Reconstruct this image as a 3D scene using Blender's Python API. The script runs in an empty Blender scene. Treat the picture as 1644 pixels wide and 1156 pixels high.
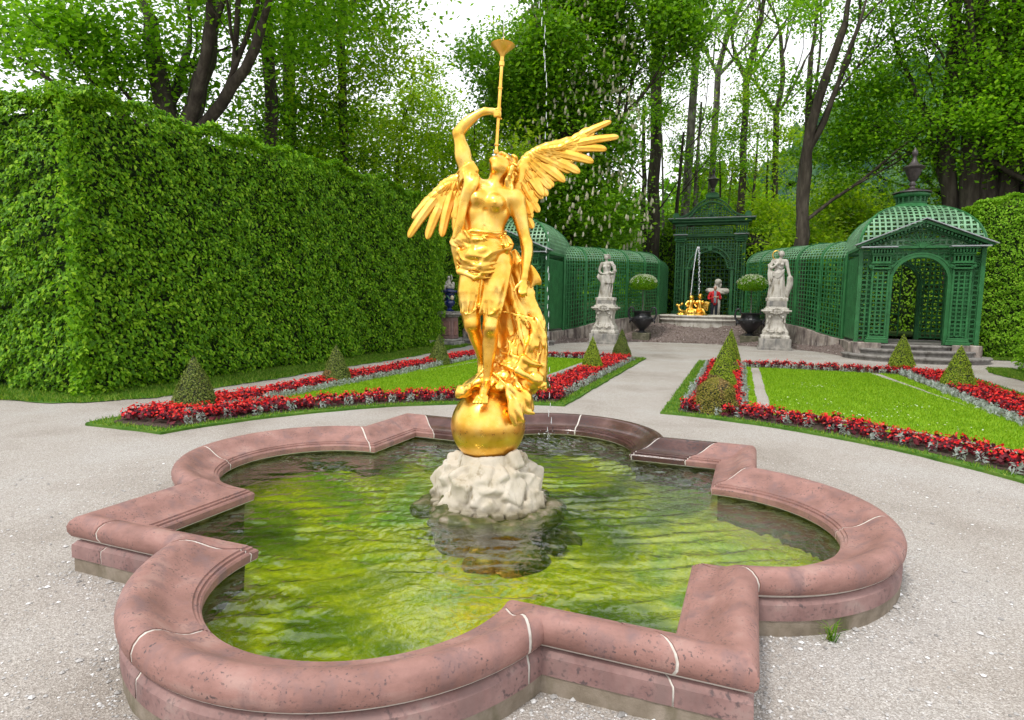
import bpy, bmesh, math, random
import numpy as np
from mathutils import Vector, Matrix

random.seed(7)
rng = np.random.default_rng(7)
scene = bpy.context.scene
COL = scene.collection

# ------------------------------------------------------------------ camera
CAM_YAW, CAM_PITCH, CAM_ROLL = 0.353, 0.097, 0.0155
cam_data = bpy.data.cameras.new("camera")
cam_data.sensor_width = 36.0
cam_data.lens = 36.0 * 985.0 / 1644.0
cam_data.clip_start = 0.05
cam_data.clip_end = 4000.0
cam = bpy.data.objects.new("camera", cam_data)
COL.objects.link(cam)
cam_rot = (Matrix.Rotation(CAM_YAW, 3, 'Z') @ Matrix.Rotation(math.pi / 2 - CAM_PITCH, 3, 'X')
           @ Matrix.Rotation(CAM_ROLL, 3, 'Z'))
cam.location = (1.785, -4.388, 1.7)
cam.rotation_euler = cam_rot.to_euler()
scene.camera = cam

# ------------------------------------------------------------------ sky and sun (bright overcast)
SUN_EL, SUN_AZ = math.radians(58), math.radians(250)      # azimuth measured from +X, counter-clockwise
world = bpy.data.worlds.new("World")
scene.world = world
world.use_nodes = True
wt = world.node_tree
wt.nodes.clear()
w_out = wt.nodes.new("ShaderNodeOutputWorld")
w_bg = wt.nodes.new("ShaderNodeBackground")
w_sky = wt.nodes.new("ShaderNodeTexSky")
w_sky.sky_type = 'NISHITA'
w_sky.sun_disc = False
w_sky.sun_elevation = SUN_EL
w_sky.sun_rotation = math.radians(90) - SUN_AZ
w_tc = wt.nodes.new("ShaderNodeTexCoord")
w_map = wt.nodes.new("ShaderNodeMapping")
w_map.inputs['Scale'].default_value = (1.0, 1.0, 2.6)
w_noise = wt.nodes.new("ShaderNodeTexNoise")
w_noise.inputs['Scale'].default_value = 1.7
w_noise.inputs['Detail'].default_value = 6.0
w_noise.inputs['Roughness'].default_value = 0.55
w_ramp = wt.nodes.new("ShaderNodeValToRGB")
w_ramp.color_ramp.elements[0].position = 0.32
w_ramp.color_ramp.elements[0].color = (8.6, 8.9, 9.5, 1)
w_ramp.color_ramp.elements[1].position = 0.62
w_ramp.color_ramp.elements[1].color = (10.6, 10.6, 10.7, 1)
w_mix = wt.nodes.new("ShaderNodeMix")
w_mix.data_type = 'RGBA'
w_mix.inputs['Factor'].default_value = 0.93
wt.links.new(w_tc.outputs['Generated'], w_map.inputs['Vector'])
wt.links.new(w_map.outputs['Vector'], w_noise.inputs['Vector'])
wt.links.new(w_noise.outputs['Fac'], w_ramp.inputs['Fac'])
wt.links.new(w_sky.outputs['Color'], w_mix.inputs['A'])
wt.links.new(w_ramp.outputs['Color'], w_mix.inputs['B'])
wt.links.new(w_mix.outputs['Result'], w_bg.inputs['Color'])
w_bg.inputs['Strength'].default_value = 0.1
wt.links.new(w_bg.outputs['Background'], w_out.inputs['Surface'])

sun_data = bpy.data.lights.new("sun", 'SUN')
sun_data.energy = 1.5
sun_data.angle = math.radians(10)
sun_data.color = (1.0, 0.96, 0.9)
sun = bpy.data.objects.new("sun", sun_data)
COL.objects.link(sun)
sd = Vector((math.cos(SUN_EL) * math.cos(SUN_AZ), math.cos(SUN_EL) * math.sin(SUN_AZ), math.sin(SUN_EL)))
sun.rotation_euler = sd.to_track_quat('Z', 'Y').to_euler()

scene.view_settings.view_transform = 'Standard'
scene.view_settings.look = 'None'
scene.view_settings.exposure = 0.74
scene.view_settings.gamma = 1.0
scene.view_settings.use_curve_mapping = False
scene.render.engine = 'CYCLES'
scene.cycles.use_denoising = True
scene.cycles.max_bounces = 8
scene.cycles.diffuse_bounces = 4
scene.cycles.transparent_max_bounces = 12
scene.cycles.use_adaptive_sampling = True
scene.cycles.adaptive_threshold = 0.02
# ------------------------------------------------------------------ helpers
PI = math.pi

def tag(o, label=None, cat=None, group=None, kind=None):
    if label: o['label'] = label
    if cat: o['category'] = cat
    if group: o['group'] = group
    if kind: o['kind'] = kind
    return o

def empty(name, loc=(0, 0, 0), rz=0.0, label=None, cat=None, group=None):
    o = bpy.data.objects.new(name, None)
    o.empty_display_size = 0.2
    COL.objects.link(o)
    o.location = loc
    o.rotation_euler = (0, 0, rz)
    return tag(o, label, cat, group)

def link(name, me, mat=None, parent=None, loc=None, rz=None):
    o = bpy.data.objects.new(name, me)
    COL.objects.link(o)
    if mat is not None:
        for m in (mat if isinstance(mat, (list, tuple)) else [mat]):
            me.materials.append(m)
    if parent is not None: o.parent = parent
    if loc is not None: o.location = loc
    if rz is not None: o.rotation_euler = (0, 0, rz)
    return o

def np_mesh(name, V, F, smooth=False, mat_idx=None):
    """V (n,3); F (m,k) int array or list of arrays of differing k."""
    V = np.asarray(V, dtype=np.float32).reshape(-1, 3)
    if not isinstance(F, list): F = [F]
    F = [np.asarray(f, dtype=np.int32) for f in F if len(f)]
    me = bpy.data.meshes.new(name)
    me.vertices.add(len(V))
    me.vertices.foreach_set("co", V.ravel())
    loops = np.concatenate([f.ravel() for f in F])
    totals = np.concatenate([np.full(len(f), f.shape[1], np.int32) for f in F])
    starts = np.concatenate([[0], np.cumsum(totals)[:-1]]).astype(np.int32)
    me.loops.add(len(loops))
    me.loops.foreach_set("vertex_index", loops)
    me.polygons.add(len(totals))
    me.polygons.foreach_set("loop_start", starts)
    me.polygons.foreach_set("loop_total", totals)
    if mat_idx is not None:
        me.polygons.foreach_set("material_index", np.asarray(mat_idx, np.int32))
    me.polygons.foreach_set("use_smooth", np.full(len(totals), bool(smooth)))
    me.update(calc_edges=True)
    return me

class MB:
    """collects simple shapes into one mesh"""
    def __init__(self): self.v = []; self.f = {}; self.n = 0
    def add(self, V, F):
        V = np.asarray(V, float).reshape(-1, 3)
        F = F if isinstance(F, list) and len(F) and isinstance(F[0], np.ndarray) else [np.asarray(F, int)]
        for f in F:
            if len(f): self.f.setdefault(f.shape[1], []).append(f + self.n)
        self.v.append(V); self.n += len(V)
    def box(self, c, s, M=None, taper=1.0, bev=0.0):
        c = np.array(c, float); h = np.array(s, float) / 2
        if bev > 0:
            b = min(bev, h.min() * .9)
            pts = []
            for (z, ins) in ((-h[2], b), (-h[2] + b, 0), (h[2] - b, 0), (h[2], b)):
                t = 1 if z < 0 else taper
                x, y = (h[0] - ins) * t, (h[1] - ins) * t
                k = b * .6 if ins == 0 else b * .3
                pts += [(-x + k, -y, z), (x - k, -y, z), (x, -y + k, z), (x, y - k, z),
                        (x - k, y, z), (-x + k, y, z), (-x, y - k, z), (-x, -y + k, z)]
            V = np.array(pts)
            F4 = []
            for r in range(3):
                for i in range(8):
                    j = (i + 1) % 8
                    F4.append((r * 8 + i, r * 8 + j, r * 8 + 8 + j, r * 8 + 8 + i))
            F8 = [tuple(range(7, -1, -1)), tuple(range(24, 32))]
            if M is not None: V = V @ np.array(M).T
            self.add(V + c, [np.array(F4), np.array(F8)]); return
        V = np.array([(x * h[0] * (taper if z > 0 else 1), y * h[1] * (taper if z > 0 else 1), z * h[2])
                      for z in (-1, 1) for x, y in ((-1, -1), (1, -1), (1, 1), (-1, 1))])
        if M is not None: V = V @ np.array(M).T
        self.add(V + c, np.array([(3, 2, 1, 0), (4, 5, 6, 7), (0, 1, 5, 4), (1, 2, 6, 5), (2, 3, 7, 6), (3, 0, 4, 7)]))
    def bar(self, a, b, w, t, up=(0, 0, 1)):
        """flat slat from a to b, width w (across), thickness t (along `up` x dir normal)"""
        a = np.array(a, float); b = np.array(b, float)
        d = b - a; L = np.linalg.norm(d); d /= L
        s = np.cross(d, up)
        if np.linalg.norm(s) < 1e-6: s = np.cross(d, (1, 0, 0))
        s /= np.linalg.norm(s); n = np.cross(s, d)
        V = []
        for p in (a, b):
            for i, j in ((-1, -1), (1, -1), (1, 1), (-1, 1)):
                V.append(p + s * i * w / 2 + n * j * t / 2)
        self.add(V, np.array([(3, 2, 1, 0), (4, 5, 6, 7), (0, 1, 5, 4), (1, 2, 6, 5), (2, 3, 7, 6), (3, 0, 4, 7)]))
    def strip(self, P, N, w, t):
        """curved slat: path P (n,3), outward normals N (n,3); width w across, thickness t along N"""
        P = np.asarray(P, float); N = np.asarray(N, float); n = len(P)
        T = np.gradient(P, axis=0); T /= np.linalg.norm(T, axis=1)[:, None] + 1e-9
        N = N / (np.linalg.norm(N, axis=1)[:, None] + 1e-9)
        S = np.cross(T, N); S /= np.linalg.norm(S, axis=1)[:, None] + 1e-9
        V = np.stack([P - S * w / 2 - N * t / 2, P + S * w / 2 - N * t / 2,
                      P + S * w / 2 + N * t / 2, P - S * w / 2 + N * t / 2], 1).reshape(-1, 3)
        F = []
        for i in range(n - 1):
            for k in range(4):
                l = (k + 1) % 4
                F.append((i * 4 + k, i * 4 + l, i * 4 + 4 + l, i * 4 + 4 + k))
        e = (n - 1) * 4
        F.append((3, 2, 1, 0)); F.append((e, e + 1, e + 2, e + 3))
        self.add(V, np.array(F))
    def tube(self, P, R, seg=8, caps=True, jit=0.0):
        P = np.asarray(P, float); n = len(P)
        R = np.broadcast_to(np.asarray(R, float), (n,))
        T = np.gradient(P, axis=0); T /= np.linalg.norm(T, axis=1)[:, None] + 1e-9
        up = np.array([0, 0, 1.0]) if abs(T[0][2]) < .9 else np.array([1.0, 0, 0])
        A = np.cross(T[0], up); A /= np.linalg.norm(A)
        rings = []
        for i in range(n):
            A = A - T[i] * (A @ T[i]); A /= np.linalg.norm(A) + 1e-9
            B = np.cross(T[i], A)
            th = np.arange(seg) * 2 * PI / seg
            rr = R[i] * (1 + (rng.uniform(-jit, jit, seg) if jit else 0))
            rings.append(P[i] + (np.cos(th) * rr)[:, None] * A + (np.sin(th) * rr)[:, None] * B)
        V = np.concatenate(rings)
        i = np.arange(n - 1)[:, None] * seg; k = np.arange(seg)[None, :]; l = (k + 1) % seg
        F = np.stack([i + k, i + l, i + seg + l, i + seg + k], -1).reshape(-1, 4)
        FF = [F]
        if caps: FF.append(np.array([tuple(range(seg - 1, -1, -1)), tuple(range((n - 1) * seg, n * seg))]))
        self.add(V, FF)
    def lathe(self, prof, seg=24, c=(0, 0, 0), sq=None, flute=None):
        """prof: list of (r,z). sq: number of sides -> uses that many segments"""
        seg = sq or seg
        off = PI / seg if sq else 0
        th = np.arange(seg) * 2 * PI / seg + off
        k = 1 / math.cos(PI / seg) if sq else 1
        V = []
        for r, z in prof:
            rr = np.full(seg, r * k)
            if flute and flute[2] <= z <= flute[3]: rr = rr * (1 + flute[0] * np.cos(th * flute[1]))
            V.append(np.stack([np.cos(th) * rr, np.sin(th) * rr, np.full(seg, z)], 1))
        n = len(prof); V = np.concatenate(V) + np.array(c)
        i = np.arange(n - 1)[:, None] * seg; kk = np.arange(seg)[None, :]; l = (kk + 1) % seg
        F = np.stack([i + kk, i + l, i + seg + l, i + seg + kk], -1).reshape(-1, 4)
        self.add(V, [F, np.array([tuple(range(seg - 1, -1, -1)), tuple(range((n - 1) * seg, n * seg))])])
    def mesh(self, name, smooth=False):
        return np_mesh(name, np.concatenate(self.v), [np.concatenate(x) for x in self.f.values()], smooth)
    def build(self, name, mat, parent=None, smooth=False, loc=None, rz=None, angle=None):
        me = self.mesh(name, smooth or angle is not None)
        if angle is not None:
            me.set_sharp_from_angle(angle=math.radians(angle))
        return link(name, me, mat, parent, loc, rz)

# ---- materials
def nd(nt, t, **kw):
    n = nt.nodes.new(t)
    for k, v in kw.items():
        if k in n.inputs.keys(): n.inputs[k].default_value = v
        else: setattr(n, k, v)
    return n

def base_mat(name, color=(.5, .5, .5), rough=.6, metal=0.0, spec=.5):
    m = bpy.data.materials.new(name); m.use_nodes = True
    b = m.node_tree.nodes['Principled BSDF']
    b.inputs['Base Color'].default_value = (*color, 1)
    b.inputs['Roughness'].default_value = rough
    b.inputs['Metallic'].default_value = metal
    b.inputs['Specular IOR Level'].default_value = spec
    return m, m.node_tree, b

def ramp(nt, src, stops, interp='LINEAR'):
    r = nt.nodes.new('ShaderNodeValToRGB'); r.color_ramp.interpolation = interp
    cr = r.color_ramp
    cr.elements[0].position, cr.elements[1].position = stops[0][0], stops[-1][0]
    cr.elements[0].color = (*stops[0][1], 1); cr.elements[1].color = (*stops[-1][1], 1)
    for p, c in stops[1:-1]:
        e = cr.elements.new(p); e.color = (*c, 1)
    nt.links.new(src, r.inputs['Fac'])
    return r.outputs['Color']

def noise(nt, scale, detail=5, rough=.55, vec=None, stretch=None, dist=0.0, coord='Object'):
    tc = nt.nodes.new('ShaderNodeTexCoord')
    v = tc.outputs[coord] if vec is None else vec
    if stretch:
        mp = nt.nodes.new('ShaderNodeMapping'); mp.inputs['Scale'].default_value = stretch
        nt.links.new(v, mp.inputs['Vector']); v = mp.outputs['Vector']
    n = nd(nt, 'ShaderNodeTexNoise', Scale=scale, Detail=detail, Roughness=rough, Distortion=dist)
    nt.links.new(v, n.inputs['Vector'])
    return n.outputs['Fac']

def mixc(nt, fac, a, b, mode='MIX'):
    m = nt.nodes.new('ShaderNodeMix'); m.data_type = 'RGBA'; m.blend_type = mode
    for s, k in ((fac, 'Factor'), (a, 'A'), (b, 'B')):
        inp = m.inputs[k] if k == 'Factor' else [i for i in m.inputs if i.name == k and i.type == 'RGBA'][0]
        if isinstance(s, (int, float)): inp.default_value = s
        elif isinstance(s, tuple): inp.default_value = (*s, 1)
        else: nt.links.new(s, inp)
    return [o for o in m.outputs if o.type == 'RGBA'][0]

def bump(nt, b, h, strength=.3, dist=.01):
    n = nd(nt, 'ShaderNodeBump', Strength=strength, Distance=dist)
    nt.links.new(h, n.inputs['Height']); nt.links.new(n.outputs['Normal'], b.inputs['Normal'])
    return n

def leaf_mat(name, stops, transl=.35, rough=.45, spec=.4):
    """per-leaf random colour (random per island), partly translucent"""
    m, nt, b = base_mat(name, rough=max(rough, .5), spec=spec * .38)
    g = nt.nodes.new('ShaderNodeNewGeometry')
    c = ramp(nt, g.outputs['Random Per Island'], stops)
    nt.links.new(c, b.inputs['Base Color'])
    t = nt.nodes.new('ShaderNodeBsdfTranslucent')
    c2 = mixc(nt, 1.0, c, (1.5, 1.6, .6), 'MULTIPLY')
    nt.links.new(c2, t.inputs['Color'])
    mx = nt.nodes.new('ShaderNodeMixShader'); mx.inputs[0].default_value = transl
    nt.links.new(b.outputs[0], mx.inputs[1]); nt.links.new(t.outputs[0], mx.inputs[2])
    nt.links.new(mx.outputs[0], nt.nodes['Material Output'].inputs['Surface'])
    return m

# ---- leaf clouds
def leaf_mesh(name, P, N, size, aspect=.62, fold=.18, droop=None, roll=None, smooth=False):
    """one folded 4-tri leaf (6 verts) per point; P positions, N outward-ish leaf normals, size (n,)"""
    n = len(P)
    size = np.broadcast_to(np.asarray(size, float), (n,))
    N = N / (np.linalg.norm(N, axis=1)[:, None] + 1e-9)
    if droop is None:
        D = rng.normal(size=(n, 3))
    else:
        D = np.array(droop)[None, :] + rng.normal(size=(n, 3)) * (roll or .5)
    D = D - N * (D * N).sum(1)[:, None]
    D /= np.linalg.norm(D, axis=1)[:, None] + 1e-9
    S = np.cross(D, N)
    L = size[:, None]; W = L * aspect
    c = P - D * L * .5
    a0 = c
    a1 = c + D * L * .42 + S * W * .5 + N * W * fold
    a2 = c + D * L - N * L * .12
    a3 = c + D * L * .42 - S * W * .5 + N * W * fold
    a4 = c + D * L * .45
    V = np.stack([a0, a1, a2, a3, a4], 1).reshape(-1, 3)
    b = np.arange(n)[:, None] * 5
    F = np.concatenate([b + np.array([0, 1, 4]), b + np.array([1, 2, 4]), b + np.array([2, 3, 4]), b + np.array([3, 0, 4])])
    return np_mesh(name, V, F, smooth)

def quad_leaf_mesh(name, P, N, size, aspect=.6, droop=None, roll=.5):
    """cheap two-triangle diamond leaf"""
    n = len(P); size = np.broadcast_to(np.asarray(size, float), (n,))
    N = N / (np.linalg.norm(N, axis=1)[:, None] + 1e-9)
    D = rng.normal(size=(n, 3)) if droop is None else np.array(droop)[None, :] + rng.normal(size=(n, 3)) * roll
    D = D - N * (D * N).sum(1)[:, None]; D /= np.linalg.norm(D, axis=1)[:, None] + 1e-9
    S = np.cross(D, N); L = size[:, None]; W = L * aspect
    V = np.stack([P - D * L * .5, P + S * W * .5 - D * L * .05, P + D * L * .5, P - S * W * .5 - D * L * .05], 1).reshape(-1, 3)
    b = np.arange(n)[:, None] * 4
    F = np.concatenate([b + np.array([0, 1, 2]), b + np.array([0, 2, 3])])
    return np_mesh(name, V, F)

# ---- signed distance sculpting
import openvdb
def catmull(P, n):
    P = np.array(P, float); P = np.concatenate([[2 * P[0] - P[1]], P, [2 * P[-1] - P[-2]]])
    out = []
    for i in range(1, len(P) - 2):
        p0, p1, p2, p3 = P[i - 1:i + 3]
        for s in np.arange(n) / n:
            out.append(.5 * ((2 * p1) + (-p0 + p2) * s + (2 * p0 - 5 * p1 + 4 * p2 - p3) * s * s + (-p0 + 3 * p1 - 3 * p2 + p3) * s ** 3))
    out.append(P[-2])
    return np.array(out)
def fnoise(P, freq, seed, octv=1):
    """cheap smooth pseudo-noise in [-1,1] from warped sines"""
    r = np.random.default_rng(seed)
    out = 0; amp = 1; tot = 0
    X = P
    for o in range(octv):
        A = r.normal(size=(4, 3)) * freq; ph = r.uniform(0, 6.28, 4)
        s = 0; w = 0
        for i in range(4):
            w = w * .9 + np.sin(X @ A[i] + ph[i] + 1.3 * w)
            s = s + w * (.5)
        out = out + amp * np.clip(s / 2.2, -1.5, 1.5); tot += amp; amp *= .5; freq *= 2.1
    return out / tot

class Sculpt:
    def __init__(self, lo, hi, vox):
        self.lo = np.array(lo, np.float32); self.vox = vox
        self.n = np.ceil((np.array(hi) - self.lo) / vox).astype(int) + 1
        self.d = np.full(self.n, 1.0, np.float32); self.tf = None
    def t(self, p):
        if self.tf is None: return np.array(p, np.float32)
        c, k, sh = self.tf; return ((np.array(p, float) - c) * k + c + sh).astype(np.float32)
    def r(self, x): return x if self.tf is None else x * self.tf[1]
    def _win(self, lo, hi, pad):
        a = np.clip(np.floor((np.array(lo) - pad - self.lo) / self.vox).astype(int), 0, self.n)
        b = np.clip(np.ceil((np.array(hi) + pad - self.lo) / self.vox).astype(int) + 1, 0, self.n)
        if (b <= a).any(): return None, None
        ax = [self.lo[i] + np.arange(a[i], b[i], dtype=np.float32) * self.vox for i in range(3)]
        P = np.stack(np.meshgrid(*ax, indexing='ij'), -1)
        return tuple(slice(a[i], b[i]) for i in range(3)), P
    def _merge(self, w, d, k, op='u'):
        o = self.d[w]
        if op == 'u':
            if k > 0:
                h = np.clip(.5 + .5 * (o - d) / k, 0, 1)
                self.d[w] = o * (1 - h) + d * h - k * h * (1 - h)
            else: self.d[w] = np.minimum(o, d)
        else:   # subtract
            h = np.clip(.5 - .5 * (o + d) / k, 0, 1)
            self.d[w] = o * (1 - h) - d * h + k * h * (1 - h)
    def _capd(self, P, a, b, ra, rb, flat):
        ba = b - a; pa = P - a
        t = np.clip((pa @ ba) / max(float(ba @ ba), 1e-9), 0, 1)
        q = pa - t[..., None] * ba
        if flat is not None:
            f = np.array(flat[0], np.float32); f /= np.linalg.norm(f)
            q = q + (q @ f)[..., None] * f * (1 / flat[1] - 1)
        d = np.sqrt((q * q).sum(-1)) - (ra + (rb - ra) * t)
        return d * min(1, flat[1] * 1.3) if flat is not None else d
    def cap(self, a, b, ra, rb=None, k=.02, flat=None, op='u'):
        """round cone; flat=(dir, scale) squashes across dir"""
        rb = ra if rb is None else rb
        a = self.t(a); b = self.t(b); ra = self.r(ra); rb = self.r(rb); R = max(ra, rb)
        w, P = self._win(np.minimum(a, b) - R, np.maximum(a, b) + R, k + 2 * self.vox)
        if w is None: return
        self._merge(w, self._capd(P, a, b, ra, rb, flat), k, op)
    def chain(self, pts, k=.02, flat=None, sub=3):
        """smooth limb through (x,y,z,r): segments hard-joined first, then melted in once"""
        P = np.array([(*self.t(p[:3]), self.r(p[3])) for p in pts], float)
        if sub > 1 and len(P) > 2: P = catmull(P, sub)
        lo = (P[:, :3] - P[:, 3:]).min(0); hi = (P[:, :3] + P[:, 3:]).max(0)
        w, X = self._win(lo, hi, k + 2 * self.vox)
        if w is None: return
        d = np.full(X.shape[:3], 1.0, np.float32)
        for p, q in zip(P[:-1], P[1:]):
            R = max(p[3], q[3]) + k + 3 * self.vox
            a = np.clip(np.floor((np.minimum(p, q)[:3] - R - X[0, 0, 0]) / self.vox).astype(int), 0, X.shape[:3])
            b = np.clip(np.ceil((np.maximum(p, q)[:3] + R - X[0, 0, 0]) / self.vox).astype(int), 0, X.shape[:3])
            if (b <= a).any(): continue
            sl = tuple(slice(a[i], b[i]) for i in range(3))
            d[sl] = np.minimum(d[sl], self._capd(X[sl], p[:3].astype(np.float32), q[:3].astype(np.float32), p[3], q[3], flat))
        self._merge(w, d, k)
    def curve(self, pts, k=.02, n=4, flat=None):
        self.chain(pts, k, flat, sub=n)
    def ell(self, c, r, k=.02, R=None, op='u'):
        c = self.t(c); r = self.r(np.array(r, np.float32))
        m = r.max() if R is not None else r
        w, P = self._win(c - m, c + m, k + 2 * self.vox)
        if w is None: return
        q = P - c
        if R is not None: q = q @ np.array(R, np.float32)
        q = q / r
        l = np.sqrt((q * q).sum(-1)) + 1e-6
        g = np.sqrt(((q / r) ** 2).sum(-1)) + 1e-6
        self._merge(w, l * (l - 1) / g, k, op)
    def box(self, c, h, k=.01, rnd=.01, R=None, op='u'):
        c = np.array(c, np.float32); h = np.array(h, np.float32)
        m = np.linalg.norm(h) if R is not None else h
        w, P = self._win(c - m, c + m, k + 2 * self.vox)
        if w is None: return
        q = P - c
        if R is not None: q = q @ np.array(R, np.float32)
        q = np.abs(q) - (h - rnd)
        d = np.sqrt((np.maximum(q, 0) ** 2).sum(-1)) + np.minimum(q.max(-1), 0) - rnd
        self._merge(w, d, k, op)
    def displace(self, fn, lo=None, hi=None, band=.06):
        """d += fn(P) near the surface in a window"""
        lo = self.lo if lo is None else lo
        hi = self.lo + self.n * self.vox if hi is None else hi
        w, P = self._win(lo, hi, 0)
        d = self.d[w]; m = np.abs(d) < band
        d[m] += fn(P[m]).astype(np.float32)
        self.d[w] = d
    def mesh(self, name, smooth=True, iso=0.0):
        g = openvdb.FloatGrid(1.0)
        g.copyFromArray(np.ascontiguousarray(self.d.astype(np.float32)))
        pts, quads = g.convertToQuads(iso)
        pts = pts * self.vox + self.lo
        # drop tiny islands left by the displacement
        lab = np.arange(len(pts))
        for _ in range(60):
            m = lab[quads].min(1); new = lab.copy()
            for j in range(4): np.minimum.at(new, quads[:, j], m)
            new = new[new]
            if (new == lab).all(): break
            lab = new
        ids, cnt = np.unique(lab, return_counts=True)
        big = ids[cnt > max(60, .004 * len(pts))]
        quads = quads[np.isin(lab[quads[:, 0]], big)]
        used = np.unique(quads); re = np.zeros(len(pts), int); re[used] = np.arange(len(used)); pts = pts[used]; quads = re[quads]
        return np_mesh(name, pts, quads, smooth)

def rotm(ax, ang):
    return np.array(Matrix.Rotation(ang, 3, Vector(ax)))
# ------------------------------------------------------------------ materials
def make_gold(name, rough=.30, wear=.5):
    m, nt, b = base_mat(name, (1.0, .60, .12), rough, 1.0)
    n1 = noise(nt, 7.0, 4, .6)
    c = ramp(nt, n1, [(.30, (.80, .42, .05)), (.52, (.93, .55, .105)), (.75, (.98, .66, .20))])
    nt.links.new(c, b.inputs['Base Color'])
    n2 = noise(nt, 22.0, 5, .6)
    r = ramp(nt, n2, [(.3, (rough - .07,) * 3), (.7, (rough + .13,) * 3)])
    nt.links.new(r, b.inputs['Roughness'])
    bump(nt, b, noise(nt, 60.0, 4, .6), .12, .004)
    return m
GOLD = make_gold('gilded bronze')
GOLD_OLD = make_gold('weathered gilding', .38)

def stone_mat(name, stops, scale=3.0, rough=.8, bmp=.3, spots=None, drips=None, stretch=None):
    m, nt, b = base_mat(name, rough=rough, spec=.3)
    c = ramp(nt, noise(nt, scale, 8, .62, stretch=stretch), stops)
    if spots:
        col, sc, lo, hi = spots
        f = ramp(nt, noise(nt, sc, 3, .5), [(lo, (0, 0, 0)), (hi, (1, 1, 1))])
        f2 = ramp(nt, noise(nt, sc * .13, 2, .5), [(.40, (0, 0, 0)), (.62, (1, 1, 1))])
        f = mixc(nt, 1.0, f, f2, 'MULTIPLY')
        c = mixc(nt, f, c, col)
    if drips:
        f = ramp(nt, noise(nt, drips[1], 4, .6, stretch=(1, 1, .25)), [(drips[2], (0, 0, 0)), (drips[3], (1, 1, 1))])
        c = mixc(nt, f, c, drips[0])
    nt.links.new(c, b.inputs['Base Color'])
    bump(nt, b, noise(nt, 90.0, 6, .7), bmp, .004)
    return m
MARBLE = stone_mat('weathered white marble', [(.25, (.26, .23, .19)), (.45, (.44, .41, .36)), (.7, (.56, .53, .48))], 4, .7, .3,
                   drips=((.20, .17, .12), 9, .52, .72))
MARBLE_DARK = stone_mat('grey weathered plinth stone', [(.25, (.15, .14, .13)), (.5, (.30, .28, .25)), (.75, (.43, .40, .36))], 3.5, .8, .3,
                        drips=((.12, .12, .12), 6, .50, .70))
LIME = stone_mat('cream limestone rock', [(.22, (.24, .19, .12)), (.38, (.42, .37, .28)), (.7, (.54, .49, .41))], 6, .85, .5,
                 drips=((.20, .16, .09), 12, .56, .70))
def waterline(m, z0, z1, col):
    nt = m.node_tree; b = nt.nodes['Principled BSDF']; src = b.inputs['Base Color'].links[0].from_socket
    tc = nt.nodes.new('ShaderNodeTexCoord'); sp = nt.nodes.new('ShaderNodeSeparateXYZ'); nt.links.new(tc.outputs['Object'], sp.inputs[0])
    ad = nt.nodes.new('ShaderNodeMath'); ad.operation = 'MULTIPLY_ADD'; ad.inputs[1].default_value = .12; nt.links.new(noise(nt, 9, 4, .6), ad.inputs[0]); nt.links.new(sp.outputs['Z'], ad.inputs[2])
    mr = nt.nodes.new('ShaderNodeMapRange'); mr.inputs['From Min'].default_value = z0 + .06; mr.inputs['From Max'].default_value = z1 + .06; nt.links.new(ad.outputs[0], mr.inputs['Value'])
    nt.links.new(mixc(nt, mr.outputs[0], col, src), b.inputs['Base Color'])
waterline(LIME, .125, .20, (.13, .11, .06))
WET_ROCK = stone_mat('wet dark rock', [(.28, (.02, .025, .006)), (.46, (.07, .075, .02)), (.6, (.17, .14, .09)), (.75, (.32, .28, .22))], 9, .3, .5)
SAND = stone_mat('red sandstone coping', [(.22, (.15, .08, .068)), (.40, (.23, .12, .100)), (.56, (.30, .160, .135)), (.68, (.345, .21, .180)), (.82, (.26, .17, .15))], 3.4, .6, .4,
                 spots=((.095, .065, .065), 75, .575, .66), drips=((.19, .115, .11), 9, .52, .72), stretch=(1, 1, 2.5))
SAND2 = stone_mat('sandstone plinth course', [(.2, (.11, .06, .055)), (.42, (.21, .12, .11)), (.6, (.28, .17, .155)), (.8, (.32, .26, .23))], 5.0, .7, .3,
                  spots=((.10, .07, .07), 48, .54, .66), drips=((.20, .13, .12), 8, .5, .7))
SAND_WET = stone_mat('wet red sandstone coping', [(.22, (.045, .022, .017)), (.5, (.085, .042, .036)), (.8, (.15, .085, .075))], 4.0, .16, .15,
                     spots=((.05, .035, .035), 40, .52, .6))
MORTAR = stone_mat('pale lime mortar', [(.3, (.50, .46, .40)), (.7, (.68, .65, .60))], 30, .9, .5)
CONC = stone_mat('brown rendered footing', [(.25, (.13, .105, .075)), (.5, (.22, .18, .135)), (.8, (.32, .27, .22))], 8, .9, .7,
                 drips=((.09, .085, .04), 5, .52, .7))
INNER = stone_mat('algae stained basin wall', [(.25, (.025, .028, .006)), (.5, (.06, .06, .014)), (.75, (.17, .145, .05))], 9, .45, .5)
SLOPE = stone_mat('granite steps', [(.25, (.11, .10, .09)), (.5, (.21, .195, .18)), (.8, (.32, .30, .28))], 6, .75, .3,
                  drips=((.07, .06, .05), 7, .5, .7))
BLOCK = stone_mat('stained sandstone block', [(.25, (.14, .11, .10)), (.5, (.34, .29, .25)), (.8, (.52, .48, .44))], 3, .8, .3,
                  drips=((.09, .07, .065), 5, .46, .66))
def paint(name, c, rough=.45, var=.25, sc=12, sp=.5, bmp=.08):
    m, nt, b = base_mat(name, c, rough, spec=sp)
    k = ramp(nt, noise(nt, sc, 5, .6), [(.3, tuple(x * (1 - var) for x in c)), (.7, tuple(min(1, x * (1 + var)) for x in c))])
    nt.links.new(k, b.inputs['Base Color'])
    bump(nt, b, noise(nt, 80.0, 3, .6), bmp, .003)
    return m
GREEN = paint('green trellis paint', (.032, .145, .048), .42, .30, 3, .32)
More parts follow.
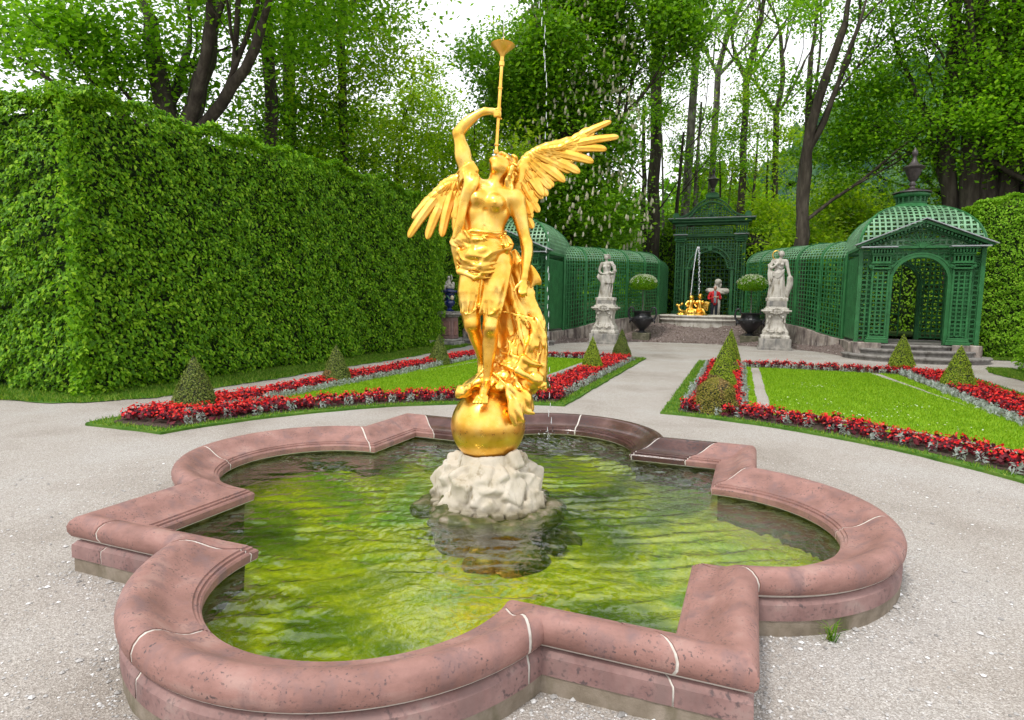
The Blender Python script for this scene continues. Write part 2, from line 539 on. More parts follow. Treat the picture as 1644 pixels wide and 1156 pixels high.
GREEN_SHADE = paint('shaded green trellis paint', (.022, .105, .035), .5, .35, 3, .3)  # darker copy of the green: shade on the timbers put into the colour
GREEN_SHEEN = paint('green trellis paint with sky sheen', (.13, .27, .145), .38, .35, 2, .5)  # lighter copy: sky sheen on dome and barrel slats put into the colour
ZINC = paint('zinc roof edge', (.32, .34, .36), .45, .2, 6)
IRON = paint('black cast iron', (.013, .013, .016), .38, .4, 10, .6, .2)
BROWN_METAL = paint('dark bronze urn metal', (.045, .035, .035), .45, .4, 12)
# ------------------------------------------------------------------ the golden winged figure
STAT_RZ = 0.353
def feather_geo(mb, root, tip, w, nrm, bend=.0, t=.009):
    root = np.array(root, float); tip = np.array(tip, float); nrm = np.array(nrm, float)
    d = tip - root; L = np.linalg.norm(d); d /= L
    nrm = nrm - d * (nrm @ d); nrm /= np.linalg.norm(nrm); s = np.cross(d, nrm)
    n = 11; V = []; te = min(.5, w * .55 / L)
    for i in range(n):
        u = (0, .15, .35, .55, .75)[i] * (1 - te) / .75 if i < 5 else 1 - te * (1 - math.sin((i - 4) / 6 * PI / 2))
        ww = w * (.6 + .4 * math.sin(min(1, u * 1.8) * PI / 2)) * (1 - (.42 * u * u if L > .25 else .15 * u * u)) * math.sqrt(max(0, 1 - max(0, (u - 1 + te) / te) ** 2)) + .002
        c = root + d * L * u + s * bend * L * (u * u) + nrm * (.008 * math.sin(u * PI))
        tt = t * (1 - .5 * u)
        for a, h in ((-1, 0), (-.7, .75), (-.10, .95), (0, 1.5), (.10, .95), (.7, .75), (1, 0), (.5, -.6), (-.5, -.6)):
            V.append(c + s * ww * .5 * a + nrm * tt * h)
    F = []
    m = 9
    for i in range(n - 1):
        for k in range(m):
            l = (k + 1) % m; F.append((i * m + k, i * m + l, i * m + m + l, i * m + m + k))
    mb.add(np.array(V), [np.array(F), np.array([tuple(range(m - 1, -1, -1)), tuple(range((n - 1) * m, n * m))])])

def crumple(P, f=14, amp=.012, seed=3, axis=(1, 1, .45)):
    """sharp outward ridges with flat hollows between, amplitude bounded"""
    Q = P * np.array(axis, np.float32)
    a = np.minimum(np.abs(fnoise(Q, f, seed)) * 1.6, 1.0)
    return amp * (a - .6)

def gold_body(parent):
    s = Sculpt((-.42, -.36, .86), (.36, .36, 3.16), .0078)
    # standing leg (its foot on the sphere)
    s.chain([(.040, .0, 1.98, .100), (.012, -.045, 1.75, .090), (-.005, -.085, 1.53, .060), (-.008, -.088, 1.48, .055)], .03)
    s.chain([(-.008, -.085, 1.50, .056), (-.012, -.06, 1.38, .056), (-.02, -.062, 1.25, .045), (-.028, -.07, 1.07, .031)], .03)
    s.ell((-.006, -.125, 1.50), (.036, .03, .045), .03)                      # kneecap
    s.ell((-.012, -.03, 1.36), (.048, .045, .09), .04)                       # calf
    s.chain([(-.028, -.07, 1.055, .037), (-.040, -.17, 1.035, .036), (-.055, -.245, .985, .031)], .025)
    s.ell((-.026, -.03, 1.03), (.032, .035, .03), .02)
    for i, (dx, l) in enumerate(((-.040, .026), (-.020, .030), (-.002, .028), (.015, .024), (.031, .018))):
        s.cap((-.053 + dx * .95, -.245, .985), (-.063 + dx * 1.30, -.262 - l, .948), .0135 if i else .017, .0125 if i else .0155, .004)
    # trailing leg, bent back
    s.chain([(-.125, .0, 1.97, .100), (-.165, -.035, 1.75, .092), (-.155, -.06, 1.54, .062), (-.15, -.055, 1.50, .056)], .03)
    s.chain([(-.15, -.05, 1.52, .058), (-.128, .03, 1.42, .055), (-.10, .12, 1.31, .043), (-.085, .19, 1.20, .030)], .03)
    s.ell((-.152, -.09, 1.51), (.034, .03, .042), .03)
    s.chain([(-.085, .195, 1.19, .034), (-.09, .17, 1.10, .030), (-.095, .12, 1.05, .022)], .02)
    # pelvis, belly, rib cage
    s.ell((-.035, .02, 2.03), (.165, .125, .13), .05)
    s.ell((-.062, .0, 2.20), (.150, .095, .14), .05)
    s.ell((-.060, .0, 2.36), (.185, .105, .155), .05)
    s.ell((-.030, .01, 2.47), (.182, .095, .10), .05)
    s.ell((-.07, -.07, 2.20), (.055, .03, .10), .04)
    s.cap((-.17, .01, 2.560), (.15, .02, 2.475), .068, .066, .05)
    # breasts, collar bones, navel
    s.ell((-.120, -.074, 2.452), (.064, .058, .062), .035)
    s.ell((.014, -.080, 2.418), (.068, .060, .064), .035)
    s.ell((-.122, -.133, 2.450), (.009, .008, .009), .008)
    s.ell((.016, -.141, 2.414), (.009, .008, .009), .008)
    s.cap((-.01, -.06, 2.52), (-.15, -.04, 2.57), .014, .012, .02)
    s.cap((.01, -.06, 2.515), (.14, -.04, 2.505), .014, .012, .02)
    s.cap((-.06, -.098, 2.36), (-.062, -.103, 2.22), .010, .009, .03, op='s')
    s.ell((-.064, -.107, 2.245), (.009, .02, .011), .01, op='s')
    # neck and head, thrown back; face turned to the sky
    s.tf = (np.array((.04, 0, 2.74)), 1.16, np.array((-.004, 0, -.026)))
    s.cap((-.005, .015, 2.53), (.025, .0, 2.66), .052, .047, .03)
    s.cap((.005, -.04, 2.58), (.04, -.035, 2.66), .016, .016, .025)
    s.ell((.050, .012, 2.725), (.072, .082, .078), .025)
    s.cap((.022, -.055, 2.712), (.03, -.05, 2.73), .030, .032, .03)           # chin / jaw
    s.ell((.018, -.04, 2.755), (.040, .035, .030), .02)                       # mouth region
    s.cap((.030, -.01, 2.790), (.036, .02, 2.812), .012, .008, .012)          # nose
    s.ell((.006, .015, 2.785), (.020, .014, .012), .012)
    s.ell((.062, .005, 2.788), (.020, .014, .012), .012)
    s.cap((.0, .03, 2.79), (.07, .035, 2.795), .010, .010, .012)              # brow
    s.ell((.014, -.022, 2.783), (.016, .008, .006), .006)                     # lips
    s.ell((.016, -.036, 2.779), (.014, .007, .006), .006)
    s.tf = None
    # raised arm
    s.ell((-.178, .0, 2.60), (.070, .062, .068), .03)
    s.chain([(-.185, .0, 2.60, .062), (-.225, -.005, 2.75, .057), (-.262, -.01, 2.90, .044), (-.268, -.012, 2.935, .043)], .03)
    s.ell((-.235, -.01, 2.78), (.056, .05, .085), .03)
    s.chain([(-.268, -.012, 2.935, .043), (-.215, -.02, 3.00, .044), (-.13, -.03, 3.065, .031), (-.075, -.035, 3.09, .024)], .02)
    s.cap((-.07, -.035, 3.09), (-.015, -.04, 3.088), .026, .026, .02, flat=((0, 1, .2), .75))
    return s

def gold_body2(s):
    # hand on the trumpet: four fingers curled over it and the thumb
    tx = .030
    for i in range(4):
        z = 3.098 - i * .016; x0 = -.004 + i * .002
        L = (.030, .034, .032, .026)[i]
        s.cap((x0, -.048, z), (x0 + L, -.062, z + .002), .0095, .009, .004)
        s.cap((x0 + L, -.062, z + .002), (x0 + L + .014, -.045, z - .006), .009, .008, .004)
        s.cap((x0 + L + .014, -.045, z - .006), (x0 + L + .006, -.026, z - .014), .008, .007, .004)
    s.cap((.005, -.02, 3.075), (.030, -.005, 3.055), .011, .009, .006)
    s.cap((.030, -.005, 3.055), (.050, -.022, 3.04), .009, .008, .004)
    # lowered arm
    s.ell((.165, .005, 2.465), (.072, .066, .075), .03)
    s.chain([(.17, .005, 2.465, .066), (.20, .008, 2.34, .060), (.235, .005, 2.20, .046), (.255, -.002, 2.13, .043)], .03)
    s.chain([(.255, -.002, 2.13, .043), (.262, -.02, 2.06, .045), (.252, -.05, 1.96, .036), (.240, -.07, 1.875, .025)], .025)
    s.cap((.240, -.072, 1.87), (.228, -.085, 1.80), .027, .032, .02, flat=((.1, 1, 0), .65))
    for i in range(4):
        x = .206 + i * .0165; L = (.030, .036, .034, .028)[i]
        k1 = (x - .002, -.100, 1.785 - .012 * (i == 0)); k2 = (x + .000, -.112, 1.785 - L); k3 = (x + .004, -.095, 1.775 - L * 1.45)
        s.cap((x + .004, -.086, 1.805), k1, .012, .0105, .006); s.cap(k1, k2, .0105, .0095, .003)
        s.cap(k2, k3, .0095, .008, .003)
    s.cap((.214, -.085, 1.835), (.178, -.105, 1.795), .013, .011, .008)
    s.cap((.178, -.105, 1.795), (.165, -.112, 1.765), .0105, .0085, .004)

def gold_hair(parent):
    s = Sculpt((-.08, -.14, 2.42), (.23, .20, 2.90), .0065)
    s.tf = (np.array((.04, 0, 2.74)), 1.16, np.array((-.004, 0, -.026)))
    s.ell((.068, .045, 2.735), (.074, .078, .075), .02)
    r = np.random.default_rng(5)
    for i in range(34):
        a = r.uniform(-.3, 2.6); z = r.uniform(2.66, 2.80)
        c = np.array((.068 + .072 * math.cos(a), .045 + .075 * math.sin(a) - .02, z))
        pts = []
        for j in range(5):
            th = j * 1.5 + i
            pts.append((c[0] + .012 * math.cos(th) + .004 * j, c[1] + .012 * math.sin(th), c[2] - .014 * j, .0125 - .001 * j))
        s.chain(pts, .004)
    for i in range(9):                                    # locks falling beside the neck
        x = .098 + .011 * (i % 3) ; y = -.035 + .03 * (i // 3)
        pts = [(x + .010 * math.sin(j * 1.25 + i), y + .010 * math.cos(j * 1.25 + i), 2.72 - .028 * j - .006 * (i % 2), .0165 - .0012 * j) for j in range(7)]
        s.chain(pts, .004)
    for i in range(6):
        a = i / 5 * 2.2 + .3
        s.curve([(.03 + .01 * i, .03 - .01 * i, 2.80, .012), (.06 + .012 * i, .0 + .01 * i, 2.812 - .006 * i, .014), (.10 + .006 * i, -.02 + .02 * i, 2.775 - .012 * i, .013)], .004)
    s.displace(lambda P: .004 * np.abs(fnoise(P, 90, 11)) - .001)
    return link('hair', s.mesh('hair'), GOLD, parent)

def gold_cloth(parent):
    # tight loin cloth and thin cloth on the thighs
    s = Sculpt((-.40, -.30, 1.40), (.28, .34, 2.75), .0085)
    s.chain([(.045, .0, 1.98, .108), (.015, -.045, 1.76, .098), (.002, -.080, 1.585, .067)], .03)
    s.chain([(-.128, .0, 1.97, .108), (-.168, -.035, 1.76, .099), (-.157, -.055, 1.57, .069)], .03)
    s.ell((-.035, .02, 2.02), (.178, .138, .13), .05)
    for sx, x0, x1 in ((1, .05, .005), (-1, -.118, -.155)):
        for i in range(5):
            a = -1.9 + i * .75
            s.curve([(x0 + .09 * math.sin(a), -.095 * math.cos(a * .8), 1.95, .014), (x1 + .02 + .088 * math.sin(a), -.04 - .088 * math.cos(a * .8), 1.76, .010),
                     (x1 + .08 * math.sin(a * .8), -.075 - .07 * math.cos(a * .8), 1.60, .009)], .012)
        s.curve([(x1 - .066, -.07, 1.60, .007), (x1 - .02, -.146, 1.59, .008), (x1 + .04, -.136, 1.63, .008), (x1 + .075, -.07, 1.68, .007)], .012)
        s.ell((x1 + .02, -.148, 1.625), (.012, .010, .012), .01)
        s.ell((x1 + .03, -.158, 1.74), (.018, .022, .06), .02, op='s')
    s.displace(lambda P: crumple(P, 9, .006, 21, (1, 1, .3)))
    o1 = link('thigh_drapery', s.mesh('thigh_drapery'), GOLD, parent)
    # waist bunch
    s = Sculpt((-.42, -.30, 1.82), (.26, .30, 2.36), .0085)
    s.ell((-.095, .0, 2.14), (.200, .168, .080), .03, R=rotm((0, 1, 0), .06))
    s.ell((-.075, -.02, 2.055), (.192, .165, .092), .03, R=rotm((0, 1, 0), -.25))
    s.ell((-.035, -.06, 2.00), (.120, .105, .070), .03, R=rotm((0, 1, 0), -.3))
    r = np.random.default_rng(9)
    for i in range(12):                                  # swags hanging round the front
        z = 2.220 - i * .021; sag = .02 + .012 * i; rad = .170 + .012 * math.sin(i * 1.7)
        pts = []
        for j in range(8):
            a = -1.75 + j * .5
            pts.append((-.085 + rad * 1.04 * math.sin(a) + r.normal() * .007, -(rad - .02) * math.cos(a) + r.normal() * .008,
                        z - sag * math.cos((a - .35) * .9) * .9 + .04 * math.sin(a) * (i > 4) + r.normal() * .006, .012 + r.uniform(0, .012)))
        s.curve(pts, .009)
    for i in range(10):                                  # folded edges standing proud
        x = -.25 + .035 * i; z = 2.19 + .02 * math.sin(i * 2.2)
        y = -math.sqrt(max(.001, .165 ** 2 - (x + .085) ** 2 * .8))
        s.curve([(x, y - .01, z, .009), (x + .03, y - .035, z - .03, .011), (x + .055, y - .02, z - .075, .009), (x + .09, y - .03, z - .10, .007)], .004)
    s.curve([(-.27, -.02, 2.20, .03), (-.285, -.03, 2.10, .035), (-.28, -.03, 2.0, .03), (-.265, -.02, 1.93, .02)], .015)
    s.curve([(.08, -.06, 2.18, .024), (.115, -.06, 2.12, .03), (.105, -.07, 2.05, .026)], .01)
    s.displace(lambda P: crumple(P, 12, .018, 31, (1, .8, 1)) + crumple(P, 26, .009, 33, (1, .8, 1)))
    o2 = link('waist_cloth', s.mesh('waist_cloth'), GOLD, parent)
    # sash from the raised shoulder down the side
    s = Sculpt((-.42, -.26, 2.02), (-.02, .20, 2.84), .0085)
    for i in range(5):
        o = i * .020
        s.curve([(-.155 - o * .3, .05, 2.655, .013), (-.175 + o * 1.3 - .05, -.06, 2.665 - o * .6, .015), (-.155 - .05 + o * .9, -.100 - .004 * i, 2.56 - o * .3, .016),
                 (-.235 + o * .55, -.095, 2.42, .016), (-.262 + o * .5, -.07 - .006 * i, 2.28, .018), (-.285 + o * .6, -.05, 2.16, .021)], .008)
    s.curve([(-.21, -.06, 2.70, .013), (-.235, .0, 2.72, .012), (-.20, .06, 2.70, .012)], .01)
    for i in range(4):                                   # loose sleeve round the raised upper arm
        s.curve([(-.155 + .01 * i, -.066, 2.715 - .02 * i, .013), (-.225, -.075, 2.675 - .026 * i, .014), (-.27 + .004 * i, -.02, 2.645 - .03 * i, .013), (-.26, .05, 2.63 - .03 * i, .012)], .01)
    s.displace(lambda P: crumple(P, 16, .008, 41, (1, 1, .4)))
    o3 = link('shoulder_sash', s.mesh('shoulder_sash'), GOLD, parent)
    # long cloth streaming behind the legs
    s = Sculpt((-.36, -.36, .70), (.54, .42, 2.30), .0085)
    s.ell((.10, .11, 1.90), (.10, .06, .24), .03, R=rotm((0, 1, 0), -.2))
    s.ell((.175, .08, 1.55), (.14, .06, .30), .04, R=rotm((0, 1, 0), -.35))
    s.ell((.24, .03, 1.25), (.17, .10, .20), .04)
    s.ell((.07, .03, 1.06), (.24, .13, .09), .04, R=rotm((0, 1, 0), -.1))
    s.ell((.08, .11, 1.35), (.16, .06, .25), .04)
    s.curve([(.17, .06, 2.0, .05), (.255, .05, 1.78, .055), (.335, .02, 1.55, .062), (.385, .0, 1.35, .07), (.375, -.01, 1.15, .075), (.31, -.03, 1.03, .07)], .02, flat=((.3, 1, 0), .7))
    s.curve([(.10, .08, 1.95, .05), (.16, .07, 1.72, .06), (.24, .03, 1.50, .07), (.28, .0, 1.30, .07)], .012)
    r = np.random.default_rng(17)
    n = 17
    for i in range(n):
        t = i / (n - 1)
        x_top = -.02 + .17 * t; y_top = .13 - .07 * t
        mid1 = (.03 + .20 * t, .16 - .13 * t, 1.78)
        mid2 = (-.01 + .385 * t + .02 * math.sin(i * 2.1), .15 - .13 * t + .02 * math.cos(i * 1.7), 1.48)
        mid3 = (-.03 + .455 * t + .02 * math.sin(i * 1.3), .10 - .12 * t, 1.24 - .04 * t)
        end = (-.13 + .47 * t + .03 * math.sin(i * 2.4), .02 - .16 * math.sin(t * PI), 1.055 - .02 * math.cos(i))
        rad = .034 + .012 * math.sin(i * 1.9) ** 2
        s.curve([(x_top, y_top, 2.06, .022), (*mid1, rad * .62), (*mid2, rad * .8), (*mid3, rad * .9), (*end, rad * .8)], .004, n=5)
    # bulging folds and scalloped lower hem wrapped round the sphere
    for c, a, rr in (((.20, -.03, 1.20), .3, (.15, .11, .07)), ((.30, -.06, 1.08), -.5, (.12, .09, .085)), ((.12, .04, 1.12), .1, (.17, .12, .07)),
                     ((-.12, .02, 1.06), -.5, (.12, .11, .055)), ((.22, -.12, 1.00), .2, (.11, .07, .06)), ((-.19, -.05, 1.015), -.6, (.075, .06, .05))):
        s.ell(c, rr, .02, R=rotm((0, 1, 0), a))
    for p in ([(-.10, -.06, 1.13, .018), (-.17, -.12, 1.05, .022), (-.235, -.12, .985, .024), (-.26, -.07, .965, .016)],
              [(-.05, -.03, 1.18, .016), (-.12, -.11, 1.10, .02), (-.17, -.16, 1.03, .022), (-.195, -.17, .99, .016)],
              [(.02, -.10, 1.15, .018), (.08, -.17, 1.10, .022), (.16, -.20, 1.03, .026), (.235, -.20, .93, .022)],
              [(.04, -.05, 1.22, .018), (.15, -.13, 1.19, .024), (.27, -.15, 1.13, .026), (.37, -.10, 1.06, .022)],
              [(.07, -.03, 1.30, .016), (.19, -.10, 1.27, .024), (.33, -.10, 1.22, .026), (.40, -.04, 1.20, .02)],
              [(.12, -.18, 1.06, .020), (.15, -.235, .96, .022), (.165, -.265, .86, .022), (.19, -.265, .79, .012)],
              [(.17, -.17, 1.04, .022), (.215, -.22, .95, .024), (.26, -.215, .88, .022), (.325, -.20, .86, .010)],
              [(.14, -.19, 1.02, .020), (.175, -.25, .92, .022), (.215, -.25, .85, .018), (.25, -.24, .81, .010)]):
        s.curve(p, .012, n=5, flat=((.2, 1, .3), .85))
    r = np.random.default_rng(23)
    for i in range(16):
        t = i / 15; a0 = .10 + .26 * t
        s.curve([(a0 - .03, .0 - .05 * t, 1.62 - .05 * t, .010), (a0 + .03 + r.normal() * .02, -.04 - .03 * t, 1.45 - .03 * t, .014), (a0 + .02 + r.normal() * .03, -.075, 1.27, .015),
                 (a0 - .03 + r.normal() * .02, -.10, 1.12 + r.normal() * .02, .014), (a0 - .10 + r.normal() * .02, -.13, 1.02, .009)], .009, n=5)
    for i in range(12):
        x = -.02 + .035 * i; z = 1.32 - .024 * i + r.normal() * .02
        s.curve([(x, -.05, z, .008), (x + .07, -.10, z - .06 + r.normal() * .01, .014), (x + .15, -.11, z - .05, .013), (x + .20, -.06, z + .01, .007)], .012, n=5)
    for c, rr in (((.235, -.165, .945), (.095, .055, .10)), ((.195, -.215, .875), (.055, .040, .10)), ((.275, -.18, .90), (.06, .03, .06)), ((-.20, -.12, .995), (.075, .05, .05))):
        s.ell(c, rr, .015)
    # flap beyond the lowered hand
    s.curve([(.24, .0, 1.98, .02), (.29, .0, 1.92, .035), (.315, -.01, 1.85, .035), (.29, -.02, 1.80, .02)], .02, flat=((0, 1, 0), .5))
    s.curve([(.17, .05, 2.08, .03), (.235, .03, 1.95, .04), (.22, .02, 1.80, .04), (.26, .02, 1.62, .04)], .02, flat=((0, 1, 0), .6))
    s.displace(lambda P: crumple(P, 7, .022, 51, (1, 1, .5)) + crumple(P, 15, .012, 53, (1, 1, .7)) + crumple(P, 34, .004, 55, (1, 1, .8)), band=.08)
    s.displace(lambda P: np.clip(P[:, 0] - .425, 0, 1) * 2.0 + np.clip(-.27 - P[:, 0], 0, 1) * 2.0, band=.3)
    o4 = link('flowing_drapery', s.mesh('flowing_drapery'), GOLD, parent)
    return o1, o2, o3, o4

def gold_wing(parent, bone, nrm, tips, roots, widths, cov, name='wing'):
    nrm = np.array(nrm, float)
    mb = MB()
    AL = np.concatenate([np.array(bone)[:, :3], np.array(tips), np.array(roots)])
    s = Sculpt(AL.min(0) - .08, AL.max(0) + .08, .0085)
    s.curve(bone, .02, 5, flat=(nrm, .6))
    nu = nrm / np.linalg.norm(nrm)
    for j in range(len(roots) * 2 - 1):                   # the body of the wing under the feathers
        t_ = j / 2; q = int(t_); u = t_ - q; k2 = min(q + 1, len(roots) - 1)
        a = np.array(roots[q]) * (1 - u) + np.array(roots[k2]) * u; b = np.array(tips[q]) * (1 - u) + np.array(tips[k2]) * u
        e = a + (b - a) * (.62 if q > 2 else .45)
        s.cap(a - nu * .004, e - nu * .002, .042, .030, .02, flat=(nu, .38))
    s.displace(lambda P: .005 * np.abs(fnoise(P, 30, 8)) - .002)
    w = link(name, s.mesh(name), GOLD, parent)
    for i, (a, b, ww) in enumerate(zip(roots, tips, widths)):
        m = MB(); off = nrm / np.linalg.norm(nrm) * (.006 * (i % 2))
        feather_geo(m, np.array(a) + off, np.array(b) + off, ww, nrm, bend=.10 * (1 if b[0] > 0 else -1))
        m.build('feather', GOLD_OLD, w, smooth=True)
    # covert rows
    for row, (fr, ln, wd, off) in enumerate(cov):
        for i in range(len(roots) * 2 - 1):
            t = i / 2; j = int(t); u = t - j
            k = min(j + 1, len(roots) - 1)
            a = np.array(roots[j]) * (1 - u) + np.array(roots[k]) * u
            b = np.array(tips[j]) * (1 - u) + np.array(tips[k]) * u
            d = b - a; L = np.linalg.norm(d)
            n_ = nrm / np.linalg.norm(nrm)
            p0 = a + d / L * (fr - .02) + n_ * off; p1 = p0 + d / L * ln * (.8 + .25 * math.sin(i * 2.3)) - n_ * .004
            m = MB(); feather_geo(m, p0, p1, wd, nrm, t=.008)
            m.build('covert_feather', GOLD_OLD, w, smooth=True)
    return w

def golden_statue():
    root = empty('winged_statue', (0, 0, 0), STAT_RZ,
                 'golden winged figure blowing a raised trumpet, standing on one foot on the golden sphere', 'statue')
    s = gold_body(root); gold_body2(s)
    link('body', s.mesh('body'), GOLD, root)
    gold_hair(root); gold_cloth(root)
    N = (0.05, -1, .12)
    R = [(.15, .10, 2.44, .05), (.185, .12, 2.58, .062), (.215, .12, 2.70, .062), (.27, .12, 2.79, .058), (.36, .12, 2.85, .048), (.45, .12, 2.885, .040), (.53, .12, 2.90, .034),
         (.66, .12, 2.955, .024), (.78, .12, 3.02, .018)]
    tipsR = [(.865, .12, 3.11), (.935, .11, 3.0), (.855, .105, 2.905), (.765, .10, 2.80), (.67, .095, 2.715), (.56, .09, 2.635), (.455, .085, 2.575), (.40, .08, 2.515), (.345, .08, 2.45), (.31, .075, 2.37), (.29, .075, 2.28)]
    rootsR = [(.52, .12, 2.88), (.50, .12, 2.87), (.45, .12, 2.86), (.40, .12, 2.845), (.35, .12, 2.82), (.30, .12, 2.79), (.26, .12, 2.76), (.235, .12, 2.71), (.21, .12, 2.65), (.19, .12, 2.58), (.175, .12, 2.50)]
    gold_wing(root, R, N, tipsR, rootsR, [.066, .075, .085, .092, .096, .098, .10, .10, .098, .095, .085],
              [(.16, .14, .060, .0), (.09, .13, .058, .009), (.02, .12, .054, .017), (-.03, .10, .050, .024)])
    Lb = [(-.16, .10, 2.40, .055), (-.20, .12, 2.54, .062), (-.245, .12, 2.62, .054), (-.32, .12, 2.62, .046), (-.385, .12, 2.575, .036), (-.42, .12, 2.535, .026)]
    tipsL = [(-.655, .115, 2.345), (-.70, .11, 2.205), (-.56, .105, 2.185), (-.445, .10, 2.195), (-.33, .10, 2.21), (-.28, .10, 2.20)]
    rootsL = [(-.40, .12, 2.55), (-.37, .12, 2.57), (-.335, .12, 2.59), (-.295, .12, 2.60), (-.26, .12, 2.58), (-.23, .12, 2.56)]
    gold_wing(root, Lb, N, tipsL, rootsL, [.075, .088, .094, .094, .092, .085],
              [(.13, .13, .058, .0), (.06, .12, .056, .009), (.0, .10, .052, .017)])
    return root

def trumpet():
    root = empty('trumpet', (0, 0, 0), STAT_RZ, 'long golden trumpet held upright to the lips of the winged figure', 'trumpet')
    a = np.array((.016, -.040, 2.788)); b = np.array((.052, -.040, 3.475)); d = b - a; d /= np.linalg.norm(d)
    m = MB()
    L = np.linalg.norm(b - a)
    prof = [(0, .016), (.02, .018), (.028, .011), (.05, .010), (.058, .017), (.066, .017), (.07, .0115), (.30, .0125), (.305, .019), (.325, .019), (.33, .0125),
            (.46, .0125), (.463, .017), (.473, .017), (.476, .012), (.62, .0115), (.625, .019), (.655, .019), (.66, .0135), (.688, .014)]
    m.tube([a + d * z for z, r in prof], [r for z, r in prof], 20)
    m.build('tube', GOLD_OLD, root, smooth=False, angle=40)
    m = MB(); c = a + d * .688
    pr = [(0, .014), (.02, .024), (.045, .048), (.065, .072), (.08, .086), (.084, .090), (.088, .086), (.080, .074), (.06, .050), (.03, .02), (.028, .002)]
    m.tube([c + d * z for z, r in pr], [r for z, r in pr], 28, caps=True)
    m.build('bell', GOLD_OLD, root, angle=50)
    m = MB(); m.tube([c + d * .03, c + d * .11, c + d * .14], [.006, .005, .003], 8)
    m.build('nozzle', GOLD_OLD, root, smooth=True)
    return c + d * .14, d
# ------------------------------------------------------------------ basin outline
BA, BB, BD = .80, 1.62, .045
BR = math.hypot(BA, BD)
BROT = -.0205
NL, NA = 14, 44
def basin_side(d):
    """points of the south side from the left corner to the right corner at offset d (last point left out)"""
    c = BB + BD; R = BR + d; y = BB + d
    x = math.sqrt(max(1e-6, R * R - (y - c) ** 2))
    th = math.atan2(y - c, x)            # angle of tip below/above centre line
    P = [(-y + (y - x) * i / NL, -y) for i in range(NL)]
    a0 = PI + math.asin(min(1, max(-1, (y - c) / R)))
    a1 = 2 * PI - math.asin(min(1, max(-1, (y - c) / R)))
    P += [(R * math.cos(a0 + (a1 - a0) * i / NA), -c + R * math.sin(a0 + (a1 - a0) * i / NA)) for i in range(NA)]
    P += [(x + (y - x) * i / NL, -y) for i in range(NL)]
    return np.array(P)
NS = 2 * NL + NA
def ring(d):
    """closed outline at offset d: 4*NS points, garden coordinates"""
    S = basin_side(d); out = []
    for k in range(4):
        a = k * PI / 2 + BROT
        c, s = math.cos(a), math.sin(a)
        out.append(np.stack([S[:, 0] * c - S[:, 1] * s, S[:, 0] * s + S[:, 1] * c], 1))
    return np.concatenate(out)
def s2i(s):
    """stone coordinate 3k+s -> float index on the ring"""
    k = int(s // 3); t = s - 3 * k
    j = t * NL if t < 1 else NL + (t - 1) * NA if t < 2 else NL + NA + (t - 2) * NL
    return k * NS + j
def ring_at(R, fi):
    n = len(R); i = int(math.floor(fi)) % n; u = fi - math.floor(fi)
    return R[i] * (1 - u) + R[(i + 1) % n] * u
def sweep(prof, i0=None, i1=None, cap=True):
    """sweep closed profile [(d,z)] along the outline between float indices"""
    rings = [ring(d) for d, z in prof]
    if i0 is None: idx = list(range(4 * NS)); closed = True
    else:
        idx = [i0] + [i for i in range(math.floor(i0) + 1, math.ceil(i1))] + [i1]; closed = False
    m = len(prof)
    V = np.array([[(*ring_at(rings[j], i), prof[j][1]) for j in range(m)] for i in idx]).reshape(-1, 3)
    n = len(idx); F = []
    for a in range(n if closed else n - 1):
        b = (a + 1) % n
        for j in range(m):
            l = (j + 1) % m
            F.append((a * m + j, a * m + l, b * m + l, b * m + j))
    FF = [np.array(F)]
    if not closed: FF.append(np.array([tuple(range(m - 1, -1, -1)), tuple(range((n - 1) * m, n * m))]))
    return V, FF
def inside_basin(x, y, d):
    c, s = math.cos(-BROT), math.sin(-BROT)
    X = np.abs(x * c - y * s); Y = np.abs(x * s + y * c)
    c0 = BB + BD
    return (np.maximum(X, Y) < BB + d) | (np.hypot(X - c0, Y) < BR + d) | (np.hypot(X, Y - c0) < BR + d)

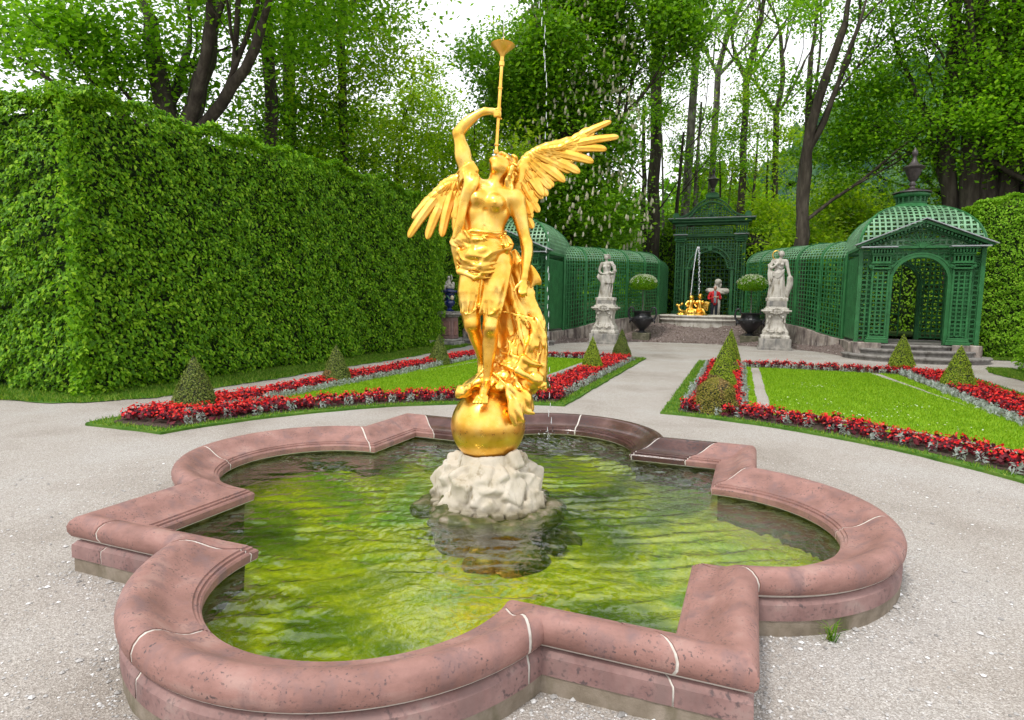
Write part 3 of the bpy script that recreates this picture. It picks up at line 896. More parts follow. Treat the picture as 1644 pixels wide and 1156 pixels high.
def basin():
    root = empty('fountain_basin', (0, 0, 0), 0, 'low red sandstone basin of four round lobes and four square corners, filled with green water', 'fountain basin')
    cop = [(.045, .135), (.0, .150), (-.004, .195), (.004, .207), (.018, .209), (.018, .222), (.034, .225), (.036, .236), (.060, .241),
           (.095, .248), (.13, .262), (.16, .282), (.19, .306), (.22, .328), (.25, .342), (.28, .346), (.308, .338), (.332, .315), (.344, .285),
           (.342, .250), (.328, .222), (.305, .204), (.275, .197)]
    cop = cop[::-1]
    pl = [(.10, .085), (.10, .192), (.285, .194), (.308, .188), (.318, .176), (.328, .168), (.330, .150), (.330, .086)]
    pl = pl[::-1]
    cuts = [.3, 1.02, 1.38, 1.97, 2.65, 4.0, 4.55, 5.0, 6.35, 6.98, 7.5, 8.02, 8.72, 10.02, 10.6, 11.0, 12.3]
    g = .016
    for a, b in zip(cuts[:-1], cuts[1:]):
        ia, ib = s2i(a) , s2i(b) if b < 12 else 4 * NS + s2i(b - 12)
        step = lambda i: .22 if ((i % NS) < NL or (i % NS) >= NL + NA) else .36       # index units for ~ a joint's half width
        wet = 6.35 <= a <= 8.1
        dz = rng.normal() * .0006
        ga, gb = (.15 * rng.uniform(.7, 1.25) for _ in range(2))
        for prof, nm, mt in ((cop, 'coping_stone', SAND_WET if wet else SAND), (pl, 'plinth_stone', SAND2)):
            k = 1.0 if nm == 'coping_stone' else .7
            V, F = sweep([(d, z + dz) for d, z in prof], ia + ga * k, ib - gb * k)
            me = np_mesh(nm, V, F, True); me.set_sharp_from_angle(angle=math.radians(38))
            o = link(nm, me, mt, root)
            if wet and nm == 'coping_stone': o['label'] = 'coping stone darkened by falling water'
    # mortar and footing run all the way round just behind the stone faces
    V, F = sweep([(d + (.005 if d < .12 else -.005 if d > .3 else 0), z - .006) for d, z in cop]); link('coping_mortar', np_mesh('coping_mortar', V, F, True), MORTAR, root)
    V, F = sweep([(d - .004 * (d > .2), z - .002) for d, z in pl]); link('plinth_mortar', np_mesh('plinth_mortar', V, F, True), MORTAR, root)
    V, F = sweep([(.322, -.10), (.324, .084), (.06, .084), (.06, -.10)])
    V = V + np.concatenate([rng.normal(size=(len(V), 2)) * .0025, np.zeros((len(V), 1))], 1)
    link('footing', np_mesh('footing', V, F), CONC, root)
    V, F = sweep([(.10, -.45), (.058, -.45), (.056, .0), (.050, .10), (.050, .14), (.10, .14)][::-1])
    link('inner_wall', np_mesh('inner_wall', V, F), INNER, root)
    # basin floor
    m, nt, b = base_mat('algae covered basin floor', rough=.7, spec=.2)
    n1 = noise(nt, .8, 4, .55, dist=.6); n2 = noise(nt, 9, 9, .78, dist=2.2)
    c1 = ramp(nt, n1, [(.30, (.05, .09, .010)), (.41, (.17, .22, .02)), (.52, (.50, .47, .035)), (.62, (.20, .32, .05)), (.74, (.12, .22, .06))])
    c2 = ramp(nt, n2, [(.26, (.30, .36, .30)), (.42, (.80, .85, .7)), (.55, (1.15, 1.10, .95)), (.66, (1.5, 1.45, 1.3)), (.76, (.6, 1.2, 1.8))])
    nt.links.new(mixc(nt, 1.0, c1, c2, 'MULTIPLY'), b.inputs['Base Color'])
    mb = MB(); N = 110
    gx = np.linspace(-2.7, 2.7, N); X, Y = np.meshgrid(gx, gx, indexing='ij')
    Z = -.20 + .03 * np.sin(X * 2.1 + 1) * np.cos(Y * 1.7) - .02 * np.cos(X * 5 + Y * 3)
    V = np.stack([X, Y, Z], -1).reshape(-1, 3); i = np.arange(N - 1)[:, None] * N + np.arange(N - 1)[None]
    rg = ring(.055); dd = np.sqrt(((V[:, None, :2] - rg[None]) ** 2).sum(-1)).min(1)
    V[:, 2] += .13 * np.exp(-(dd / .10) ** 1.3) + .015 * fnoise(V, 8, 2)
    F = np.stack([i, i + N, i + N + 1, i + 1], -1).reshape(-1, 4)
    ctr = V[F].mean(1); F = F[inside_basin(ctr[:, 0], ctr[:, 1], .10)]
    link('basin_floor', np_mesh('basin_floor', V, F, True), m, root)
    return root

def water():
    m = bpy.data.materials.new('pool water'); m.use_nodes = True; nt = m.node_tree; nt.nodes.clear()
    out = nt.nodes.new('ShaderNodeOutputMaterial')
    tr = nt.nodes.new('ShaderNodeBsdfTransparent'); tr.inputs['Color'].default_value = (.80, .92, .46, 1)
    gl = nt.nodes.new('ShaderNodeBsdfGlossy'); gl.inputs['Roughness'].default_value = .03
    fr = nt.nodes.new('ShaderNodeFresnel'); fr.inputs['IOR'].default_value = 1.42
    mp = nt.nodes.new('ShaderNodeMath'); mp.operation = 'MULTIPLY_ADD'; mp.inputs[1].default_value = 2.7; mp.inputs[2].default_value = -.03
    mx = nt.nodes.new('ShaderNodeMixShader')
    nt.links.new(fr.outputs[0], mp.inputs[0]); nt.links.new(mp.outputs[0], mx.inputs[0])
    nt.links.new(tr.outputs[0], mx.inputs[1]); nt.links.new(gl.outputs[0], mx.inputs[2])
    nt.links.new(mx.outputs[0], out.inputs['Surface'])
    bn = nd(nt, 'ShaderNodeBump', Strength=.45, Distance=.012)
    nt.links.new(noise(nt, 17, 3, .5, dist=1.2), bn.inputs['Height'])
    nt.links.new(bn.outputs[0], gl.inputs['Normal']); nt.links.new(bn.outputs[0], fr.inputs['Normal'])
    N = 470
    gx = np.linspace(-2.7, 2.7, N); X, Y = np.meshgrid(gx, gx, indexing='ij')
    r1 = np.hypot(X + .24, Y - 2.3); r2 = np.hypot(X - .15, Y + .0)
    P = np.stack([X, Y, X * 0], -1)
    pat = np.clip(.35 + .9 * fnoise(P, 2.4, 6, 2), 0, 1.3)
    side = .25 + .75 / (1 + np.exp(-(X * .8 - Y * .1 + .1) * 4))          # the drops send their rings over the right half
    Z = .0105 * np.sin(r1 * 36 + 1.9 * fnoise(P, 4.5, 3, 2)) * np.exp(-r1 * .30) * (.15 + pat) * side
    Z += .0020 * np.sin(r2 * 40 + 2.0 * fnoise(P, 3.5, 8)) * np.exp(-r2 * .9)
    Z += .0044 * fnoise(P, 10, 13, 2) * (.4 + pat) + .0022 * fnoise(P, 34, 14) * pat + .016 * np.exp(-r1 * r1 * 7) * fnoise(P, 30, 5)
    V = np.stack([X, Y, .115 + Z], -1).reshape(-1, 3); i = np.arange(N - 1)[:, None] * N + np.arange(N - 1)[None]
    F = np.stack([i, i + N, i + N + 1, i + 1], -1).reshape(-1, 4)
    ctr = V[F].mean(1); F = F[inside_basin(ctr[:, 0], ctr[:, 1], .08)]
    o = link('water', np_mesh('water', V, F, True), m); tag(o, kind='structure')

def rock():
    root = empty('rock_pedestal', (-.01, 0, 0), 0, 'cream coloured pile of carved rocks rising from the water under the golden sphere', 'rock pedestal')
    s = Sculpt((-.54, -.54, .08), (.54, .54, .60), .0095)
    r = np.random.default_rng(12)
    s.cap((0, 0, .02), (0, 0, .38), .375, .26, .02); s.cap((.0, .0, .06), (.0, .0, .10), .41, .39, .02)
    for i in range(24):
        a = i * .2618; s.box((.405 * math.cos(a), .39 * math.sin(a), .11), (.06, .05, .05), .012, .02, rotm((0, 0, 1), a + r.normal() * .3))
    for k, (R0, zc, n, sz) in enumerate(((.345, .16, 17, .095), (.31, .27, 14, .105), (.25, .37, 12, .095), (.25, .45, 9, .07))):
        for i in range(n):
            a = 2 * PI * i / n + k * .8 + r.uniform(-.15, .15)
            rr = R0 * (1 + r.uniform(-.10, .08)); q = sz * r.uniform(.75, 1.25)
            if k == 3 and -2.6 < math.atan2(math.sin(a), math.cos(a)) < -.9: continue
            R = rotm((r.normal(), r.normal(), r.normal()), r.uniform(0, 3))
            s.box((rr * math.cos(a), rr * math.sin(a) * .95, zc + r.uniform(-.03, .03)), (q, q * .8, q * .75), .010, .030, R)
    s.ell((0, 0, .735), (.295, .295, .295), .01, op='s')
    s.displace(lambda P: .010 * np.minimum(np.abs(fnoise(P, 9, 4)), 1) - .005 + .004 * np.abs(fnoise(P, 32, 5)))
    me = s.mesh('carved_rocks', True); me.set_sharp_from_angle(angle=math.radians(26)); link('carved_rocks', me, LIME, root)
    s = Sculpt((-.85, -.75, -.42), (.85, .75, .20), .02)
    s.cap((0, 0, -.35), (0, 0, .0), .46, .42, .03)
    for i in range(22):
        a = 2 * PI * i / 22; q = r.uniform(.08, .14)
        s.ell((.455 * math.cos(a) + r.normal() * .02, .44 * math.sin(a) + r.normal() * .02, .085 + r.uniform(-.03, .015)), (q * 1.2, q, q * .55), .02)
    for i in range(16):
        a = r.uniform(-1.3, .6); q = r.uniform(.07, .15)
        s.ell((.60 * math.cos(a), .55 * math.sin(a), -.2 + r.uniform(-.1, .1)), (q, q, q * .8), .03)
    s.displace(lambda P: .02 * fnoise(P, 16, 41) + .01 * fnoise(P, 40, 42))
    link('wet_rocks', s.mesh('wet_rocks', True), WET_ROCK, root)
    g = np.array([0]); mb = MB()
    me = bpy.data.meshes.new('golden_sphere'); bm = bmesh.new(); bmesh.ops.create_uvsphere(bm, u_segments=96, v_segments=64, radius=.291); bm.to_mesh(me); bm.free()
    for p in me.polygons: p.use_smooth = True
    o = link('golden_sphere', me, GOLD, loc=(-.027, .01, .722))
    tag(o, 'smooth golden sphere resting on the cream rocks under the foot of the winged figure', 'sphere')

def jet(tip, d):
    WAT = bpy.data.materials.new('falling water'); WAT.use_nodes = True
    b = WAT.node_tree.nodes['Principled BSDF']; b.inputs['Base Color'].default_value = (.95, .97, 1, 1); b.inputs['Roughness'].default_value = .08
    b.inputs['Transmission Weight'].default_value = .55; b.inputs['IOR'].default_value = 1.33
    c, s_ = math.cos(STAT_RZ), math.sin(STAT_RZ)
    rot = lambda p: np.array((p[0] * c - p[1] * s_, p[0] * s_ + p[1] * c, p[2]))
    p0 = rot(tip); end = np.array((-.22, 2.32, .12))
    mb = MB(); rr = np.random.default_rng(4)
    top = p0[2] + 1.25; pts = []
    for t in np.linspace(0, 1, 16):
        pts.append(p0 + np.array((.02, .30, 0)) * t * t + np.array((0, 0, top - p0[2])) * (1 - (1 - t) ** 2))
    mb.tube(pts, np.linspace(.0035, .009, 16), 6)
    root = mb.build('water_jet', WAT, smooth=True); mb = MB()
    P = pts[-1]; v = (end - P)
    for t in np.linspace(0.02, 1, 70):
        q = P + np.array((v[0] * (t ** .6), v[1] * (t ** .6), v[2] * t * t if t < .5 else v[2] * (t * 1.5 - .5))) + rr.normal(size=3) * .012
        L = rr.uniform(.012, .05)
        mb.tube([q + (0, 0, L), q + (0, 0, L * .3), q - (0, 0, L * .5), q - (0, 0, L)], [.001, .004, .005, .001], 5)
    for i in range(46):
        a = rr.uniform(0, 6.28); R = abs(rr.normal()) * .16
        q = end + np.array((R * math.cos(a), R * math.sin(a), rr.uniform(-.01, .09)))
        r = rr.uniform(.002, .007)
        mb.tube([q + (0, 0, r), q, q - (0, 0, r)], [r * .3, r, r * .3], 5)
    tag(mb.build('falling_drops', WAT, root, smooth=True), kind='stuff')
    tag(root, 'thin jet of water from the trumpet falling back into the basin as drops', 'water jet')

# ------------------------------------------------------------------ ground
def gravel_mat():
    m, nt, b = base_mat('pale crushed gravel', rough=.85, spec=.25)
    tc = nt.nodes.new('ShaderNodeTexCoord')
    v = nt.nodes.new('ShaderNodeTexVoronoi'); v.inputs['Scale'].default_value = 150
    nt.links.new(tc.outputs['Object'], v.inputs['Vector'])
    sep = nt.nodes.new('ShaderNodeSeparateColor'); nt.links.new(v.outputs['Color'], sep.inputs[0])
    c = ramp(nt, sep.outputs[0], [(0, (.25, .23, .210)), (.35, (.335, .312, .288)), (.7, (.395, .372, .350)), (1, (.53, .51, .485))])
    n = noise(nt, .55, 5, .6)
    c2 = ramp(nt, n, [(.3, (.74, .69, .64)), (.5, (.97, .94, .91)), (.62, (1.02, 1.01, 1.0)), (.8, (1.16, 1.15, 1.14))])
    n3 = noise(nt, 240, 2, .6)
    c3 = ramp(nt, n3, [(.3, (.80, .79, .78)), (.7, (1.12, 1.12, 1.12))])
    nt.links.new(mixc(nt, 1.0, mixc(nt, 1.0, c, c2, 'MULTIPLY'), c3, 'MULTIPLY'), b.inputs['Base Color'])
    bump(nt, b, v.outputs['Distance'], .55, .006)
    return m
GRAVEL = gravel_mat()
SOIL = stone_mat('dark soil', [(.3, (.030, .020, .014)), (.6, (.075, .052, .038)), (.8, (.13, .10, .08))], 30, .95, .9)
def grass_ground(name, stops, sc=3):
    m, nt, b = base_mat(name, rough=.85, spec=.15)
    c = ramp(nt, noise(nt, sc, 6, .65), stops)
    nt.links.new(c, b.inputs['Base Color']); bump(nt, b, noise(nt, 120, 3, .7), .5, .02)
    return m
LAWN = grass_ground('lawn turf', [(.3, (.12, .25, .010)), (.5, (.18, .34, .012)), (.75, (.26, .41, .025))], 2.2)
ROUGH_GRASS = grass_ground('path side turf', [(.3, (.035, .10, .012)), (.5, (.075, .17, .02)), (.75, (.15, .22, .04))], 4)
FOREST = grass_ground('woodland floor', [(.3, (.012, .022, .008)), (.5, (.03, .055, .014)), (.75, (.07, .10, .03))], .8)

def flat_poly(name, outer, holes=(), z=0.0, mat=None, parent=None, side=0.0):
    from mathutils.geometry import tessellate_polygon
    loops = [[Vector((p[0], p[1], 0)) for p in outer]] + [[Vector((p[0], p[1], 0)) for p in h] for h in holes]
    tri = tessellate_polygon(loops); pts = [v for l in loops for v in l]
    V = np.array([(p.x, p.y, z) for p in pts]); F = []
    for t in tri:
        a, b_, c = (V[i] for i in t)
        F.append(t if np.cross(b_ - a, c - a)[2] > 0 else (t[0], t[2], t[1]))
    FF = [np.array(F)]
    if side > 0:
        n = len(outer); V = np.concatenate([V, V[:n] - (0, 0, side)]); k = len(pts)
        A = sum(outer[i][0] * outer[(i + 1) % n][1] - outer[(i + 1) % n][0] * outer[i][1] for i in range(n))
        q = [(i, k + i, k + (i + 1) % n, (i + 1) % n) for i in range(n)]
        if A < 0: q = [t[::-1] for t in q]
        FF.append(np.array(q))
    return link(name, np_mesh(name, V, FF), mat, parent)

def exedra_v(u):
    """front border of the planted slope in front of the trellis"""
    return 18.2 + 4.35 * np.sqrt(np.clip(1 - (np.asarray(u, float) / 4.9) ** 2, 0, 1))

def ground():
    g = flat_poly('ground', [(-400, -300), (400, -300), (400, 700), (-400, 700)], [ring(.30)[::-1].tolist()], 0, GRAVEL); tag(g, kind='structure')
    # woodland floor behind the garden
    xs = np.linspace(-160, 160, 120); ys = np.linspace(21.9, 230, 90)
    X, Y = np.meshgrid(xs, ys, indexing='ij')
    Z = .6 + .25 * np.clip((Y - 24) / 6, 0, 1) + .03 * np.clip(Y - 34, 0, 300) + .3 * np.sin(X * .13) * np.sin(Y * .09) * np.clip((Y - 30) / 30, 0, 1)
    N, M = X.shape; V = np.stack([X, Y, Z], -1).reshape(-1, 3); i = np.arange(N - 1)[:, None] * M + np.arange(M - 1)[None]
    F = np.stack([i, i + M, i + M + 1, i + 1], -1).reshape(-1, 4)
    ctr = V[F].mean(1); F = F[~((np.abs(ctr[:, 0]) < 7) & (ctr[:, 1] < 27))]
    o = link('woodland_floor', np_mesh('woodland_floor', V, F, True), FOREST); tag(o, kind='structure')
    # planted slope: bark mulch and soil, rising to the trellis
    mm, nt, b = base_mat('brown grey bark mulch', rough=.95, spec=.15)
    c = ramp(nt, noise(nt, 16, 6, .7, dist=.6), [(.30, (.065, .045, .038)), (.47, (.17, .13, .115)), (.60, (.24, .19, .175)), (.78, (.38, .32, .30))])
    nt.links.new(c, b.inputs['Base Color']); bump(nt, b, noise(nt, 38, 5, .7), .8, .04)
    nu, nv = 150, 70; U = np.linspace(-5.9, 5.9, nu); T = np.linspace(0, 1, nv)
    P = []
    for u in U:
        f = 18.25 + 4.35 * math.sqrt(max(0, 1 - (u / 5.1) ** 2)) if abs(u) < 5.1 else 18.25
        bk = 26.4
        for t in T:
            v = f + (bk - f) * t
            h = max(0, min(1, (v - f) / 3.0)); h = h * h * (3 - 2 * h)
            lim = .72 if abs(u) < 3 else max(.30, .72 - (abs(u) - 3) * .22)
            P.append((u, v, -.01 + lim * h))
    P = np.array(P); P[:, 2] += (.03 * fnoise(P, 7, 3, 2) + .02 * fnoise(P, 22, 4)) * np.clip((P[:, 2] + .02) * 8, 0.3, 1) + .012
    i = np.arange(nu - 1)[:, None] * nv + np.arange(nv - 1)[None]
    o = link('planted_slope', np_mesh('planted_slope', P, np.stack([i, i + nv, i + nv + 1, i + 1], -1).reshape(-1, 4), True), mm)
    tag(o, kind='structure')
    # chips lying on it
    k = rng.integers(0, len(P), 9000); Q = P[k] + np.concatenate([rng.uniform(-.08, .08, (9000, 2)), np.full((9000, 1), .015)], 1)
    CH = leaf_mat('bark chips', [(0, (.09, .06, .05)), (.5, (.22, .17, .15)), (.85, (.32, .27, .25)), (1, (.55, .50, .47))], 0.0, .9, .1)
    o = link('bark_chips', quad_leaf_mesh('bark_chips', Q, np.array([[0, 0, 1.]]) + rng.normal(size=(9000, 3)) * .5, rng.uniform(.03, .09, 9000), .5), CH); tag(o, kind='stuff')
    # loose pebbles near the basin
    n = 15000
    ang = rng.uniform(0, 2 * PI, n); cam2 = np.array((1.785, -4.388))
    rad = 1.2 + 6.0 * rng.uniform(0, 1, n) ** 1.3
    dirs = CAM_YAW + PI / 2 + rng.uniform(-.78, .78, n)
    X = cam2[0] + rad * np.cos(dirs); Y = cam2[1] + rad * np.sin(dirs)
    R3 = ring(.33); j = rng.integers(0, len(R3), 5000)
    nn = R3[j] / np.linalg.norm(R3[j], axis=1)[:, None]
    X = np.concatenate([X, R3[j, 0] + nn[:, 0] * np.abs(rng.normal(size=5000)) * .10 + rng.normal(size=5000) * .02])
    Y = np.concatenate([Y, R3[j, 1] + nn[:, 1] * np.abs(rng.normal(size=5000)) * .10 + rng.normal(size=5000) * .02])
    ok = ~inside_basin(X, Y, .325) & (np.hypot(X, Y) < 4.9); X, Y = X[ok], Y[ok]; n = len(X)
    S = np.exp(rng.normal(size=n) * .45) * .0048
    base = np.array([(1, 0, 0), (.3, 1, 0), (-.8, .6, 0), (-.8, -.6, 0), (.4, -.9, 0), (.1, .1, .62), (-.1, 0, -.5)])
    th = rng.uniform(0, 6.28, n); c, s = np.cos(th), np.sin(th)
    B = base[None] * (1 + rng.normal(size=(n, 7, 3)) * .16) * S[:, None, None]
    V = np.stack([B[..., 0] * c[:, None] - B[..., 1] * s[:, None] + X[:, None], B[..., 0] * s[:, None] + B[..., 1] * c[:, None] + Y[:, None], B[..., 2] + S[:, None] * .25], -1).reshape(-1, 3)
    f = np.array([(0, 1, 5), (1, 2, 5), (2, 3, 5), (3, 4, 5), (4, 0, 5)])
    F = (np.arange(n)[:, None, None] * 7 + f[None]).reshape(-1, 3)
    PB = leaf_mat('pale pebbles', [(0, (.22, .21, .20)), (.3, (.36, .345, .33)), (.7, (.48, .465, .45)), (1, (.70, .69, .68))], 0, .8, .25)
    o = link('loose_gravel', np_mesh('loose_gravel', V, F), PB); tag(o, kind='stuff')

# ------------------------------------------------------------------ flower beds
CX0, CR0 = .12, 5.17
def bed_poly(side, dn, do, db, di, back=14.36):
    """right-hand bed outline inset by dn (near arc), do (outer), db (back), di (inner); side -1 mirrors it"""
    xi, xo, vb, R = .73 + di, 7.1 - do, back - db, CR0 + dn
    P = [(xi, vb)]
    a0 = math.acos((xi - CX0) / R); vlow = 1.05 + dn
    a1 = math.asin(vlow / R)
    P += [(CX0 + R * math.cos(a), R * math.sin(a)) for a in np.linspace(a0, a1, 40)]
    if xo > P[-1][0]: P.append((xo - .12, vlow)); P.append((xo, vlow + .12))
    P.append((xo, vb)); 
    if side < 0: P = [(float(np.interp(x, [.73, 1.57, 6.05, 7.1], [-.80, -1.50, -5.55, -6.15][::1])), y) for x, y in P]
    return P
def in_poly(poly, X, Y):
    p = np.array(poly); n = len(p); c = np.zeros(len(X), bool)
    for i in range(n):
        x1, y1 = p[i]; x2, y2 = p[(i + 1) % n]
        if y1 == y2: continue
        m = ((y1 > Y) != (y2 > Y)) & (X < (x2 - x1) * (Y - y1) / (y2 - y1) + x1)
        c ^= m
    return c
def densify(P, step=.15):
    out = []
    for a, b in zip(P, P[1:] + P[:1]):
        a = np.array(a); b = np.array(b); n = max(1, int(np.linalg.norm(b - a) / step))
        out += [tuple(a + (b - a) * i / n) for i in range(n)]
    return out
def wobble(P, amp=.02):
    P = np.array(densify(P)); Q = np.concatenate([P, np.zeros((len(P), 1))], 1)
    return [(float(x + a), float(y + b)) for (x, y), a, b in zip(P, amp * fnoise(Q, 6, 2), amp * fnoise(Q, 6, 9))]

GRASSM = leaf_mat('grass blades', [(0, (.10, .21, .006)), (.5, (.19, .33, .010)), (1, (.31, .43, .03))], .35, .5, .3)
GRASSY = leaf_mat('rough grass blades', [(0, (.045, .13, .010)), (.5, (.11, .24, .02)), (1, (.28, .34, .06))], .35, .5, .3)
def blades(name, n, box, test, h, z=0.03, mat=None, parent=None):
    X = rng.uniform(box[0], box[1], n); Y = rng.uniform(box[2], box[3], n); ok = test(X, Y); X, Y = X[ok], Y[ok]; n = len(X)
    H = h * rng.uniform(.5, 1.3, n); w = h * .16; th = rng.uniform(0, 6.28, n)
    L = rng.normal(size=(n, 2)) * h * .45
    V = np.stack([np.stack([X - w * np.cos(th), Y - w * np.sin(th), np.full(n, z)], 1), np.stack([X + w * np.cos(th), Y + w * np.sin(th), np.full(n, z)], 1),
                  np.stack([X + L[:, 0], Y + L[:, 1], z + H], 1)], 1).reshape(-1, 3)
    o = link(name, np_mesh(name, V, np.arange(3 * n).reshape(-1, 3)), mat or GRASSM, parent)
    return tag(o, kind='stuff')

RED_LEAF = leaf_mat('dark red begonia leaves', [(0, (.045, .008, .014)), (.5, (.10, .012, .022)), (1, (.17, .025, .035))], .25, .35, .5)
RED_FLOWER = leaf_mat('red begonia petals', [(0, (.46, .010, .020)), (.45, (.68, .020, .035)), (.8, (.82, .05, .035)), (1, (.85, .14, .12))], .3, .5, .3)
SILVER = leaf_mat('silver leaves', [(0, (.20, .24, .20)), (.5, (.33, .37, .34)), (1, (.48, .52, .50))], .1, .7, .2)
def plant_parts(seed, kind):
    """points for one plant: arrays (P, N, size)"""
    r = np.random.default_rng(seed)
    if kind == 'leaf': n, h, s, R = 26, (.03, .13), .062, .085
    elif kind == 'flower': n, h, s, R = 24, (.11, .20), .034, .085
    else: n, h, s, R = 30, (.01, .12), .060, .055
    a = r.uniform(0, 6.28, n); q = np.sqrt(r.uniform(0, 1, n)); z = r.uniform(*h, n)
    if kind == 'flower': z = z - q * .05
    P = np.stack([np.cos(a) * q * R, np.sin(a) * q * R, z], 1)
    N = np.stack([np.cos(a) * .7, np.sin(a) * .7, np.full(n, .7)], 1) + r.normal(size=(n, 3)) * .35
    if kind == 'silver': N = np.stack([-np.sin(a), np.cos(a), np.full(n, .3)], 1) + r.normal(size=(n, 3)) * .3
    return P, N, s * r.uniform(.7, 1.3, n)
def scatter_mesh(name, kind, pts, aspect, scale=None):
    """merge plants at pts (n,3) into one mesh"""
    A, B, C = [], [], []
    base = [plant_parts(i, kind) for i in range(9)]
    for i, p in enumerate(pts):
        P, N, S = base[i % 9]; t = (i * 2.399) % 6.28; c, s = math.cos(t), math.sin(t); R = np.array([[c, s, 0], [-s, c, 0], [0, 0, 1]])
        k = 1 if scale is None else scale[i]
        A.append(P @ R * k + p); B.append(N @ R); C.append(S * k)
    return quad_leaf_mesh(name, np.concatenate(A), np.concatenate(B), np.concatenate(C), aspect)

def line_pts(P, step, jit=.03):
    P = np.array(P, float); L = np.concatenate([[0], np.cumsum(np.linalg.norm(np.diff(P, axis=0), axis=1))])
    s = np.arange(0, L[-1], step); s = s + rng.uniform(-.15, .15, len(s)) * step
    Q = np.stack([np.interp(s, L, P[:, 0]), np.interp(s, L, P[:, 1])], 1)
    return Q + rng.normal(size=Q.shape) * jit
def sub_line(side, dn, do, db, di, which):
    """centre line of one border, from the inset outline"""
    P = np.array(bed_poly(side, dn, do, db, di))
    if which == 'inner': return np.array([P[0], P[1]])
    if which == 'near': return P[1:41]
    if which == 'outer': return P[-2:]
    return np.array([P[-1], P[0]])

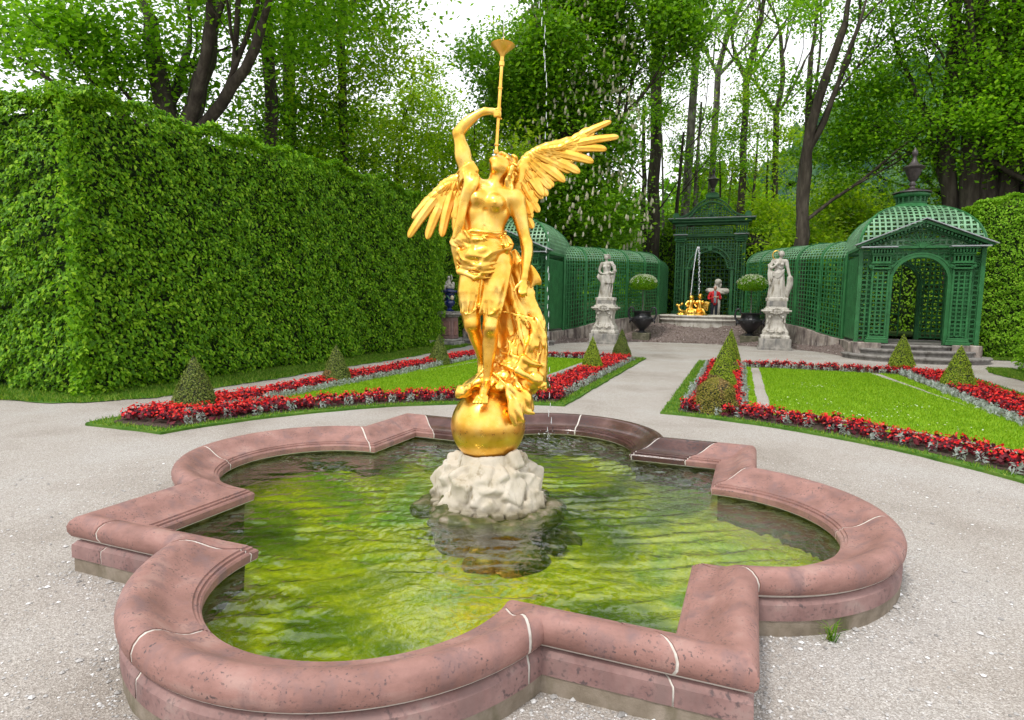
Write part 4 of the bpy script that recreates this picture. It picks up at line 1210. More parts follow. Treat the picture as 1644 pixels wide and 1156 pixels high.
def beds():
    beg = []; sil = []          # (x, y, section)
    for side, nm in ((1, 'right'), (-1, 'left')):
        L = [('turf_edging', 0, 0, 0, 0, ROUGH_GRASS, .030), ('bed_soil', .17, .42, .12, .24, SOIL, .034), ('inner_turf', .86, 1.62, 1.52, 1.27, LAWN, .040),
             ('gravel_band', 1.03, 2.04, 1.60, 1.40, GRAVEL, .044), ('lawn', 1.22, 2.24, 1.62, 1.60, LAWN, .050)]
        for n_, dn, do, db, di, mt, z in L:
            o = flat_poly(n_, wobble(bed_poly(side, dn, do, db, di), .012 if n_ != 'bed_soil' else .02), (), z, mt, side=.05 if n_ == 'turf_edging' else 0); tag(o, kind='structure')
        P0, P1, P2, P3, P4 = (bed_poly(side, *l[1:5]) for l in L)
        bx = (.5, 7.3, .8, 14.6) if side > 0 else (-6.4, -.6, .8, 14.6)
        blades('edging_grass', 90000, bx, lambda X, Y: in_poly(P0, X, Y) & ~in_poly(P1, X, Y), .045, .03, GRASSY)
        blades('inner_grass', 110000, bx, lambda X, Y: in_poly(P2, X, Y) & ~in_poly(P3, X, Y), .04, .04)
        blades('lawn_grass', 170000, bx, lambda X, Y: in_poly(P4, X, Y), .035, .05)
        # planting rows
        rows = [('near', [(.36,), (.52,), (.68,)], .17, (0, 0)), ('back', [(.40,), (.62,), (.85,)], .19, (0, 0))]
        def add(lst, dn, do, db, di, which, step, jit, sec):
            for q in line_pts(sub_line(side, dn, do, db, di, which), step, jit): lst.append((q[0], q[1], (nm, sec)))
        for o_ in (.34, .50, .66): add(beg, o_, 1, .5, .3, 'near', .185, .03, 'near border')
        for o_ in (.25,): add(sil, o_, .6, .5, .3, 'near', .30, .05, 'near border')
        for o_ in (.85, 1.02, 1.19): add(beg, .5, 1, o_, .6, 'back', .19, .035, 'back border')
        add(sil, .5, 1, 1.40, .6, 'back', .17, .03, 'back border')
        for o_ in (.62, .78, .94, 1.10, 1.26): add(beg, .6, o_, 1, .3, 'outer', .185, .035, 'outer border')
        for o_ in (1.42, 1.52): add(sil, .6, o_, 1, .3, 'outer', .17, .03, 'outer border')
        for o_ in ((.46, .60, .98, 1.08) if side > 0 else (.42, .58, .74, .90, 1.04)): add(beg, .5, 1, 1, o_, 'inner', .185, .035, 'inner border')
        for o_ in ((.32, 1.20) if side > 0 else (.30, 1.17)): add(sil, .5, 1, 1, o_, 'inner', .16, .02, 'inner border')
        S1, S2 = bed_poly(side, .26, .36, .3, .3), bed_poly(side, .80, 1.45, 1.4, 1.2)
        gx, gy = np.meshgrid(np.arange(-6.4, 7.4, .18), np.arange(.9, 3.2, .18)); gx = gx.ravel() + rng.normal(size=gx.size) * .03; gy = gy.ravel() + rng.normal(size=gy.size) * .03
        m_ = in_poly(S1, gx, gy) & ~in_poly(S2, gx, gy); beg += [(a_, b_, (nm, 'pointed near end')) for a_, b_ in zip(gx[m_], gy[m_])]
        beg = [q for q in beg if not (q[2] == (nm, 'near border') and (q[1] < 2.0))] if True else beg
    # box cones stand in the beds
    cones = CONES
    def clear(lst, r):
        return [q for q in lst if all(math.hypot(q[0] - c[0], q[1] - c[1]) > c[2] * .9 + r for c in cones)]
    beg = clear(beg, .02); sil = clear(sil, 0)
    P1R, P1L = bed_poly(1, .14, .25, .1, .2), bed_poly(-1, .14, .25, .1, .2)
    def ok(q):
        x, y = np.array([q[0]]), np.array([q[1]])
        return in_poly(P1R, x, y)[0] or in_poly(P1L, x, y)[0]
    beg = [q for q in beg if ok(q)]; sil = [q for q in sil if ok(q)]
    def dist(q): return math.hypot(q[0] - 1.785, q[1] + 4.388)
    def vis(q):
        a = math.atan2(-(q[0] - 1.785), q[1] + 4.388) - CAM_YAW
        return abs(a) < .70
    for lst, kinds, name, cat, lab, asp in ((beg, ('leaf', 'flower'), 'begonia', 'begonia', 'red begonia with dark leaves in the %s of the %s flower bed', .8),
                                            (sil, ('silver',), 'dusty_miller', 'silver plant', 'small silver leaved plant edging the %s of the %s flower bed', .28)):
        lst.sort(key=lambda q: (not vis(q), dist(q)))
        near, rest = lst[:300], [q for q in lst[300:] if vis(q) or True]
        protos = []
        for i in range(5):
            ms = []
            for k in kinds:
                P, N, S = plant_parts(i, k)
                ms.append((quad_leaf_mesh({'leaf': 'leaves', 'flower': 'blossoms', 'silver': 'dusty_miller'}[k], P, N, S, asp)))
            protos.append(ms)
        for m_ in protos:
            for me, k in zip(m_, kinds): me.materials.append({'leaf': RED_LEAF, 'flower': RED_FLOWER, 'silver': SILVER}[k])
        if len(kinds) == 2:          # small far plants: one mesh with both
            pass
        for i, q in enumerate(near):
            label = lab % (q[2][1], q[2][0]); grp = '%ss planted in the %s of the %s bed' % (cat, q[2][1], q[2][0])
            sc = rng.uniform(.85, 1.2); ms = protos[i % 5]
            if len(kinds) == 2:
                e = empty(name, (q[0], q[1], .03), (i * 2.4) % 6.28, label, cat, grp); e.scale = (sc, sc, sc)
                link('leaves', ms[0], None, e); link('blossoms', ms[1], None, e)
            else:
                o = link(name, ms[0], None, None, (q[0], q[1], .03), (i * 2.4) % 6.28); tag(o, label, cat, grp); o.scale = (sc, sc, sc)
        pts = np.array([(q[0], q[1], .03) for q in rest]); sc = rng.uniform(.8, 1.2, len(pts))
        for k in kinds:
            me = scatter_mesh({'leaf': 'begonia_leaves', 'flower': 'begonia_blossoms', 'silver': 'dusty_miller_mass'}[k], k, pts, asp, sc)
            o = link(me.name, me, {'leaf': RED_LEAF, 'flower': RED_FLOWER, 'silver': SILVER}[k]); tag(o, kind='stuff')
    # daisies in the right lawn
    n = 130; X = 2.6 + rng.uniform(0, 1, n) ** .8 * 2.2; Y = rng.uniform(5.4, 9.5, n)
    cl = rng.normal(size=(n, 2)) * .25; ctr = np.array([(3.4, 5.9), (4.0, 6.2), (4.4, 7.2), (2.9, 6.9), (4.6, 5.4), (3.2, 9.3)])[rng.integers(0, 6, n)]
    X, Y = (ctr + cl).T; okk = in_poly(bed_poly(1, 1.3, 2.3, 1.7, 1.7), X, Y); X, Y = X[okk], Y[okk]
    W = leaf_mat('daisy petals', [(0, (.75, .75, .72)), (1, (.85, .85, .82))], .2, .6, .2)
    P = np.stack([X, Y, np.full(len(X), .085)], 1)
    o = link('daisies', quad_leaf_mesh('daisies', np.repeat(P, 2, 0), rng.normal(size=(len(P) * 2, 3)) * .25 + (0, 0, 1), .022, .9), W); tag(o, kind='stuff')
    # grass along the hedges
    def strip(name, poly, h=.06, n=60000):
        o = flat_poly(name, wobble(poly, .06), (), .012, ROUGH_GRASS); tag(o, kind='structure')
        xs = [p[0] for p in poly]; ys = [p[1] for p in poly]
        blades(name + '_blades', n, (min(xs), max(xs), min(ys), max(ys)), lambda X, Y: in_poly(poly, X, Y), h, .012, GRASSY)
    strip('hedge_verge', [(-13, 1.75), (-9.2, 1.75), (-7.75, 2.1), (-7.15, 3.0), (-7.2, 12), (-7.55, 16.6), (-8.9, 17.0), (-9.2, 15.5), (-8.6, 3), (-13, 3)], .06, 130000)
    strip('hedge_verge', [(8.2, 9.0), (8.9, 9.0), (8.9, 16.2), (8.35, 16.2), (8.0, 15.0)], .06, 30000)
    strip('hedge_verge', [(-14, 18.3), (-8.9, 18.3), (-8.9, 19.2), (-14, 19.2)], .06, 20000)
    strip('hedge_verge', [(9.0, 19.6), (14, 19.6), (14, 20.4), (9.0, 20.4)], .06, 20000)

# (x, y, radius, height, colour kind, label)
CONES = [(-5.65, 2.36, .33, .80, 0, 'large green box cone nearest the camera in the left flower bed'),
         (-5.55, 5.60, .30, .76, 0, 'broad box cone halfway along the outer border of the left bed, beside the hedge path'),
         (-5.35, 9.60, .29, .78, 0, 'box cone in front of the marble pedestal with the blue vase'),
         (-1.48, 5.75, .27, .72, 0, 'green box cone partly hidden behind the golden drapery of the statue'),
         (-1.48, 10.05, .27, .84, 1, 'bright green box cone in the left bed in front of the left marble statue'),
         (-1.50, 14.1, .29, .86, 0, 'dark green box cone at the far inner corner of the left bed'),
         (1.50, 5.58, .34, .52, 2, 'low rounded yellowish box bush nearest the basin in the right bed'),
         (1.52, 8.05, .29, .86, 1, 'pointed light green box cone just behind the rounded box bush'),
         (1.56, 10.75, .30, .92, 1, 'tall box cone third in the row at the inner border of the right bed'),
         (1.60, 13.7, .30, .98, 1, 'box cone at the far end of the inner border row of the right bed'),
         (6.05, 10.46, .33, .90, 1, 'box cone in the right bed standing nearest the right edge of the photo'),
         (6.06, 15.2, .33, .92, 1, 'box cone with browned base in front of the steps of the right pavilion')]
def cones():
    M = [leaf_mat('box leaves dark', [(0, (.07, .11, .014)), (.5, (.13, .18, .028)), (1, (.23, .26, .07))], .15, .5, .4),
         leaf_mat('box leaves bright', [(0, (.11, .18, .008)), (.5, (.21, .30, .015)), (1, (.36, .42, .05))], .2, .5, .4),
         leaf_mat('box leaves yellowed', [(0, (.10, .11, .015)), (.5, (.20, .19, .03)), (1, (.34, .26, .07))], .2, .5, .3)]
    TAN = leaf_mat('box leaves browned', [(0, (.14, .09, .03)), (.5, (.24, .16, .06)), (1, (.34, .26, .10))], .1, .7, .2)
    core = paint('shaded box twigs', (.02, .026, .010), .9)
    for x, y, R, H, k, lab in CONES:
        root = empty('box_cone' if k < 2 else 'box_bush', (x, y, .02), 0, lab, 'topiary', 'clipped box topiaries in the flower beds')
        n = 6500
        t = 1 - np.sqrt(rng.uniform(0, 1, n)); a = rng.uniform(0, 6.28, n)
        def prof(t):
            if k == 2: return R * np.sqrt(np.clip(1 - t ** 2.2, 0, 1)) * (.96 + .04 * np.cos(t * 9))
            return R * np.clip(1 - t, 0, 1) ** (.92) * (1 + .10 * np.sin(PI * t)) * np.clip(.80 + t * 3.2, 0, 1)
        if k == 2: t = rng.uniform(0, 1, n)
        P0 = np.stack([np.cos(a), np.sin(a), t * 3], 1)
        r = prof(t) * (1 + .045 * fnoise(P0 * R, 9, int(abs(x) * 10) + 50)) + rng.normal(size=n) * .008
        P = np.stack([np.cos(a) * r, np.sin(a) * r, .02 + t * H], 1)
        N = np.stack([np.cos(a), np.sin(a), np.full(n, R / H)], 1) + rng.normal(size=(n, 3)) * .55
        br = (fnoise(P, 5, int(abs(y) * 10)) > (.75 if k else .95)) & (t < .35) if k < 2 else (fnoise(P, 6, 3) > .5)
        link('foliage', quad_leaf_mesh('foliage', P[~br], N[~br], rng.uniform(.016, .030, (~br).sum()), .75), M[k], root)
        if br.sum() > 20: link('browned_foliage', quad_leaf_mesh('browned_foliage', P[br], N[br], rng.uniform(.016, .028, br.sum()), .75), TAN, root)
        mb = MB(); tt = np.linspace(0, .97, 9); mb.lathe([(max(.004, float(prof(np.array([q]))[0]) * .93), .01 + q * H) for q in tt], 20); mb.build('filler_core', core, root)
# ------------------------------------------------------------------ green trellis architecture
class Trellis:
    """collects slats; the 290 longest become objects, the rest one lattice"""
    def __init__(self, parent, mat, limit=290): self.p = parent; self.m = mat; self.s = []; self.limit = limit
    def add(self, P, N, w, t):
        P = np.asarray(P, float)
        if len(P) < 2: return
        L = np.linalg.norm(np.diff(P, axis=0), axis=1).sum()
        if L > .03: self.s.append((L, P, np.asarray(N, float), w, t))
    def line(self, a, b, w, t, n=(0, -1, 0)):
        self.add([a, b], [n, n], w, t)
    def grid(self, us, vs, fmap, mask, w, t, step=.05, lift=True):
        """us: positions of lines running along v; vs: positions of lines along u; fmap(u,v)->(pos,normal)"""
        u0, u1, v0, v1 = us[0], us[-1], vs[0], vs[-1]
        for k, (fix, lo, hi) in enumerate([(u, v0, v1) for u in us] + [(v, u0, u1) for v in vs]):
            along_v = k < len(us); n = max(2, int((hi - lo) / step) + 1); q = np.linspace(lo, hi, n)
            run = []
            for x in q:
                u, v = (fix, x) if along_v else (x, fix)
                if mask is None or mask(u, v):
                    p, nn = fmap(u, v); nn = np.array(nn, float)
                    run.append((np.array(p) + nn * (t * .55 if along_v else -t * .55), nn))
                else:
                    if len(run) > 1: self._flush(run, w, t)
                    run = []
            if len(run) > 1: self._flush(run, w, t)
    def _flush(self, run, w, t):
        P = np.array([r[0] for r in run]); N = np.array([r[1] for r in run])
        # straight runs need only their ends
        d = P[-1] - P[0]; L = np.linalg.norm(d)
        if L > 0:
            off = np.linalg.norm(np.cross(P - P[0], d / L), axis=1).max()
            if off < .004: P = P[[0, -1]]; N = N[[0, -1]]
            elif len(P) > 14: k = np.linspace(0, len(P) - 1, max(8, len(P) // 3)).astype(int); P = P[k]; N = N[k]
        self.add(P, N, w, t)
    def done(self):
        self.s.sort(key=lambda q: -q[0])
        for L, P, N, w, t in self.s[:self.limit]:
            mb = MB(); mb.strip(P, N, w, t); mb.build('slat', self.m, self.p)
        if len(self.s) > self.limit:
            mb = MB()
            for L, P, N, w, t in self.s[self.limit:]: mb.strip(P, N, w, t)
            tag(mb.build('small_slats', self.m, self.p), kind='stuff')

def fl(f):          # flat map facing -y at depth f
    return lambda u, v: ((u, f, v), (0, -1, 0))

def finial(parent, c, s, mat, name='urn_finial'):
    mb = MB()
    pr = [(.20, 0), (.21, .03), (.10, .06), (.07, .12), (.10, .18), (.085, .24), (.07, .28), (.12, .36), (.20, .52), (.235, .62), (.25, .68), (.34, .72), (.35, .75), (.30, .78), (.17, .84), (.09, .95),
          (.055, 1.05), (.05, 1.12), (.08, 1.16), (.095, 1.23), (.07, 1.30), (.03, 1.36), (.008, 1.42)]
    mb.lathe([(r * s, z * s) for r, z in pr], 28, c, flute=(.05, 12, .3 * s, .62 * s))
    return mb.build(name, mat, parent, smooth=False, angle=50)

def corner_pavilion(x, y, label, vis=True):
    root = empty('trellis_pavilion', (x, y, 0), 0, label, 'pavilion', 'domed corner pavilions of the trellis')
    H = 1.67; D = 3.4
    # base: blocks, slab, low walls
    for sx in (-1, 1):
        mb = MB(); mb.box((sx * 1.36, -.02, .24), (.80, .55, .56), bev=.02); mb.build('base_block', BLOCK, root)
        mb = MB(); mb.box((sx * 1.66, 1.9, .22), (.30, 3.2, .52), bev=.015); mb.build('side_wall_base', BLOCK, root)
    mb = MB(); mb.box((0, 1.75, .22), (3.0, 3.5, .54)); mb.build('floor_slab', SLOPE, root)
    for k, (r, d, z) in enumerate(((2.02, 1.62, .17), (1.60, 1.05, .34), (1.02, .62, .49))):
        mb = MB(); P = []; n = 40
        prof = ((0, 0), (.0, z - .07), (-.05, z - .06), (-.055, z - .02), (-.03, z))
        ths = np.linspace(PI, 2 * PI, n); V = []
        for th in ths:
            for o, zz in prof: V.append(((r - o) * math.cos(th), (d - o) * math.sin(th) - .0, zz))
            V.append((0 * math.cos(th) + r * .9 * math.cos(th), .25, z))
        m_ = len(prof) + 1; F = []
        for i in range(n - 1):
            for j in range(m_ - 1): F.append((i * m_ + j, (i + 1) * m_ + j, (i + 1) * m_ + j + 1, i * m_ + j + 1))
        mb.add(np.array(V), np.array(F)); mb.build('step', SLOPE, root, angle=40)
    T = Trellis(root, GREEN, 150); TL = Trellis(root, GREEN_SHEEN, 135)
    # corner posts and frame timbers
    def post(nm, a, b, w, d, mat=GREEN):
        mb = MB(); c = (np.array(a) + np.array(b)) / 2; L = np.abs(np.array(b) - np.array(a)); mb.box(c, (max(L[0], w), max(L[1], d), max(L[2], .001)) if L[2] > 0 else (max(L[0], w), max(L[1], d), w), bev=.008)
        return mb.build(nm, mat, root)
    for sx in (-1, 1):
        post('corner_post', (sx * 1.66, .02, .50), (sx * 1.66, .02, 3.56), .12, .12)
        post('corner_post', (sx * 1.66, D, .50), (sx * 1.66, D, 3.56), .12, .12)
        # pilaster
        cx = sx * 1.10
        mb = MB(); mb.box((cx, -.12, .56), (.66, .30, .09), bev=.01); mb.box((cx, -.12, .635), (.60, .26, .07), bev=.02); mb.box((cx, -.12, .70), (.54, .22, .07), bev=.01)
        mb.build('pilaster_base', GREEN, root)
        for ex in (-.225, .225): post('pilaster_stile', (cx + ex, -.14, .735), (cx + ex, -.14, 2.86), .055, .09)
        us = [cx + q for q in (-.21, -.075, .075, .21)]; vs = list(np.arange(.80, 2.86, .125))
        T.grid(us[1:3], vs, lambda u, v: ((u, -.15, v), (0, -1, 0)), None, .045, .018)
        for v in vs: T.line((cx - .21, -.135, v), (cx + .21, -.135, v), .042, .018)
        for v in np.arange(.82, 2.86, .5): mb = MB(); mb.box((cx, -.02, v), (.40, .02, .04)); mb.build('brace', GREEN_SHADE, root)
        mb = MB(); mb.box((cx, -.12, 2.895), (.52, .24, .05), bev=.01)
        for q in (-1, 1):                                   # volutes
            for rr, tt in ((.075, .10), (.05, .12), (.022, .15)):
                mb.tube([(cx + q * .27, -.12 - tt, 2.97), (cx + q * .27, -.0, 2.97)], rr, 14)
        mb.box((cx, -.13, 3.0), (.56, .22, .045), bev=.012); mb.box((cx, -.13, 3.06), (.62, .28, .03), bev=.01)
        mb.build('capital', GREEN, root)
        mb = MB(); mb.box((cx, -.12, 3.10), (.52, .20, .05)); mb.box((cx, -.12, 3.30), (.52, .20, .05))
        for q in np.linspace(-.24, .24, 6): mb.box((cx + q, -.12, 3.20), (.035, .20, .15))
        mb.build('entablature_block', GREEN, root)
        mb = MB(); mb.box((cx, -.14, 3.35), (.60, .26, .05), bev=.01); mb.box((cx, -.17, 3.52), (.78, .36, .05), bev=.012)
        for q in np.linspace(-.29, .29, 8): mb.box((cx + q, -.16, 3.435), (.045, .28, .10))
        mb.build('dentil_cornice', GREEN, root)
        mb = MB(); mb.box((cx + sx * .12, -.19, 3.565), (1.02, .44, .035)); mb.build('cornice_flashing', ZINC, root)
    # arch
    R, zs, jx = .80, 2.50, .80
    for yy, nm in ((-.04, 'front'), (D, 'rear')):
        mb = MB(); th = np.linspace(0, PI, 30)
        P = [(jx, yy, .50)] + [(R * math.cos(t), yy, zs + R * math.sin(t)) for t in th] + [(-jx, yy, .50)]
        N = [(1, 0, 0)] + [(math.cos(t), 0, math.sin(t)) for t in th] + [(-1, 0, 0)]
        mb.strip(P, N, .16, .10); mb.build('arch_frame', GREEN if yy < 0 else GREEN_SHADE, root)
        mb = MB(); P2 = [(p[0] * 1.09, yy - .07, p[2] + (.07 if 0 < i < 31 else 0)) for i, p in enumerate(P)]; mb.strip(P2, N, .04, .05); mb.build('arch_moulding', GREEN, root)
    def wallmask(u, v):
        if abs(u) < R + .02 and v < zs: return False
        if v >= zs and math.hypot(u, v - zs) < R + .02: return False
        return True
    us = list(np.arange(-1.60, 1.61, .16)); vs = list(np.arange(.58, 3.56, .15))
    T.grid(us, vs, fl(.04), wallmask, .05, .015)
    # pediment
    mb = MB()
    for sx in (-1, 1):
        mb.bar((sx * 1.82, -.16, 3.60), (0, -.16, 4.34), .34, .075); 
    mb.build('raking_cornice', GREEN, root)
    mb = MB()
    for sx in (-1, 1): mb.bar((sx * 1.90, -.20, 3.63), (0, -.20, 4.43), .46, .028)
    mb.build('pediment_flashing', ZINC, root)
    mb = MB()
    for sx in (-1, 1):
        for i in range(17):
            t = (i + .5) / 17; mb.box((sx * 1.62 * (1 - t), -.20, 3.585 + .70 * t - .03), (.05, .22, .06))
        mb.bar((sx * 1.50, -.10, 3.58), (0, -.10, 4.19), .16, .05)
    mb.build('dentils', GREEN_SHADE, root)
    T.grid(list(np.arange(-1.28, 1.29, .16)), [3.60, 3.72, 3.84, 3.96, 4.08], fl(.02), lambda u, v: v - 3.55 < (1.45 - abs(u)) * .43, .045, .015, step=.03)
    mb = MB()
    for i in range(11):
        a = PI * i / 10; mb.bar((0, -.08, 3.60), (.55 * math.cos(a), -.08, 3.60 + .42 * math.sin(a)), .03, .03)
    mb.tube([(0, -.14, 3.62), (0, -.04, 3.62)], .09, 14); mb.bar((-1.3, -.06, 3.565), (1.3, -.06, 3.565), .10, .06)
    mb.build('sunburst', GREEN, root)
    # side walls: close-set upright slats outside, lattice inside
    for sx in (-1, 1):
        f = lambda u, v, sx=sx: ((sx * 1.68, u, v), (sx, 0, 0))
        T.grid(list(np.arange(.10, 3.36, .115)), list(np.arange(.60, 3.6, .30)), f, None, .07, .02)
    # rear wall around its arch
    T.grid(list(np.arange(-1.60, 1.61, .16)), list(np.arange(.58, 3.56, .16)), lambda u, v: ((u, D, v), (0, 1, 0)), wallmask, .05, .015)
    # cloister-vault dome
    z0, hh, cy = 3.58, 1.50, 1.72; th1 = math.radians(71)
    def hw(t): return 1.72 * math.cos(t) ** .92
    for k in range(4):
        c, s = round(math.cos(k * PI / 2)), round(math.sin(k * PI / 2))
        def fm(u, t, c=c, s=s):
            y_ = -hw(t); z = z0 + hh * math.sin(t)
            n = (0, -math.cos(t) * .85, math.sin(t)); X, Y = u * c - y_ * s, u * s + y_ * c
            return ((X, cy + Y, z), (n[0] * c - n[1] * s, n[0] * s + n[1] * c, n[2]))
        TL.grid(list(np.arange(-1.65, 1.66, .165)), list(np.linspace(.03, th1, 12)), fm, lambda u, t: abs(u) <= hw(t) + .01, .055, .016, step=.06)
    mb = MB()
    for sx, sy in ((-1, -1), (1, -1), (1, 1), (-1, 1)):
        tt = np.linspace(0, th1, 14); mb.strip([(sx * hw(t), cy + sy * hw(t), z0 + hh * math.sin(t)) for t in tt], [(sx * math.cos(t), sy * math.cos(t), math.sin(t) * 1.2) for t in tt], .07, .05)
    mb.box((0, cy, z0 - .01), (3.50, .10, .08)); mb.build('dome_ribs', GREEN, root)
    mb = MB()
    for sx in (-1, 1): mb.box((sx * 1.69, cy, z0 - .02), (.10, 3.5, .10), bev=.01); mb.box((0, cy + sx * 1.69, z0 - .02), (3.27, .10, .10), bev=.01)
    mb.build('eaves_beam', GREEN, root)
    zt = z0 + hh * math.sin(th1)
    mb = MB(); mb.lathe([(.66, zt - .06), (.68, zt), (.60, zt + .05), (.46, zt + .12), (.44, zt + .16)], 32, (0, cy, 0), flute=(.02, 32, zt, zt + .14)); mb.build('dome_collar', GREEN, root, angle=40)
    mb = MB()
    for i in range(16):
        a = 2 * PI * i / 16; mb.tube([(.42 * math.cos(a), cy + .42 * math.sin(a), zt + .16), (.44 * math.cos(a), cy + .44 * math.sin(a), zt + .36)], .035, 6)
    mb.lathe([(.36, zt + .16), (.36, zt + .36)], 24, (0, cy, 0)); mb.lathe([(.46, zt + .15), (.46, zt + .185)], 32, (0, cy, 0)); mb.build('lantern_drum', GREEN_SHADE, root)
    mb = MB(); mb.lathe([(.44, zt + .355), (.52, zt + .40), (.53, zt + .45), (.50, zt + .49)], 32, (0, cy, 0), flute=(.03, 30, zt + .38, zt + .47)); mb.build('lantern_moulding', GREEN, root, angle=50)
    mb = MB(); mb.lathe([(.50, zt + .49), (.58, zt + .51), (.57, zt + .54), (.30, zt + .60), (.16, zt + .63)], 32, (0, cy, 0)); mb.build('lantern_cap', BROWN_METAL, root, angle=40)
    finial(root, (0, cy, zt + .62), 1.0, BROWN_METAL)
    T.done(); TL.done()
    return root

def tunnel(side, label):
    """barrel-roofed lattice walk curving from the corner pavilion to the central niche"""
    A = .07
    ctrl = [(5.25, 20.7, .48), (4.75, 21.35, .60), (4.1, 22.1, .82), (3.35, 23.0, .96), (2.6, 24.1, 1.06), (1.95, 25.4, 1.12)]
    P = catmull(ctrl, 8); P[:, 0] = A + side * P[:, 0]
    root = empty('trellis_walk', (0, 0, 0), 0, label, 'trellis walk', 'barrel roofed trellis walks')
    T = Trellis(root, GREEN, 190); TL = Trellis(root, GREEN_SHEEN, 100)
    seg = np.linalg.norm(np.diff(P[:, :2], axis=0), axis=1); L = np.concatenate([[0], np.cumsum(seg)]); Lt = L[-1]
    def base(s):
        p = np.array([np.interp(s, L, P[:, i]) for i in range(3)]); q = np.array([np.interp(min(s + .1, Lt), L, P[:, i]) - np.interp(max(s - .1, 0), L, P[:, i]) for i in range(2)])
        t = q / np.linalg.norm(q); n = np.array((t[1], -t[0]))      # outward normal towards the garden
        if n[1] > 0: n = -n
        return p, n
    hv, rr, W = 2.55, .95, 2.6
    # profile: up the front wall, over the barrel, down the back wall
    def prof(r):
        if r < hv: return 0, r, (1, 0)
        a = (r - hv) / (rr)                                   # arc quarter, flattened crown
        if a <= PI / 2: return -rr * (1 - math.cos(a)) * 1.2, hv + rr * .72 * math.sin(a), (math.cos(a), math.sin(a))
        r2 = r - hv - rr * PI / 2
        return -rr * 1.2 - r2, hv + rr * .72 * (1 - .04 * r2), (0, 1)
    R1 = hv + rr * PI / 2 + .8
    def fm(s, r):
        p, n = base(s); o, z, (a, b) = prof(r); top = 4.10 - (p[2] + hv + rr * .72)
        zz = p[2] + z * (1 + top / (hv + rr * .72))
        return ((p[0] + n[0] * o, p[1] + n[1] * o, zz), (n[0] * a, n[1] * a, b))
    rs_ = [.03] + list(np.arange(.16, R1, .155)); kk = [r for r in rs_ if r <= hv + .1]
    T.grid(list(np.arange(0, Lt, .135)), kk, fm, None, .040, .014, step=.12)
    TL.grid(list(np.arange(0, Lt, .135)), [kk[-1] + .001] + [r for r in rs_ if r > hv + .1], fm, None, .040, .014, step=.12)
    # stout ribs
    for s in np.arange(0, Lt + .01, Lt / 5):
        mb = MB(); q = [fm(s, r) for r in np.linspace(0, R1, 26)]; mb.strip([a for a, b in q], [b for a, b in q], .09, .08); mb.build('hoop', GREEN, root)
    # rear wall lattice
    def fb(s, r):
        p, n = base(s); return ((p[0] - n[0] * W, p[1] - n[1] * W, p[2] + r), (n[0], n[1], 0))
    T.grid(list(np.arange(0, Lt, .4)), list(np.arange(.1, 3.4, .4)), fb, None, .045, .016, step=.3)
    # straight return towards the central niche
    x0, y0, z0 = P[-1]; x1, y1 = A + side * 1.95, 29.4
    def fr(s, r):
        o, z, (a, b) = prof(r); xx = x0 + (x1 - x0) * s / 4.0; yy = y0 + (y1 - y0) * s / 4.0
        return ((xx - side * (-o) * -1 * 0 + side * (-o), yy, z0 + z * (4.10 - z0) / (hv + rr * .72)), (-side * a, 0, b))
    T.grid(list(np.arange(0.1, 4.0, .125)), list(np.arange(.05, R1, .16)), fr, None, .045, .016, step=.12)
    T.done(); TL.done()
    # kerb wall under the front
    mb = MB(); V = []; F = []
    for i, p in enumerate(P):
        _, n = base(L[i])
        for o, dz in ((.12, -1.2), (.12, -.01), (-.12, -.01), (-.12, -1.2)): V.append((p[0] + n[0] * o, p[1] + n[1] * o, p[2] + dz))
    for i in range(len(P) - 1):
        for j in range(3): F.append((i * 4 + j, i * 4 + j + 1, i * 4 + 5 + j, i * 4 + 4 + j))
    mb.add(np.array(V), np.array(F)); mb.build('kerb_wall', BLOCK, root, angle=40)
    return root

